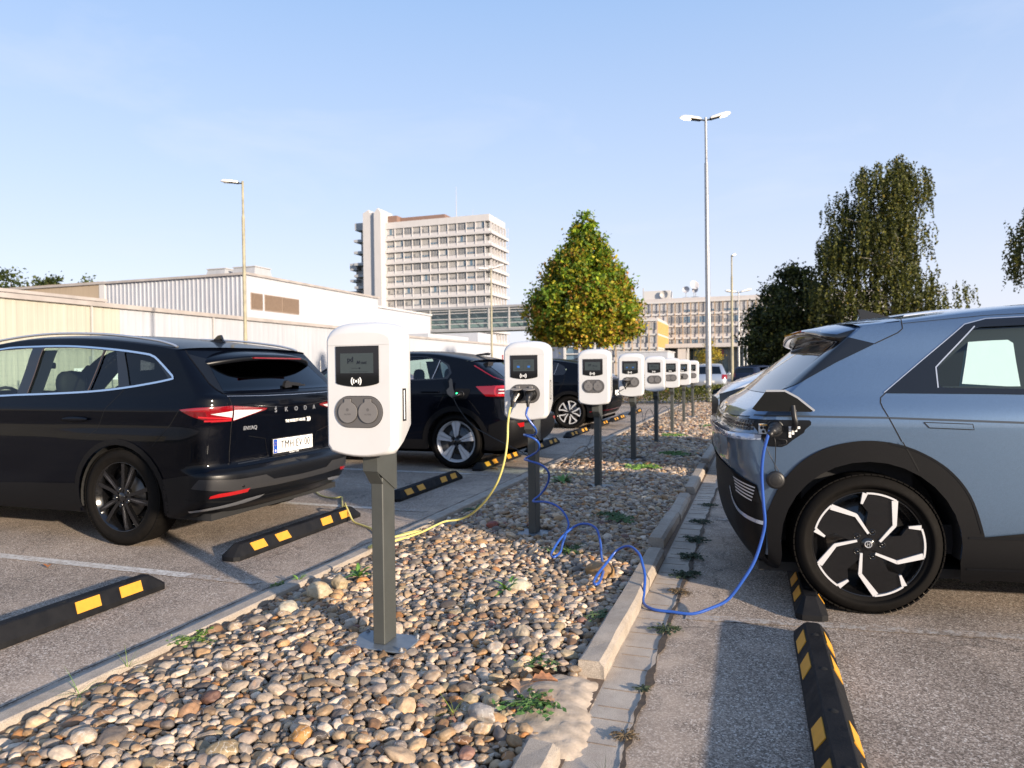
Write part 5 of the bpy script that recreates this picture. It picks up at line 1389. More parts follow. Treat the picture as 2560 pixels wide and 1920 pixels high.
# ------------------------------------------------------------------ black family car with the number plate (left)
def car_black_estate():
    car = empty('parked_car', (-4.49, 4.94, 0), 0)
    tag(car, 'black estate-like car at the left with plate TMH EV 00 and silver window line', 'car', 'cars parked along the charging row')
    HW = .94
    hz = smooth_interp([.15, .25, .40, .60, .95, 1.02, 1.14, 1.30, 1.50, 1.58, 1.66], [.86, .905, .930, .94, .94, .933, .885, .830, .765, .715, .62])
    fr = lambda q: 1 - (0 if q > -3.0 else .42 * ((-3.0 - q) / .80) ** 2.2) - (.02 * (q / .7) ** 2 if q > 0 else 0)
    # shoulder crease: the side tucks in slightly below z = 1.0
    def hw(q, z):
        c = -.010 * math.exp(-((z - .90) / .06) ** 2) * min(1, max(0, (q + 3.2) / .6)) + .006 * math.exp(-((z - 1.015) / .025) ** 2)
        w = -.016 * math.exp(-((z - .52) / .10) ** 2) * math.exp(-((q + 1.35) / .55) ** 4)
        fl = .010 * math.exp(-(((q) / .62) ** 4)) * math.exp(-((z - .72) / .22) ** 2)
        return (hz(z) + c + w + fl) * fr(q)
    sh = Shell(hw, smooth_interp([.18, .24, .32, .40, .50, .548, .572, .60, .64, .80, .95, 1.02, 1.09, 1.115, 1.14, 1.20, 1.38, 1.46, 1.56],
               [.60, .74, .87, .915, .930, .922, .872, .842, .838, .852, .872, .876, .868, .845, .80, .738, .565, .49, .40]),
               .070, lambda z: float(np.interp(z, [.3, .9, 1.05, 1.15, 1.4], [.22, .22, .17, .07, .03])), lambda z: float(np.interp(z, [.3, .9, 1.05, 1.2, 1.4], [.32, .30, .22, .10, .06])),
               smooth_interp([-3.65, -3.4, -2.85, -2.6, -1.95, -1.5, -1.05, -.55, .15, .42, .5], [.78, .90, 1.02, 1.06, 1.44, 1.525, 1.560, 1.552, 1.490, 1.450, 1.438]),
               lambda q: float(np.interp(q, [-3.6, -2.6, -2.0, -1.2, .2, .5], [.05, .08, .06, .065, .05, .045])), -3.65)
    sh.zre = 1.45
    dlo_low = [('s', -2.45, 1.060), ('s', -1.28, 1.114), ('s', -.78, 1.129), ('s', -.324, 1.147), ('s', .006, 1.175), ('s', .290, 1.213), ('s', .440, 1.240)]
    dlo_top = [('s', .425, 1.262), ('s', .255, 1.385), ('s', .200, 1.412), ('s', .135, 1.428), ('s', -.150, 1.463), ('s', -.600, 1.500), ('s', -1.03, 1.508), ('s', -1.46, 1.492), ('s', -1.95, 1.38), ('s', -2.45, 1.09)]
    dlo = smooth_s(dlo_low, 4) + smooth_s(dlo_top, 4)
    def top(q): return float(np.interp(q, [-2.45, -1.95, -1.46, -1.03, -.6, -.15, .135, .2, .255, .425], [1.09, 1.38, 1.492, 1.508, 1.5, 1.463, 1.428, 1.412, 1.385, 1.262])) - .010
    def bot(q): return float(np.interp(q, [-2.45, -1.28, -.78, -.324, .006, .29, .44], [1.06, 1.114, 1.129, 1.147, 1.175, 1.213, 1.24])) + .010
    def win(qa, qb, ta, tb):
        """window between the slanting pillars: qa/qb at the bottom, ta/tb at the top"""
        lo_ = [('s', q, bot(q)) for q in np.linspace(qa, qb, 7)]; hi = [('s', q, top(q)) for q in np.linspace(tb, ta, 9)]
        return rounded(lo_ + hi, .012, 2)
    w_front = win(-2.30, -1.105, -1.80, -1.075); w_rear = win(-.975, -.362, -.945, -.300); w_small = win(-.335, -.060, -.275, -.165); w_q = win(.045, .395, -.085, .245)
    archR = arc_s(0, .352, .405, -12, 192)
    P = sh.body_outline(.22, -3.65)
    low = [('r', 0, .235), ('s', .60, .235)] + arc_s(0, .352, .405, -16, 196) + [('s', -.43, .235), ('s', -2.345, .235)] + arc_s(-2.765, .352, .405, -16, 196) + [('s', -3.3, .25), ('s', -3.65, .32)]
    sh.panel('body_shell', low + P[1:-1], BLKP, car, 0, holes=[w_front, w_rear, w_small, w_q])
    sh.top('roof_panel', BLKP, car, -3.65, mats=[BLKP, GLASS_C], pick=lambda q, y: 1 if -2.62 < q < -1.72 and abs(y) < .62 else 0)
    front_cap(sh, -3.65, .3, car, CLAD)
    sh.panel('side_window', w_front, GLASS_C, car, -.006, merge=False); sh.panel('side_window', w_rear, GLASS_M, car, -.006, merge=False)
    sh.panel('side_window', w_small, GLASS_M, car, -.006, merge=False); sh.panel('side_window', w_q, GLASS_T, car, -.006, merge=False)
    sh.panel('window_surround', dlo, GLOSSB, car, .002, holes=[w_front, w_rear, w_small, w_q], merge=False)
    sh.lines('window_trim', [dlo], .015, CHROME, car, .005, closed=True, sides=(-1,)); sh.lines('window_trim', [dlo], .015, CHROME, car, .005, closed=True, sides=(1,))
    bronze = mat('bronze_pillar_edge', (.20, .13, .095), .25, metal=.8)
    sh.lines('pillar_edge', [[('s', -.350, bot(-.35)), ('s', -.288, top(-.288))], [('s', -.985, bot(-.98)), ('s', -.952, top(-.95))]], .010, bronze, car, .0045)
    sh.panel('b_pillar_inner', [('s', -1.16, 1.115), ('s', -.90, 1.125), ('s', -.86, 1.50), ('s', -1.14, 1.50)], INTER, car, -.05)
    sh.panel('c_pillar_inner', [('s', -.075, 1.15), ('s', .10, 1.15), ('s', .02, 1.46), ('s', -.20, 1.47)], INTER, car, -.05)
    sh.panel('d_pillar_inner', [('s', .22, 1.15), ('s', .60, 1.15), ('s', .55, 1.35), ('s', .3, 1.45), ('s', -.1, 1.49), ('s', -.05, 1.415), ('s', .18, 1.37)], INTER, car, -.05)
    # gaps and creases
    sh.lines('panel_gap', [[('s', .006, 1.166), ('s', -.108, 1.033), ('s', -.208, .862), ('s', -.300, .810)], [('s', .571, 1.018), ('s', .50, .93), ('s', .330, .750)],
                           [('s', -1.23, 1.105), ('s', -1.33, 1.05), ('s', -1.40, .50)], [('s', .50, 1.452), ('s', .62, 1.36), ('s', .70, 1.20), ('r', .715, 1.125), ('r', .70, 1.04), ('r', .690, .93), ('r', .69, .62)],
                           [('r', .70, 1.118), ('r', 0, 1.112)]], .0048, SEAM, car, .001)
    sh.lines('bright_seam', [[('r', .715, 1.108), ('r', .40, 1.100), ('r', 0, 1.098)]], .004, SATIN, car, .0012)
    # lower cladding
    cl = [('s', -2.3, .235), ('s', -2.3, .41), ('s', -1.25, .425), ('s', -.44, .455), ('s', -.42, .235)]
    sh.panel('sill_trim', cl, CLAD, car, .006, merge=False)
    for qc in (0, -2.765):
        inner = arc_s(qc, .352, .405, 192, -12); outer = arc_s(qc, .352, .448, -12, 192)
        sh.panel('wheel_arch_trim', outer + inner, CLAD, car, .007, merge=False, gu=.04, gz=.04)
    bump = [('s', .415, .235), ('s', .417, .515), ('s', .60, .545), ('s', .74, .560), ('r', .80, .575), ('r', .55, .571), ('r', 0, .571), ('r', 0, .235)]
    sh.panel('rear_bumper', bump, CLAD2, car, .007)
    sh.panel('bumper_band', [('s', .715, .520), ('s', .66, .455), ('r', .70, .415), ('r', .30, .405), ('r', 0, .405), ('r', 0, .448), ('r', .35, .455), ('r', .44, .500), ('r', .70, .500)], mat('graphite_bumper_band', (.042, .042, .044), .30, metal=.3), car, .011)
    sh.lines('bumper_crease', [[('s', .60, .375), ('r', .75, .345), ('r', 0, .335)]], .007, SEAM, car, .0085)
    for o in sh.panel('rear_reflector', [('s', .755, .398), ('r', .815, .412), ('r', .60, .425), ('r', .615, .398), ('s', .745, .380)], REDR, car, .0135, merge=False): pass
    sh.panel('diffuser_trim', [('s', .60, .290), ('r', .60, .345), ('r', .42, .352), ('r', .46, .330), ('s', .60, .278)], SATIN, car, .012)
    b = MB(); p, n = sh.pn(*sh.uz(('r', .66, .445)), .012); b.lathe([(0, .001), (.010, .001), (.011, -.002)], (p.x, -p.y, p.z), n * Vector((1, -1, 1)), 14); b.build('parking_sensor', CLAD2, car)
    # tail lamps
    out_l = [('s', .575, 1.018), ('s', .70, 1.030), ('r', .695, 1.038), ('r', .695, .925), ('s', .745, .922), ('s', .735, .935)]
    inn_l = [('r', .685, 1.036), ('r', .345, 1.004), ('r', .36, .992), ('r', .685, .925)]
    a1 = sh.panel('tail_lamp', out_l, REDL, car, .005, merge=False); a2 = sh.panel('tail_lamp', inn_l, REDL, car, .005, merge=False)
    sh.panel('lamp_lens', [('s', .755, .984), ('r', .697, 1.000), ('r', .697, .952)], WHITEL, a1[0], .0068)
    sh.panel('lamp_dark_edge', [('s', .58, 1.014), ('s', .74, 1.000), ('s', .735, .940)], mat('dark_red_lamp', (.10, .004, .006), .12, coat=1.), a1[0], .0065)
    sh.lines('lamp_bar', [[('s', .70, .965), ('r', .70, .945)], [('s', .72, .935), ('r', .70, .932)]], .012, mat('bright_red_lamp', (.36, .012, .018), .15, coat=1., emit=(.9, .02, .03), estr=.05), a1[0], .0075)
    sh.panel('lamp_lens', [('r', .683, 1.006), ('r', .40, .994), ('r', .44, .982), ('r', .683, .930)], WHITEL, a2[0], .0068)
    # tailgate details
    sh.panel('rear_window', [('r', 0, 1.138), ('r', .690, 1.142), ('r', .655, 1.25), ('r', .600, 1.385), ('r', 0, 1.43)], GLASS_D, car, .004)
    sh.panel('rear_pillar_blade', [('r', .72, 1.126), ('r', .694, 1.140), ('r', .658, 1.25), ('r', .604, 1.385), ('s', .46, 1.42), ('s', .50, 1.445), ('s', .60, 1.345), ('s', .68, 1.225)], CLAD2, car, .005, merge=False)
    sh.lines('tailgate_crease', [[('r', .52, .80), ('r', .34, .765), ('r', .30, .620)], [('r', .62, .60), ('r', .36, .605), ('r', 0, .605)], [('r', .48, 1.03), ('r', .25, 1.008), ('r', 0, 1.005)]], .006, GLOSSB, car, .003)
    TX = lambda y, z, o=.004: frame((sh.pn(*sh.uz(('r', abs(y), z)), 0)[0].x + o, y, z), (.12 * (1 if y < 0 else -1) * min(1, abs(y) / .5), 1, 0), (0, 0, 1))
    for ch, y in zip('SKODA', (-.250, -.122, .006, .132, .262)):
        t = text_obj('lettering', ch, .050, SATIN, car, TX(y, .980), .003, .0008, sx=1.05)
        if ch == 'S': 
            b = MB(); x = sh.pn(*sh.uz(('r', .25, 1.0)), 0)[0].x + .004; b.bar((x, -.259, 1.010), (x, -.250, 1.003), .004, .004).bar((x, -.250, 1.003), (x, -.241, 1.010), .004, .004); b.build('lettering_accent', SATIN, car)
    text_obj('lettering', 'ENYAQ', .040, SATIN, car, TX(-.515, .861), .003, .0004, sx=1.0, shear=.15)
    text_obj('sticker_lettering', 'THE MOBILITY HOUSE', .031, WHITEINK, car, TX(.012, .884, .0035), .0006, .0010, sx=.86)
    b = MB()
    for k in range(3):
        y = .168 + .017 * k; x = sh.pn(*sh.uz(('r', .19, .884)), 0)[0].x + .0035
        b.prism([(y, .866), (y + .011, .866), (y + .022, .884), (y + .011, .902), (y, .902), (y + .011, .884)], (x, 0, 0), (0, 1, 0), (0, 0, 1), (.0012, 0, 0))
    b.build('sticker_arrows', WHITEINK, car)
    X, pl = plate(car, sh, 0.0, .692, '')
    X = max(X, sh.X(.692) + .012)
    pl.location.x = 0
    MB().box(X + .004, X + .0048, -.258, -.213, .638, .746).build('plate_band', mat('plate_blue', (.01, .06, .35), .4), pl)
    text_obj('plate_text', 'TMH EV 00', .092, BLACK, pl, frame((X + .0042, .026, .694), (0, 1, 0), (0, 0, 1)), .0006, 0, sx=.86, space=1.04)
    text_obj('plate_text', 'D', .026, WHITEINK, pl, frame((X + .005, -.2355, .656), (0, 1, 0), (0, 0, 1)), .0004, .0006)
    b = MB()
    for k in range(12):
        a = 2 * pi * k / 12; b.lathe([(0, .0006), (.0022, .0006)], (X + .0048, -.2355 + .014 * cos(a), .712 + .014 * sin(a)), (1, 0, 0), 6)
    b.build('plate_stars', YELLOW, pl)
    text_obj('plate_text', 'THE MOBILITY HOUSE', .013, WHITEINK, pl, frame((X + .0032, .0, .6255), (0, 1, 0), (0, 0, 1)), .0004, .0002)
    # wiper
    xg = sh.X(1.17) + .012
    b = MB(); b.prism([(-.02, 1.150), (.06, 1.158), (.065, 1.185), (.015, 1.212), (-.012, 1.206), (-.035, 1.165)], (xg - .005, 0, 0), (0, 1, 0), (0, 0, 1), (.028, 0, 0))
    b.bar((xg + .008, .03, 1.188), (xg + .004, .19, 1.176), .024, .026); b.bar((xg - .004, .16, 1.176), (xg - .010, .285, 1.168), .010, .014)
    b.build('rear_wiper', BLACK, car)
    # roof spoiler
    V = []; F = []
    prof = [(-.02, 1.535), (.14, 1.520), (.32, 1.496), (.48, 1.466), (.62, 1.436), (.700, 1.420), (.718, 1.410), (.716, 1.385), (.700, 1.378), (.60, 1.388), (.50, 1.392), (.44, 1.385)]
    n = len(prof); ys = np.linspace(-1, 1, 45)
    for t in ys:
        y = .715 * np.sign(t) * (1 - (1 - abs(t)) ** 1.3)
        for (q, z) in prof:
            f = max(0, (q + .02) / .74); yy = y * (1 - .10 * f)
            back = .17 * (abs(y) / .715) ** 3.2; drop = .060 * (abs(y) / .715) ** 2.6
            V.append((q - back * f, yy, z + .004 - drop))
    for i in range(len(ys) - 1):
        for k in range(n - 1): F.append((i * n + k, (i + 1) * n + k, (i + 1) * n + k + 1, i * n + k + 1))
    F.append(tuple(range(n))); F.append(tuple(range((len(ys) - 1) * n, len(ys) * n))[::-1])
    mi = [0 if (j % (n - 1)) < 6 else 1 for j in range(len(F) - 2)] + [1, 1]
    sp = mesh_obj('rear_spoiler', V, F, BLKP, car, True, mats=[BLKP, CLAD2], midx=mi)
    MB().box(.700, .7215, -.30, .30, 1.391, 1.401).build('brake_light', REDL, sp)
    # roof rails, aerial fin
    for s in (1, -1):
        pts = [(q, s * (hz(sh.ztop(q)) - .055), sh.ztop(q) + .038 + dz) for q, dz in ((-2.0, -.035), (-1.85, .0), (-1.5, .014), (-1.0, .016), (-.4, .014), (.1, .008), (.30, -.004), (.37, -.018))]
        MB().tube(spline(pts, 6), .0100, 8).build('roof_rail', SATIN, car)
    zr = lambda q: sh.ztop(q) + sh.crown(q)
    fin = [(-.03, 1.548), (.06, 1.566), (.105, 1.600), (.135, 1.606), (.150, 1.575), (.165, 1.545)]
    b = MB(); b.prism(fin, (0, -.011, 0), (1, 0, 0), (0, 0, 1), (0, .022, 0)); b.prism([(p[0], 1.535 + (p[1] - 1.535) * .55) for p in fin], (0, -.024, 0), (1, 0, 0), (0, 0, 1), (0, .048, 0)); b.build('shark_fin', GLOSSB, car)
    # handles, mirrors
    for s in (1, -1):
        for q in (-.405, -1.52):
            b = MB(); w = sh.hw(q, .94)
            V = []; nn = 16
            for i in range(9):
                x = q - .125 + .25 * i / 8; r_ = .020 * sin(pi * (i + .6) / 9.2) ** .5
                for j in range(nn):
                    a = 2 * pi * j / nn; V.append((x, s * (w + .012 + .014 * cos(a)), .941 + r_ * sin(a)))
            b.add(V, [(i * nn + j, i * nn + (j + 1) % nn, (i + 1) * nn + (j + 1) % nn, (i + 1) * nn + j) for i in range(8) for j in range(nn)], True)
            b.build('door_handle', BLKP, car)
    mirror_cap(car, -2.15, .95, 1.10, 1, BLKP); mirror_cap(car, -2.15, -.95, 1.10, -1, BLKP)
    # cabin
    b = MB(); b.box(-2.6, .45, -.80, .80, .30, .45)
    for s in (.38, -.38): seat(b, -.42, s, .25); seat(b, -1.33, s)
    b.box(-.25, .50, -.78, .78, .45, .95); b.box(-2.75, -2.2, -.75, .75, .5, 1.0)
    b.tube([(-1.98 + .03 * sin(2 * pi * k / 20), -.38 + .18 * cos(2 * pi * k / 20), 1.0 + .17 * sin(2 * pi * k / 20)) for k in range(21)], .014, 8)
    b.box(-1.94, -1.92, -.10, .10, 1.34, 1.40, .01)
    b.build('interior', INTER, car)
    for s in (1, -1):
        for q in (0, -2.765): b = MB(); arch_liner(b, q, s, .915, .41, .352, .30); b.build('wheel_housing', SOFTBLACK, car)
    underside(car, -3.5, .72, .80, .20)
    for q in (0, -2.765):
        for s in (1, -1): make_wheel(car, q, s * (HW - .008), s, .364, .258, .235, 'turbine', radians(8 + 30 * (q < -1)))
    return car

def car_coupe(name_loc, yaw_, lab, paintm, style, lampc, variant):
    """dark fastback / crossover beside the posts; variant 0 = coupe with open flap, 1 = rounded crossover"""
    car = empty('parked_car', name_loc, yaw_)
    tag(car, lab, 'car', 'cars parked along the charging row')
    HW = .93
    hz = smooth_interp([.15, .25, .40, .60, .95, 1.02, 1.14, 1.30, 1.50, 1.56], [.86, .90, .92, .93, .93, .922, .88, .80, .70, .62])
    fr = lambda q: 1 - (0 if q > -2.9 else .42 * ((-2.9 - q) / .75) ** 2.2) - (.03 * (q / .7) ** 2 if q > 0 else 0)
    if variant == 0:
        X = smooth_interp([.20, .30, .42, .58, .64, .68, .90, 1.08, 1.115, 1.15, 1.30, 1.42, 1.5], [.62, .80, .90, .925, .92, .875, .82, .79, .76, .68, .44, .24, .10])
        zt = smooth_interp([-3.55, -3.2, -2.7, -2.5, -1.9, -1.4, -.9, -.4, 0, .15, .25], [.74, .86, .97, 1.02, 1.40, 1.49, 1.515, 1.495, 1.435, 1.405, 1.39]); zre = 1.40
    else:
        X = smooth_interp([.20, .30, .42, .58, .66, .70, .95, 1.08, 1.12, 1.30, 1.42, 1.5], [.60, .76, .86, .90, .90, .87, .87, .83, .78, .55, .40, .28])
        zt = smooth_interp([-3.55, -3.2, -2.7, -2.5, -1.9, -1.4, -.9, -.4, 0, .2, .3], [.74, .86, .95, 1.0, 1.36, 1.47, 1.50, 1.48, 1.43, 1.395, 1.38]); zre = 1.385
    sh = Shell(lambda q, z: (hz(z) + .012 * math.exp(-(q / .6) ** 4) * math.exp(-((z - .7) / .25) ** 2)) * fr(q), X, .06,
               lambda z: float(np.interp(z, [.3, .9, 1.1, 1.3], [.22, .20, .12, .05])), lambda z: float(np.interp(z, [.3, .9, 1.1, 1.3], [.34, .30, .20, .10])), zt,
               lambda q: float(np.interp(q, [-3.5, -2.5, -1.5, .2], [.05, .07, .06, .05])), -3.55)
    sh.zre = zre
    if variant == 0:
        w1 = rounded([('s', -.37, 1.178), ('s', -.30, 1.425), ('s', -.50, 1.465), ('s', -1.0, 1.475), ('s', -1.02, 1.165)], .02)
        w2 = rounded([('s', -.335, 1.180), ('s', -.20, 1.188), ('s', -.135, 1.215), ('s', -.125, 1.27), ('s', -.17, 1.35), ('s', -.265, 1.41)], .03)
    else:
        w1 = rounded([('s', -.52, 1.175), ('s', -.42, 1.30), ('s', -.50, 1.42), ('s', -1.0, 1.45), ('s', -1.02, 1.165)], .02)
        w2 = rounded([('s', -.225, 1.312), ('s', -.075, 1.300), ('s', -.135, 1.215)], .02)
    w3 = rounded([('s', -1.10, 1.163), ('s', -1.10, 1.475), ('s', -1.5, 1.45), ('s', -1.9, 1.33), ('s', -2.35, 1.07)], .02)
    P = sh.body_outline(.25, -3.55)
    low = [('r', 0, .25), ('s', .55, .25)] + arc_s(0, .35, .405, -14, 194) + [('s', -.43, .25), ('s', -2.32, .25)] + arc_s(-2.75, .35, .405, -14, 194) + [('s', -3.2, .26), ('s', -3.55, .34)]
    sh.panel('body_shell', low + P[1:-1], paintm, car, 0, holes=[w1, w2, w3], gu=.07, gz=.035)
    sh.top('roof_panel', paintm, car, -3.55, mats=[paintm, GLASS_C], pick=lambda q, y: 1 if -2.52 < q < -1.65 and abs(y) < .6 else 0, nq=40, nt=18)
    front_cap(sh, -3.55, .32, car, CLAD)
    for w, g in ((w1, GLASS_M), (w2, GLASS_C if variant == 0 else GLASS_C), (w3, GLASS_C)): sh.panel('side_window', w, g, car, -.006, merge=False)
    dl = [('s', -2.48, 1.05), ('s', -1.0, 1.150), ('s', -.34, 1.162), ('s', -.13, 1.175), ('s', -.085, 1.25), ('s', -.14, 1.36), ('s', -.28, 1.43), ('s', -.5, 1.478), ('s', -1.0, 1.492), ('s', -1.5, 1.465), ('s', -1.95, 1.34)]
    sh.panel('window_surround', dl, GLOSSB, car, .002, holes=[w1, w2, w3] if variant == 0 else [w1, w3], merge=False)
    sh.lines('pillar_edge', [[('s', -.352, 1.178), ('s', -.283, 1.425)]], .006, SATIN, car, .004)
    sh.lines('panel_gap', [[('s', -.10, 1.16), ('s', -.13, 1.0), ('s', -.25, .80)], [('s', -1.06, 1.15), ('s', -1.08, .45)], [('s', .20, .90), ('s', .35, .72)]], .005, SEAM, car, .001)
    sh.panel('b_pillar_inner', [('s', -1.20, 1.15), ('s', -.96, 1.15), ('s', -.96, 1.46), ('s', -1.2, 1.46)], INTER, car, -.05)
    # cladding
    for qc in (0, -2.75):
        sh.panel('wheel_arch_trim', arc_s(qc, .35, .475, -12, 192) + arc_s(qc, .35, .405, 192, -12), CLAD, car, .008, merge=False, gu=.04, gz=.04)
    sh.panel('sill_trim', [('s', -.42, .25), ('s', -.47, .38), ('s', -2.28, .38), ('s', -2.33, .25)], CLAD, car, .006, merge=False)
    if variant == 0:
        sh.panel('rear_bumper', [('s', .43, .25), ('s', .47, .58), ('s', .62, .640), ('r', .6, .655), ('r', 0, .655), ('r', 0, .25)], CLAD, car, .008)
        sh.panel('rear_reflector', [('s', .80, .600), ('r', .70, .612), ('r', .50, .612), ('r', .55, .575), ('s', .82, .550)], REDR, car, .012, merge=False)
        lm = sh.panel('tail_lamp', [('s', .285, 1.075), ('s', .50, 1.080), ('s', .545, 1.085), ('r', .62, 1.095), ('r', .60, 1.03), ('r', .61, .945), ('s', .55, .945), ('s', .43, .950)], REDL, car, .006, merge=False)
        sh.lines('lamp_bar', [[('r', .60, 1.080), ('s', .565, 1.065), ('s', .55, 1.01), ('s', .565, .965), ('r', .60, .955)]], .028, mat('bright_red_lamp', (.8, .03, .04)), lm[0], .009)
        sh.lines('lamp_lens', [[('r', .62, 1.035), ('s', .60, 1.030)], [('r', .62, .995), ('s', .60, .99)]], .014, WHITEL, lm[0], .009)
        sh.lines('lamp_edge', [[('s', .22, 1.345), ('s', .36, 1.27), ('s', .50, 1.19), ('r', .72, 1.12)]], .013, REDL, car, .006)
        # charge flap swung up, port and light
        po = sh.panel('charge_port', rounded([('s', -.04, .925), ('s', .03, .905), ('s', .165, .912), ('s', .215, 1.00), ('s', .215, 1.045), ('s', .02, 1.050), ('s', -.01, 1.03)], .02), CLAD, car, .004, sides=(-1,))
        b = MB(); b.lathe([(.030, .004), (.042, .012), (.045, .004)], (.09, -sh.hw(.09, .975), .975), (0, -1, 0), 24); b.build('port_socket', BLACK, po)
        MB().lathe([(0, .004), (.011, .003), (.013, 0)], (.035, -sh.hw(.035, .985) - .010, .985), (0, -1, 0), 12).build('port_lamp', mat('green_indicator', (.02, .5, .15), .3, emit=(.05, 1., .35), estr=2.5), po)
        MB().tube(spline([(.09, -HW - .002, .975), (.08, -HW - .05, .972), (.04, -HW - .075, .95), (.005, -HW - .07, .93)], 4), .022, 10).build('vehicle_connector', BLACK, po)
        fl = MB(); fl.prism([(-.085, .98), (-.03, .93), (.005, .97), (-.02, 1.06), (-.035, 1.17), (-.055, 1.185), (-.07, 1.15), (-.065, 1.07), (-.10, 1.03)], (0, -HW - .10, 0), (1, .4, 0), (0, .1, 1), (.004, -.012, 0)); fo = fl.build('charge_flap', GLOSSB, car)
        sh.lines('rear_window_line', [[('r', .60, 1.118), ('r', 0, 1.125)]], .008, SEAM, car, .002)
        sh.panel('rear_window', [('r', 0, 1.135), ('r', .66, 1.135), ('r', .60, 1.26), ('r', .55, 1.36), ('r', 0, 1.40)], GLASS_D, car, .004)
        V = []; 
        for s in (1, -1):
            b = MB(); b.prism([(.12, 1.345), (.20, 1.352), (.36, 1.392), (.348, 1.325), (.30, 1.325)], (0, s * .44, 0), (1, 0, 0), (0, 0, 1), (0, s * .19, .0)); b.build('rear_spoiler', GLOSSB, car)
        MB().prism([(-.08, 1.495), (.13, 1.495), (.14, 1.528), (.11, 1.533), (-.05, 1.512)], (0, -.03, 0), (1, 0, 0), (0, 0, 1), (0, .06, 0)).build('roof_aerial', GLOSSB, car)
        sh.panel('bumper_highlight', [('r', .62, .80), ('r', 0, .80), ('r', 0, .70), ('r', .50, .70)], GLOSSB, car, .004)
    else:
        sh.panel('rear_bumper', [('s', .43, .25), ('s', .47, .50), ('s', .70, .55), ('r', .6, .55), ('r', 0, .55), ('r', 0, .25)], CLAD, car, .008)
        sh.lines('tail_light_strip', [[('s', .40, .86), ('s', .60, .98), ('r', .66, 1.055), ('r', .3, 1.10), ('r', 0, 1.11)]], .020, REDL, car, .008)
        sh.lines('bumper_strip', [[('s', .45, .37), ('s', .62, .40), ('r', .5, .42), ('r', 0, .42)]], .012, REDL, car, .010)
        sh.panel('diffuser_trim', [('s', .55, .27), ('r', .6, .33), ('r', 0, .33), ('r', 0, .29), ('r', .6, .28)], SATIN, car, .010)
        X_, pl_ = plate(car, sh, 0, .76, ''); text_obj('plate_text', 'EV 06', .09, BLACK, pl_, frame((X_ + .0042, 0, .76), (0, 1, 0), (0, 0, 1)), .0005, .002, sx=.8) if False else None
        sh.panel('rear_window', [('r', 0, 1.135), ('r', .62, 1.135), ('r', .55, 1.34), ('r', 0, 1.38)], GLASS_D, car, .004)
        MB().prism([(-.25, 1.52), (-.10, 1.53), (-.02, 1.56), (.0, 1.53), (.02, 1.50)], (0, -.02, 0), (1, 0, 0), (0, 0, 1), (0, .04, 0)).build('roof_aerial', GLOSSB, car)
    for s in (1, -1):
        b = MB(); q = -.35; b.box(q - .13, q + .13, s * HW - .004 if s < 0 else HW, s * HW + .004 if s < 0 else HW + .024, .998, 1.020, .006) if s > 0 else b.box(q - .13, q + .13, -HW - .024, -HW, .998, 1.020, .006)
        b.build('door_handle', paintm, car)
    mirror_cap(car, -2.02, .94, 1.12, 1, paintm); mirror_cap(car, -2.02, -.94, 1.12, -1, paintm)
    b = MB(); b.box(-2.5, .40, -.78, .78, .30, .45)
    for s in (.37, -.37): seat(b, -.50, s, .25); seat(b, -1.35, s)
    b.box(-2.6, -2.1, -.72, .72, .5, 1.0); b.build('interior', INTER, car)
    for s in (1, -1):
        for q in (0, -2.75): b = MB(); arch_liner(b, q, s, .905, .41, .35, .30); b.build('wheel_housing', SOFTBLACK, car); underside(car, -3.4, .68, .78, .20)
    for q in (0, -2.75):
        for s in (1, -1): make_wheel(car, q, s * (HW - .006), s, .356, .268 if variant == 0 else .262, .24, style, radians(36 if variant == 0 else 20))
    return car

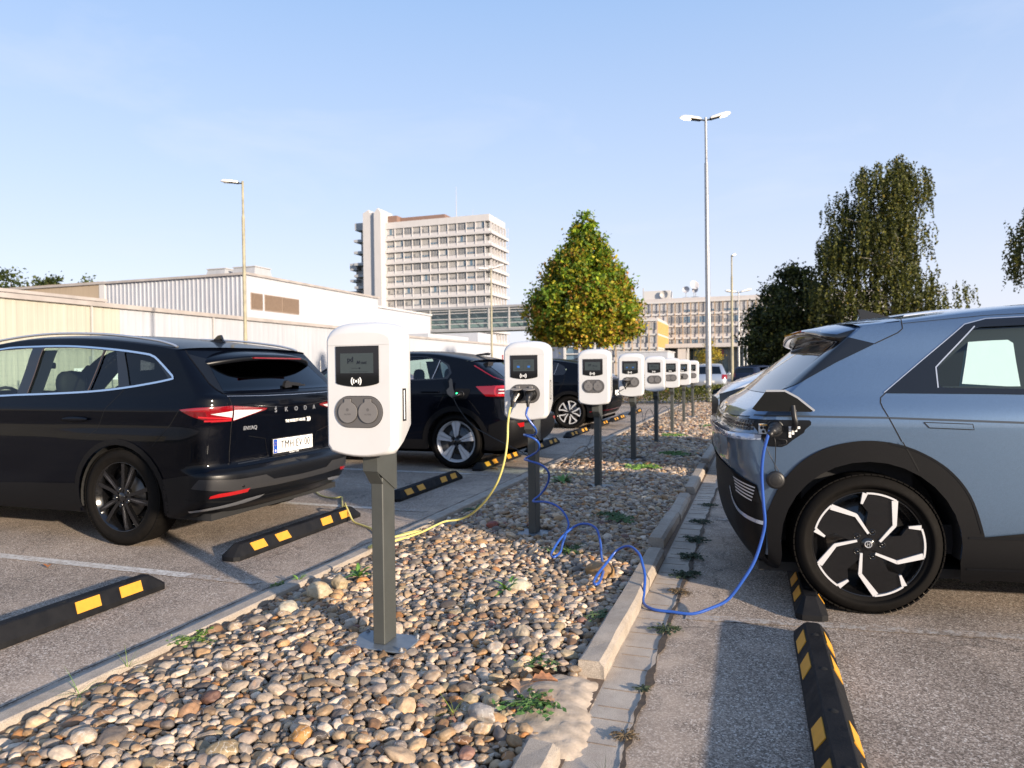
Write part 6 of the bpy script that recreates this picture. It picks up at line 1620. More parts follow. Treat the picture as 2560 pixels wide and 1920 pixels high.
PLAT = mat('plain_plate_grey', (.6, .6, .58), .5)
def car_simple(loc, yaw_, lab, paintm, kind='hatch', L_=1.0, group='cars in the far part of the car park'):
    """smaller, farther cars; local +x is the tail"""
    car = empty('parked_car', loc, yaw_); tag(car, lab, 'car', group)
    hz = smooth_interp([.15, .25, .45, .8, .95, 1.2, 1.45, 1.6, 1.75], [.80, .84, .87, .88, .86, .76, .64, .56, .45])
    fr = lambda q: 1 - (0 if q > -2.8 else .42 * ((-2.8 - q) / .75) ** 2.2)
    tall = {'hatch': 1.43, 'wagon': 1.50, 'van': 1.88, 'sedan': 1.40}[kind]
    if kind == 'sedan':
        X = smooth_interp([.2, .4, .6, .9, 1.0, 1.05, 1.2, tall - .03], [.75, .95, .98, .95, .88, .35, .05, -.45])
    else:
        X = smooth_interp([.2, .4, .6, .9, 1.0, 1.3, tall], [.60, .80, .84, .80, .76, .60, .45 if kind != 'hatch' else .30])
    qt = X(tall - .03) - .1
    zt = smooth_interp([-3.4, -3.0, -2.5, -1.8, -1.3, -.7, qt, qt + .1], [.68, .84, .95, tall - .09, tall - .01, tall, tall - .05, tall - .06])
    sh = Shell(lambda q, z: hz(z) * fr(q), X, .06, lambda z: float(np.interp(z, [.3, .9, 1.3], [.18, .16, .06])), lambda z: float(np.interp(z, [.3, .9, 1.3], [.28, .25, .12])), zt, lambda q: .05, -3.4)
    if kind == 'van': sh.ztop = zt = smooth_interp([-3.4, -3.25, -2.75, -2.0, -1.6, -.7, qt, qt + .1], [.90, 1.02, 1.22, 1.72, 1.80, tall, tall - .05, tall - .06]); sh.crown = lambda q: float(np.interp(q, [-3.4, -2.6], [.03, .05]))
    sh.zre = zt(qt)
    b0 = .94 if kind != 'van' else 1.50; t0 = tall - .10
    wr = rounded([('s', qt + .02, b0 + .10), ('s', qt - .10, t0), ('s', -.95, t0 + .02), ('s', -.95, b0 + .02)], .03); wf = rounded([('s', -1.03, b0 + .02), ('s', -1.03, t0 + .02), ('s', -1.4, t0), ('s', -2.2 if kind != 'van' else -2.0, b0 + .04)], .03)
    P = sh.body_outline(.22, -3.4)
    low = [('r', 0, .24), ('s', .5, .24)] + arc_s(0, .32, .36, -12, 192, 10) + [('s', -.4, .24), ('s', -2.2, .24)] + arc_s(-2.6, .32, .36, -12, 192, 10) + [('s', -3.0, .25), ('s', -3.4, .33)]
    sh.panel('body_shell', low + P[1:-1], paintm, car, 0, holes=[wr, wf], step=.08, gu=.15, gz=.06)
    sh.top('roof_panel', paintm, car, -3.4, mats=[paintm, GLASS_D], pick=lambda q, y: 1 if -2.4 < q < -1.5 and abs(y) < .58 else 0, nq=24, nt=10)
    front_cap(sh, -3.4, .3, car, CLAD)
    for w in (wr, wf): sh.panel('side_window', w, GLASS_T, car, .002, merge=False, step=.08)
    zg = 1.0 if kind != 'sedan' else 1.07
    sh.panel('rear_window', [('r', 0, zg), ('r', .60, zg), ('r', .50, tall - .12), ('r', 0, tall - .10)], GLASS_T if kind == 'wagon' else GLASS_D, car, .004, step=.08)
    sh.panel('tail_lamp', [('r', .62, .98), ('s', X(.9) - .32, .96), ('s', X(.8) - .28, .76), ('r', .60, .74)], REDL, car, .006, merge=False, step=.08)
    sh.panel('headlamp', [('s', -3.36, .74), ('s', -3.05, .82), ('s', -3.0, .72), ('s', -3.34, .64)] if kind != 'van' else [('s', -3.385, .98), ('s', -3.12, 1.06), ('s', -3.10, .86), ('s', -3.38, .80)], WHITEL if kind != 'van' else GLOSSB, car, .006, merge=False, step=.08)
    sh.panel('rear_bumper', [('s', .55, .24), ('s', .5, .40), ('r', .6, .40), ('r', 0, .40), ('r', 0, .24)], CLAD, car, .006, step=.08)
    x = sh.X(.62) + .012; MB().box(x, x + .006, -.26, .26, .56, .67).build('number_plate', PLAT, car)
    b = MB(); b.box(-2.3, .3, -.7, .7, .3, .5)
    for s in (.34, -.34): seat(b, -.45, s, .22); seat(b, -1.25, s, .22)
    b.build('interior', INTER, car); underside(car, -3.2, .5, .72, .18)
    for s in (1, -1):
        for q in (0, -2.6): b = MB(); arch_liner(b, q, s, .82, .365, .32, .26); b.build('wheel_housing', SOFTBLACK, car)
    mirror_cap(car, -1.95, .86, .98, 1, paintm); mirror_cap(car, -1.95, -.86, .98, -1, paintm)
    for q in (0, -2.6):
        for s in (1, -1):
            w = empty('wheel', (q, s * .855, .32), 0, car)
            MB().lathe([(.20, -.19), (.30, -.20), (.32, -.17), (.32, -.03), (.30, 0), (.21, 0), (.20, -.02)], (0, 0, 0), (0, s, 0), 32).build('tyre', TYRE, w)
            m_ = MB()
            for k in range(7):
                a = 2 * pi * k / 7; c, sn = cos(a), sin(a)
                m_.obox((.10 * c, -.02 * s, .10 * sn), (c, 0, sn), (0, 1, 0), (-sn, 0, c), .10, .012, .022)
            m_.lathe([(.185, -.03), (.205, -.01), (.21, -.02)], (0, 0, 0), (0, s, 0), 32); m_.lathe([(0, -.008), (.04, -.01), (.05, -.03)], (0, 0, 0), (0, s, 0), 16)
            m_.build('rim', RIMS, w)
            MB().lathe([(0, -.06), (.20, -.06)], (0, 0, 0), (0, s, 0), 24).build('brake_disc', RIMD, w)
    return car
WHITEC = paint('white_car_paint', (.72, .73, .75), rough=.3)
SILVERC = paint('silver_car_paint', (.42, .46, .52), metal=.7, rough=.3)
REDC = paint('red_car_paint', (.42, .012, .02), rough=.3)
DARKC = paint('dark_blue_car_paint', (.02, .03, .06), rough=.3)

car_ioniq()
car_black_estate()
car_coupe((-3.74, 9.40, 0), 0, 'black coupe with open charge flap and silver five-spoke wheel, behind the near post', BLKP, 'c40', None, 0)
car_coupe((-3.90, 15.88, 0), 0, 'third black car, triangular rear window, between the second and third charging posts', BLKP, 'petal', None, 1)
# neighbours beyond
car_simple((2.85, 9.6, 0), radians(6.8), 'white van whose sloping nose shows behind the tail of the blue-grey hatchback', WHITEC, 'van')
car_simple((-2.45, 38.5, 0), -pi / 2 + .04, 'silver-white estate car seen from behind, past the hedge beside the mast', SILVERC, 'wagon')
car_simple((-5.0, 42.0, 0), -pi / 2 + .02, 'pale car left of the silver-white estate, mostly behind the last posts', SILVERC, 'hatch')
car_simple((-.55, 47.5, 0), -pi / 2 - .45, 'dark car with a lit red tail lamp right of the silver-white estate', DARKC, 'hatch')
car_simple((1.35, 52.0, 0), -pi / 2 - .1, 'small white car behind the slim lamp poles', WHITEC, 'hatch')
car_simple((3.5, 43.0, 0), pi + .2, 'dark blue car roof between the poles and the dark tree', DARKC, 'sedan')
car_simple((-15.6, 25.5, 0), pi + .05, 'red car far behind the black estate by the mesh fence', REDC, 'sedan')
car_simple((-19.5, 20.5, 0), pi, 'dark car by the fence, seen through the rear door window of the black estate', DARKC, 'hatch')
# ------------------------------------------------------------------ buildings
def wall_mat(name, col, period=0., depth=.02, axis='X', var=.06, rough=.7):
    m, nt, N, L, b = nodes_of(name)
    tc = N.new('ShaderNodeTexCoord'); P = tc.outputs['Object']
    n = N.new('ShaderNodeTexNoise'); n.inputs['Scale'].default_value = .35; n.inputs['Detail'].default_value = 8; L.new(P, n.inputs['Vector'])
    mr = N.new('ShaderNodeMapRange'); mr.inputs['From Min'].default_value = .3; mr.inputs['From Max'].default_value = .7; mr.inputs['To Min'].default_value = 1 - var; mr.inputs['To Max'].default_value = 1 + var; L.new(n.outputs['Fac'], mr.inputs['Value'])
    # rain streaks running down
    mp = N.new('ShaderNodeMapping'); mp.inputs['Scale'].default_value = (2.2, 2.2, .12); L.new(P, mp.inputs['Vector'])
    n2 = N.new('ShaderNodeTexNoise'); n2.inputs['Scale'].default_value = 2; n2.inputs['Detail'].default_value = 5; L.new(mp.outputs['Vector'], n2.inputs['Vector'])
    m2 = N.new('ShaderNodeMapRange'); m2.inputs['From Min'].default_value = .35; m2.inputs['From Max'].default_value = .7; m2.inputs['To Min'].default_value = 1.03; m2.inputs['To Max'].default_value = 1 - var * 1.4; L.new(n2.outputs['Fac'], m2.inputs['Value'])
    mm = N.new('ShaderNodeMath'); mm.operation = 'MULTIPLY'; L.new(mr.outputs['Result'], mm.inputs[0]); L.new(m2.outputs['Result'], mm.inputs[1])
    mx = N.new('ShaderNodeMixRGB'); mx.blend_type = 'MULTIPLY'; mx.inputs['Fac'].default_value = 1; mx.inputs['Color1'].default_value = (*col, 1); L.new(mm.outputs[0], mx.inputs['Color2'])
    L.new(mx.outputs['Color'], b.inputs['Base Color']); b.inputs['Roughness'].default_value = rough; b.inputs['Specular IOR Level'].default_value = .3
    MATS[name] = m; return m
WH = wall_mat('white_cladding', (.41, .43, .47), var=.03); WHL = wall_mat('lilac_white_cladding', (.38, .395, .43)); CREAM = wall_mat('cream_cladding', (.40, .385, .325)); CREAM2 = wall_mat('peach_cladding', (.36, .285, .205))
TRIMG = mat('grey_roof_trim', (.34, .31, .29), .6, var=.15, vscale=1)
CONCW = wall_mat('pinkish_concrete', (.50, .485, .49), var=.03); CONCG = wall_mat('grey_concrete', (.36, .37, .39)); BROWNC = wall_mat('brown_cladding', (.22, .14, .11))
OFFW = wall_mat('beige_panel', (.47, .44, .43), var=.03); OFFB = mat('white_ledge', (.50, .49, .48), .6); FINC = mat('tan_fin', (.46, .34, .23), .6); FINO = mat('ochre_fin', (.62, .40, .15), .6)
WGL = mat('dark_window_glass', (.20, .20, .205), .10, spec=.8, var=.3, vscale=.7); WGB = mat('blue_window_glass', (.10, .17, .24), .10, spec=.8, var=.4, vscale=.5); BLIND = mat('hazed_grey_blind', (.34, .33, .325), .6, var=.10, vscale=3); BLINDL = mat('pale_blind', (.44, .43, .43), .6, var=.08, vscale=3); FRAMEW = mat('window_frame_grey', (.42, .41, .40), .5)  # blind grey is lifted to stand in for distance haze
LOUV = mat('brown_louvre', (.30, .23, .18), .55, var=.1); STEELG = mat('bridge_steel', (.30, .30, .31), .5, var=.1, vscale=.5); PALEG = mat('bridge_pale_frame', (.42, .41, .40), .5)
BGLASS = mat('bridge_glass', (.36, .42, .42), .12, spec=.7, var=.2, vscale=.3)
def corrugated(name, p0, p1, z0, z1, out, material, parent, pitch=.33, depth=.045):
    """ribbed sheet wall between two ground points"""
    a = Vector((*p0, 0)); b = Vector((*p1, 0)); d = b - a; l = d.length; d /= l; n = Vector((*out, 0)); V = []; F = []
    k = max(1, int(l / pitch)); st = []
    for i in range(k): s = i * l / k; w = l / k; st += [(s, 0), (s + w * .55, 0), (s + w * .65, depth), (s + w * .9, depth)]
    st.append((l, 0))
    for s, e in st: p = a + d * s + n * e; V += [(p.x, p.y, z0), (p.x, p.y, z1)]
    for i in range(len(st) - 1): F.append((2 * i, 2 * i + 2, 2 * i + 3, 2 * i + 1))
    return mesh_obj(name, V, F, material, parent)

# long low hall, its long side parallel to the charging row
b1 = tag(empty('warehouse', (-32, 20, 0)), 'long low white hall with a cream front part behind the black cars', 'building')
def loc(o, parent): o.location = -parent.location; return o
def P_(o, parent): o.parent = parent; o.location = -Vector(parent.location); return o
P_(corrugated('wall', (-32, -30), (-32, 28.8), 0, 4.85, (1, 0), CREAM, None, .5, .012), b1)
P_(corrugated('wall', (-32, 28.8), (-32, 60.6), 0, 4.85, (1, 0), WHL, None, .5, .008), b1)
P_(MB().box(-60, -32.05, -30, 60.6, 0, 4.8).build('wall', WH), b1)
P_(MB().box(-60, -31.80, -30, 60.7, 4.80, 5.02).build('roof_edge', TRIMG), b1)
P_(MB().box(-44, -36.0, 8, 31.4, 5.02, 5.55).box(-44, -35.9, 8, 31.5, 5.55, 5.72).build('roof_step', TRIMG), b1)
for y in (27, 35.5): P_(MB().box(-31.95, -31.86, y, y + .07, 0, 4.85).build('downpipe', FRAMEW), b1)
b2 = tag(empty('warehouse', (-40, 60, 0)), 'low white hall behind the nearest post, under the glazed footbridge', 'building')
P_(MB().box(-60, -32.0, 61, 90, 0, 4.6).build('wall', WH), b2)
P_(MB().box(-60, -31.85, 60.9, 90.1, 4.6, 4.8).build('roof_edge', TRIMG), b2)
P_(MB().box(-50, -33, 82, 88.5, 4.8, 6.1).box(-40, -33, 68, 79, 4.8, 5.35).build('roof_unit', WH), b2)
P_(MB().box(-31.98, -31.9, 85.6, 86.8, 0, 3.2).build('door', OFFB), b2)
P_(MB().box(-31.98, -31.9, 88.0, 88.25, 2.0, 3.4).build('red_sign', REDR), b2)
# tall hall with corrugated gable
b3 = tag(empty('warehouse', (-45, 55, 0)), 'taller white hall with ribbed side wall and brown louvres', 'building')
P_(corrugated('wall', (-52.6, 46), (-38, 46), 4.8, 9.05, (0, -1), WHL, None, .42, .06), b3)
P_(MB().box(-64, -38.02, 46.06, 66.4, 0, 9.05).build('wall', WH), b3)
P_(MB().box(-64, -53.2, 45.9, 46.04, 4.8, 9.3).build('wall', CREAM2), b3)
P_(MB().box(-53.2, -52.6, 45.85, 46.05, 4.8, 9.3).build('corner_trim', OFFB), b3)
P_(MB().box(-64.2, -37.85, 45.75, 66.5, 9.05, 9.24).build('roof_edge', TRIMG), b3)
for (y0, y1) in ((46.5, 47.82), (48.17, 50.30), (50.42, 52.62)):
    b = MB(); b.box(-38.02, -37.97, y0 - .05, y1 + .05, 6.38, 7.72)
    for k in range(15): z = 6.44 + k * .083; b.add([(-37.97, y0, z), (-37.97, y1, z), (-37.90, y1, z + .05), (-37.90, y0, z + .05)], [(0, 1, 2, 3)]); b.add([(-37.90, y0, z + .05), (-37.90, y1, z + .05), (-37.97, y1, z + .08), (-37.97, y0, z + .08)], [(0, 1, 2, 3)])
    P_(b.build('louvre', LOUV), b3)
# roof lights on it
for (x0, x1) in ((-55.8, -52.6), (-52.4, -48.8)):
    t = tag(empty('roof_hood', ((x0 + x1) / 2, 62, 9.24)), 'grey sloped roof hood on the taller hall, %s one' % ('left' if x0 < -55 else 'right'), 'roof hood', 'grey hoods on the hall roof')
    b = MB(); w = (x1 - x0) / 2
    b.add([(-w, -2, 0), (w, -2, 0), (w, 2, 0), (-w, 2, 0), (-w + .6, -1.2, 3.1), (w - .35, -1.2, 3.1), (w - .35, 1.2, 3.1), (-w + .6, 1.2, 3.1)], [(0, 1, 5, 4), (1, 2, 6, 5), (2, 3, 7, 6), (3, 0, 4, 7), (4, 5, 6, 7)])
    b.build('hood_body', CONCG, t); MB().box(-w + .5, w - .25, -1.3, 1.3, 3.1, 3.2).build('hood_cap', FRAMEW, t)
# small sloping annex roof right of the tall hall
b4 = tag(empty('annex', (-42, 72, 0)), 'small pale roof annex between the tall hall and the footbridge', 'building')
P_(MB().box(-52, -38.5, 66.6, 80, 0, 8.2).build('wall', WH), b4); P_(MB().box(-52.2, -38.3, 66.5, 80.2, 8.2, 8.4).build('roof_edge', OFFB), b4)

def window_mesh(name, w, h, kind, rr):
    """one office window: frame, mullions, glass and blinds"""
    b = MB()
    b.m = 0; b.box(-w / 2, w / 2, 0, .06, 0, .05); b.box(-w / 2, w / 2, 0, .06, h - .05, h)
    n = 3
    for k in range(n + 1): x = -w / 2 + w * k / n; b.box(x - .03, x + .03, -.01, .06, .05, h - .05)
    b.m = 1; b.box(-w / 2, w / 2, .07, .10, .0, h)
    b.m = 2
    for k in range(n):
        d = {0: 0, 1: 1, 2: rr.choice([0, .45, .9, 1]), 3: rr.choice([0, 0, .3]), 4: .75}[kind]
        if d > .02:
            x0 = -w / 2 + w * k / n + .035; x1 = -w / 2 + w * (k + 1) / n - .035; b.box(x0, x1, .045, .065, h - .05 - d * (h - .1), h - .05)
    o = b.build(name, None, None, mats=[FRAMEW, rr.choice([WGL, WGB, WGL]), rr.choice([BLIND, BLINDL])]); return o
def facade(parent, origin, ux, nb, bay, rows, h, wfrac, seed, kinds, cap=None, setback=.5):
    """rows of separate windows set along direction ux"""
    rr = random.Random(seed); protos_ = [window_mesh('window', bay * wfrac, h, rr.choice(kinds), rr) for _ in range(9)]; used = set(); n = 0
    ang = atan2(ux[1], ux[0])
    for zi, z in enumerate(rows):
        for k in range(nb):
            i = rr.randrange(9)
            if cap is not None and n >= cap: break
            p = protos_[i]; o = p if i not in used else p.copy()
            if i in used: COL.objects.link(o)
            used.add(i); o.parent = parent
            c = Vector((origin[0] + ux[0] * (k + .5) * bay, origin[1] + ux[1] * (k + .5) * bay, z)) + Vector((-ux[1], ux[0], 0)) * setback
            o.location = c - Vector(parent.location); o.rotation_euler = (0, 0, ang); n += 1
    for i in range(9):
        if i not in used: bpy.data.objects.remove(protos_[i])
# tower block
t = tag(empty('office_tower', (-94, 207, 0)), 'tall pinkish-white office tower with rows of ribbon windows', 'building')
x0, x1, y0, y1, zt = -111.4, -76.4, 200., 214.3, 48.5
P_(MB().box(x0 + 1.2, x1 - 1.2, y0 + 1.3, y1 - 1.2, 0, 46.6).build('wall', CONCG), t)
b = MB(); b.box(x0, x1, y0, y1, 46.5, zt)
for k in range(1, 12):
    z = 46.5 - 3.72 * k; b.box(x0, x1 + .9, y0 - .35, y1 + .9, z - .10, z + .62); b.box(x0 + .3, x1 - .2, y0 + .25, y1 - .2, z + .62, z + 1.55)
P_(b.build('floor_slabs', CONCW), t)
b = MB()
for k in range(12):
    x = x0 + .1 + k * 3.04; b.box(x - .08, x + .08, y0 + .05, y0 + .5, 5, 46.5)
for k in range(6):
    y = y0 + 1.5 + k * 2.5; b.box(x1 - .3, x1 + .35, y - .14, y + .14, 5, 46.5)
b.box(x1 + .75, x1 + .85, y1 + .7, y1 + .8, 5, 47)
P_(b.build('fins', CONCW), t)
b = MB()
b.box(-118.4, -113.9, 198, 206, 0, 51.6); b.add([(-118.4, 198, 51.6), (-115.9, 198, 51.6), (-115.9, 206, 51.6), (-118.4, 206, 51.6), (-116.4, 198, 52.6), (-116.4, 206, 52.6)], [(0, 1, 4), (1, 2, 5, 4), (2, 3, 5), (3, 0, 4, 5)])
b.box(-113.85, -111.45, 197, 206, 0, 51.2); b.add([(-113.85, 197, 51.2), (-111.45, 197, 51.2), (-111.45, 206, 51.2), (-113.85, 206, 51.2), (-112.5, 197, 52.7), (-112.5, 206, 52.7)], [(0, 1, 4), (1, 2, 5, 4), (2, 3, 5), (3, 0, 4, 5)])
P_(b.build('stair_shaft', CONCW), t)
b = MB()
for k in range(11): b.box(-113.9, -113.84, 197.5, 197.6, 6 + k * 4.0, 7.8 + k * 4.0)
P_(b.build('shaft_slots', WGL), t)
b = MB(); b.box(-122.6, -118.42, 200, 213, 46.9, 49.2)
for k in range(1, 12): z = 46.9 - 3.72 * k; b.box(-122.8, -118.42, 199.6, 213, z - .1, z + .7)
for k in range(5): z = 34.4 - 3.72 * k; b.box(-125.2, -122.6, 201, 213, z, z + (2.2 if k == 0 else .7))
P_(b.build('side_balconies', CONCG), t)
b = MB(); b.box(-121.2, -118.45, 201.5, 213, 0, 46.9); b.box(-123.8, -121.25, 202.5, 213, 0, 34.4); P_(b.build('side_glazing', WGL), t)
P_(MB().box(-111.3, -108.2, 201.5, 212, 48.5, 50.9).box(-108.15, -92.7, 204, 212, 48.5, 50.6).build('plant_room', BROWNC), t)
P_(MB().tube([(-89.6, 206, 48.5), (-89.6, 206, 54), (-89.6, 206, 59.3)], [.16, .09, .04], 6).build('mast', FRAMEW), t)
P_(MB().tube([(-84, 206, 48.5), (-84, 206, 51.5)], .05, 5).build('mast', FRAMEW), t)
facade(t, (x0 + .1, y0), (1, 0), 11, 3.04, [44.45 - 3.72 * k for k in range(7)], 2.15, .97, 5, [2, 1, 2, 4, 4, 1, 3], None, .38)  # mostly lowered pale blinds, giving the tower its haze by colour
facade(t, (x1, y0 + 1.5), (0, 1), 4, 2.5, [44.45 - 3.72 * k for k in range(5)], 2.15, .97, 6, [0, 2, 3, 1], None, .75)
# glazed footbridge
br = tag(empty('footbridge', (-47, 110, 8)), 'long glazed steel footbridge in front of the tower', 'footbridge')
xa, xb = -66, -24.5
P_(MB().box(xa, xb, 109.8, 113.6, 11.75, 12.12).box(xa, xb, 109.7, 113.6, 7.95, 8.30).build('steel_deck', STEELG), br)
P_(MB().box(xa, xb, 112.9, 113.0, 8.3, 11.75).build('rear_glazing', BGLASS), br)
P_(MB().box(xa, xb, 110.14, 110.18, 8.3, 11.75).build('front_glazing', glass_mat('bridge_clear_glass', (.80, .86, .85))), br)
b = MB()
for z in (8.42, 9.25, 10.1, 11.05, 11.5): b.box(xa, xb, 110.0, 110.1, z - .07, z + .07)
k = xa + 2.1
xs_ = np.arange(-63.6, xb, 3.56)
for x in xs_: b.box(x - .12, x + .12, 109.9, 110.12, 8.3, 11.8)
P_(b.build('glazing_frame', PALEG), br)
b = MB()
for i, x in enumerate(xs_[:-1]):
    if x < -56.8: b.bar((x, 110.5, 8.5), (x + 3.5, 110.5, 11.6), .10)
    else: b.bar((x, 110.5, 11.6), (x + 3.5, 110.5, 8.5), .10)
P_(b.build('bracing', STEELG), br)
b = MB(); b.box(-56.95, -56.4, 109.6, 110.1, 0, 12.1); b.box(-26.2, -25.6, 109.6, 113, 0, 8); P_(b.build('support_column', STEELG), br)
# far four-storey office
of = tag(empty('office_block', (-10, 205, 0)), 'wide beige four-storey office block with tan vertical fins', 'building')
P_(MB().box(-32.6, 30, 201, 216, 7.0, 20.9).box(-32.6, 30, 206, 216, 0, 7).build('wall', OFFW), of)
b = MB(); b.box(-32.8, 30.2, 200.4, 216, 19.55, 19.95)
for z in (16.2, 12.9, 9.55): b.box(-32.7, 30, 200.5, 201, z, z + .45)
P_(b.build('white_ledges', OFFB), of)
P_(MB().box(-26.5, 30.2, 192, 201, 7.35, 8.0).box(-26.5, 30.2, 191.9, 200.9, 6.95, 7.33).build('canopy', OFFW), of)
b = MB()
for k in range(30): x = -32.5 + 2.115 * k; b.box(x - .09, x + .09, 200.3, 200.48, 8.0, 19.6)
P_(b.build('fins', FINC), of)
facade(of, (-24.0, 201), (1, 0), 21, 2.115, [14.0], 1.75, .86, 8, [0, 2, 1, 2, 0], None, -.15)
facade(of, (-24.0, 201), (1, 0), 21, 2.115, [10.9], 1.75, .86, 9, [0, 4, 1, 4, 0, 2], None, -.15)
facade(of, (-24.0, 201), (1, 0), 21, 2.115, [8.05], 1.3, .78, 10, [0, 2, 4], None, -.15)
facade(of, (-30.3, 201), (1, 0), 22, 2.115, [17.0], 2.3, .84, 11, [1, 1, 1, 4], None, -.15)
P_(MB().box(-26, 30, 205.7, 205.9, 0, 6.9).build('lobby_glazing', WGB), of)
b = MB()
for x in np.arange(-25, 30, 1.9): b.box(x - .08, x + .08, 205.4, 205.6, 0, 6.9)
P_(b.build('lobby_mullions', FRAMEW), of)
P_(MB().box(-20.4, -18.2, 192.6, 205, 0, 6.95).build('lobby_wall', OFFW), of)
b = MB()
for x in (-17.7, -2, 12, 24): b.box(x - .22, x + .22, 192.4, 192.9, 0, 6.95)
P_(b.build('column', OFFB), of)
P_(MB().box(-11.0, -9.2, 205.3, 205.4, 4.6, 6.6).build('red_banner', REDR), of)
# lower wing with ochre end
wg = tag(empty('office_wing', (-32, 190, 0)), 'lower three-storey office wing with ochre slats on its end wall', 'building')
P_(MB().box(-50, -24.0, 180.2, 200, 0, 14.2).build('wall', OFFW), wg)
b = MB(); b.box(-50, -23.8, 179.8, 200, 13.35, 13.75)
for z in (9.8, 6.45, 3.2): b.box(-50, -23.8, 179.8, 200, z, z + .45)
P_(b.build('white_ledges', OFFB), wg)
b = MB()
for k in range(13): x = -49.2 + 2.1 * k; b.box(x - .12, x + .12, 179.6, 179.78, 0, 13.3)
P_(b.build('fins', FINC), wg)
b = MB()
for z0_, z1_ in ((10.3, 13.3), (6.95, 9.75)):
    for k in range(46): y = 180.6 + k * .42; b.box(-24.0, -23.6, y, y + .16, z0_, z1_)
P_(b.build('ochre_slats', FINO), wg)
facade(wg, (-49.2, 180.2), (1, 0), 12, 2.1, [11.3], 1.75, .8, 12, [1, 4, 2, 0], None, -.15)
facade(wg, (-49.2, 180.2), (1, 0), 12, 2.1, [7.95], 1.6, .8, 13, [4, 2, 1, 0], None, -.15)
facade(wg, (-49.2, 180.2), (1, 0), 12, 2.1, [4.6], 1.6, .8, 14, [1, 0, 4], None, -.15)
# rooftop items of the office
rb = tag(empty('rooftop_unit', (-27, 204, 20.9)), 'white boxy plant unit on the office roof left of the dishes', 'rooftop unit')
MB().box(-3.6, 3.7, -2, 3, 0, 2.4).build('housing', OFFB, rb); MB().box(-4.0, -3.7, -2, -1.7, 0, 3.3).build('mast', FRAMEW, rb); MB().lathe([(0, 0), (.9, .25), (1.1, .55)], (2.0, -2.3, 1.2), (0, -1, 0), 20).build('dish', PALEG, rb)
for nm, (x, z, r_, az) in {'left lower': (-19.0, 23.0, 1.0, 0), 'top': (-16.9, 24.2, 1.3, .5), 'right lower': (-16.4, 22.8, .9, -.3)}.items():
    d_ = tag(empty('satellite_dish', (x, 201.5, 20.9)), '%s white satellite dish of three on the office roof' % nm, 'satellite dish', 'satellite dishes on the office roof')
    MB().lathe([(0, 0), (r_ * .5, .10), (r_ * .85, .32), (r_, .5), (r_ * .97, .5), (r_ * .8, .34), (0, .06)], (0, 0, z - 20.9), (sin(az), -cos(az), .35), 28).build('reflector', mat('dish_white', (.42, .42, .44), .45), d_)
    MB().tube([(0, 0, 0), (0, 0, z - 20.9 - .2)], .09, 6).bar((-.9, 0, .2), (.9, 0, .2), .12).build('stand', STEELG, d_)
# stair block and small halls behind the linden
st = tag(empty('stair_block', (-21.5, 92, 0)), 'white framed glass stair block behind the tree trunk', 'building')
b = MB()
for x in (-24.0, -22.0): b.box(x - .14, x + .14, 89.9, 90.2, 0, 6.0 if x < -23 else 5.2)
for z in (1.4, 2.4, 3.4, 4.35, 5.2): b.box(-24, -20.2, 89.95, 90.15, z - .07, z + .07)
for x in (-20.0, -19.1): b.box(x - .12, x + .12, 89.9, 90.2, 0, 5.7)
P_(b.build('white_frame', OFFB), st); P_(MB().box(-24, -20.2, 90.3, 94, 0, 4.9).box(-20, -19.1, 90.3, 94, 0, 5.4).build('stair_glazing', WGB), st)
for nm, (xx0, xx1, yy, h_, lb) in enumerate(((-33, -24.2, 91, 4.2, 'plain low white building left of the stair block'), (-18.2, -11.5, 96, 3.6, 'low white building with narrow windows behind the third and fourth posts'))):
    s_ = tag(empty('outbuilding', ((xx0 + xx1) / 2, yy, 0)), lb, 'building')
    P_(MB().box(xx0, xx1, yy, yy + 8, 0, h_).build('wall', WH), s_); P_(MB().box(xx0 - .1, xx1 + .1, yy - .1, yy + 8.1, h_, h_ + .15).build('roof_edge', OFFB), s_)
    if nm == 1:
        for k in range(4):
            x = xx0 + 1.0 + 1.5 * k
            for z in (.8, 1.45, 2.1): P_(MB().box(x, x + .55, yy - .04, yy, z, z + .5).build('window', WGL), s_)
wh = tag(empty('white_hall', (20, 72, 0)), 'plain white hall seen through the rear window of the blue-grey hatchback', 'building')
P_(MB().box(8.5, 40, 66, 80, 0, 5.2).build('wall', WH), wh); P_(MB().box(8.4, 40.1, 65.9, 80.1, 5.2, 5.35).build('roof_edge', TRIMG), wh)

# ------------------------------------------------------------------ mesh fence, sign
fe = tag(empty('mesh_fence', (-28, 30, 0)), 'thin grey wire mesh fence with posts before the low white hall', 'fence')
for k in range(22):
    y = 6.1 + 2.5 * k; P_(MB().box(-28.03, -27.97, y - .03, y + .03, 0, 2.12, .008).build('fence_post', GALV), fe)
b = MB()
for z in np.arange(.1, 2.05, .2): b.box(-28.006, -27.994, 3.6, 58.6, z - .004, z + .004)
for y in np.arange(3.6, 58.6, .25): b.box(-28.003, -27.997, y - .003, y + .003, .1, 2.02)
P_(b.build('wire_mesh', GALV), fe)
sg = tag(empty('banner', (-22.7, 19.6, 0)), 'white banner with red mark and URIF lettering, seen through the black estate', 'banner')
dx = Vector((cos(radians(19)), sin(radians(19)), 0))
MB().bar((-1.0 * dx.x, -1.0 * dx.y, 1.33), (1.1 * dx.x, 1.1 * dx.y, 1.33), .02, .42).build('cloth', WHITEINK, sg)
MB().bar((-.9 * dx.x, -.9 * dx.y, 0), (-.9 * dx.x, -.9 * dx.y, 1.5), .03).build('stake', GALV, sg); MB().bar((1.0 * dx.x, 1.0 * dx.y, 0), (1.0 * dx.x, 1.0 * dx.y, 1.5), .03).build('stake', GALV, sg)
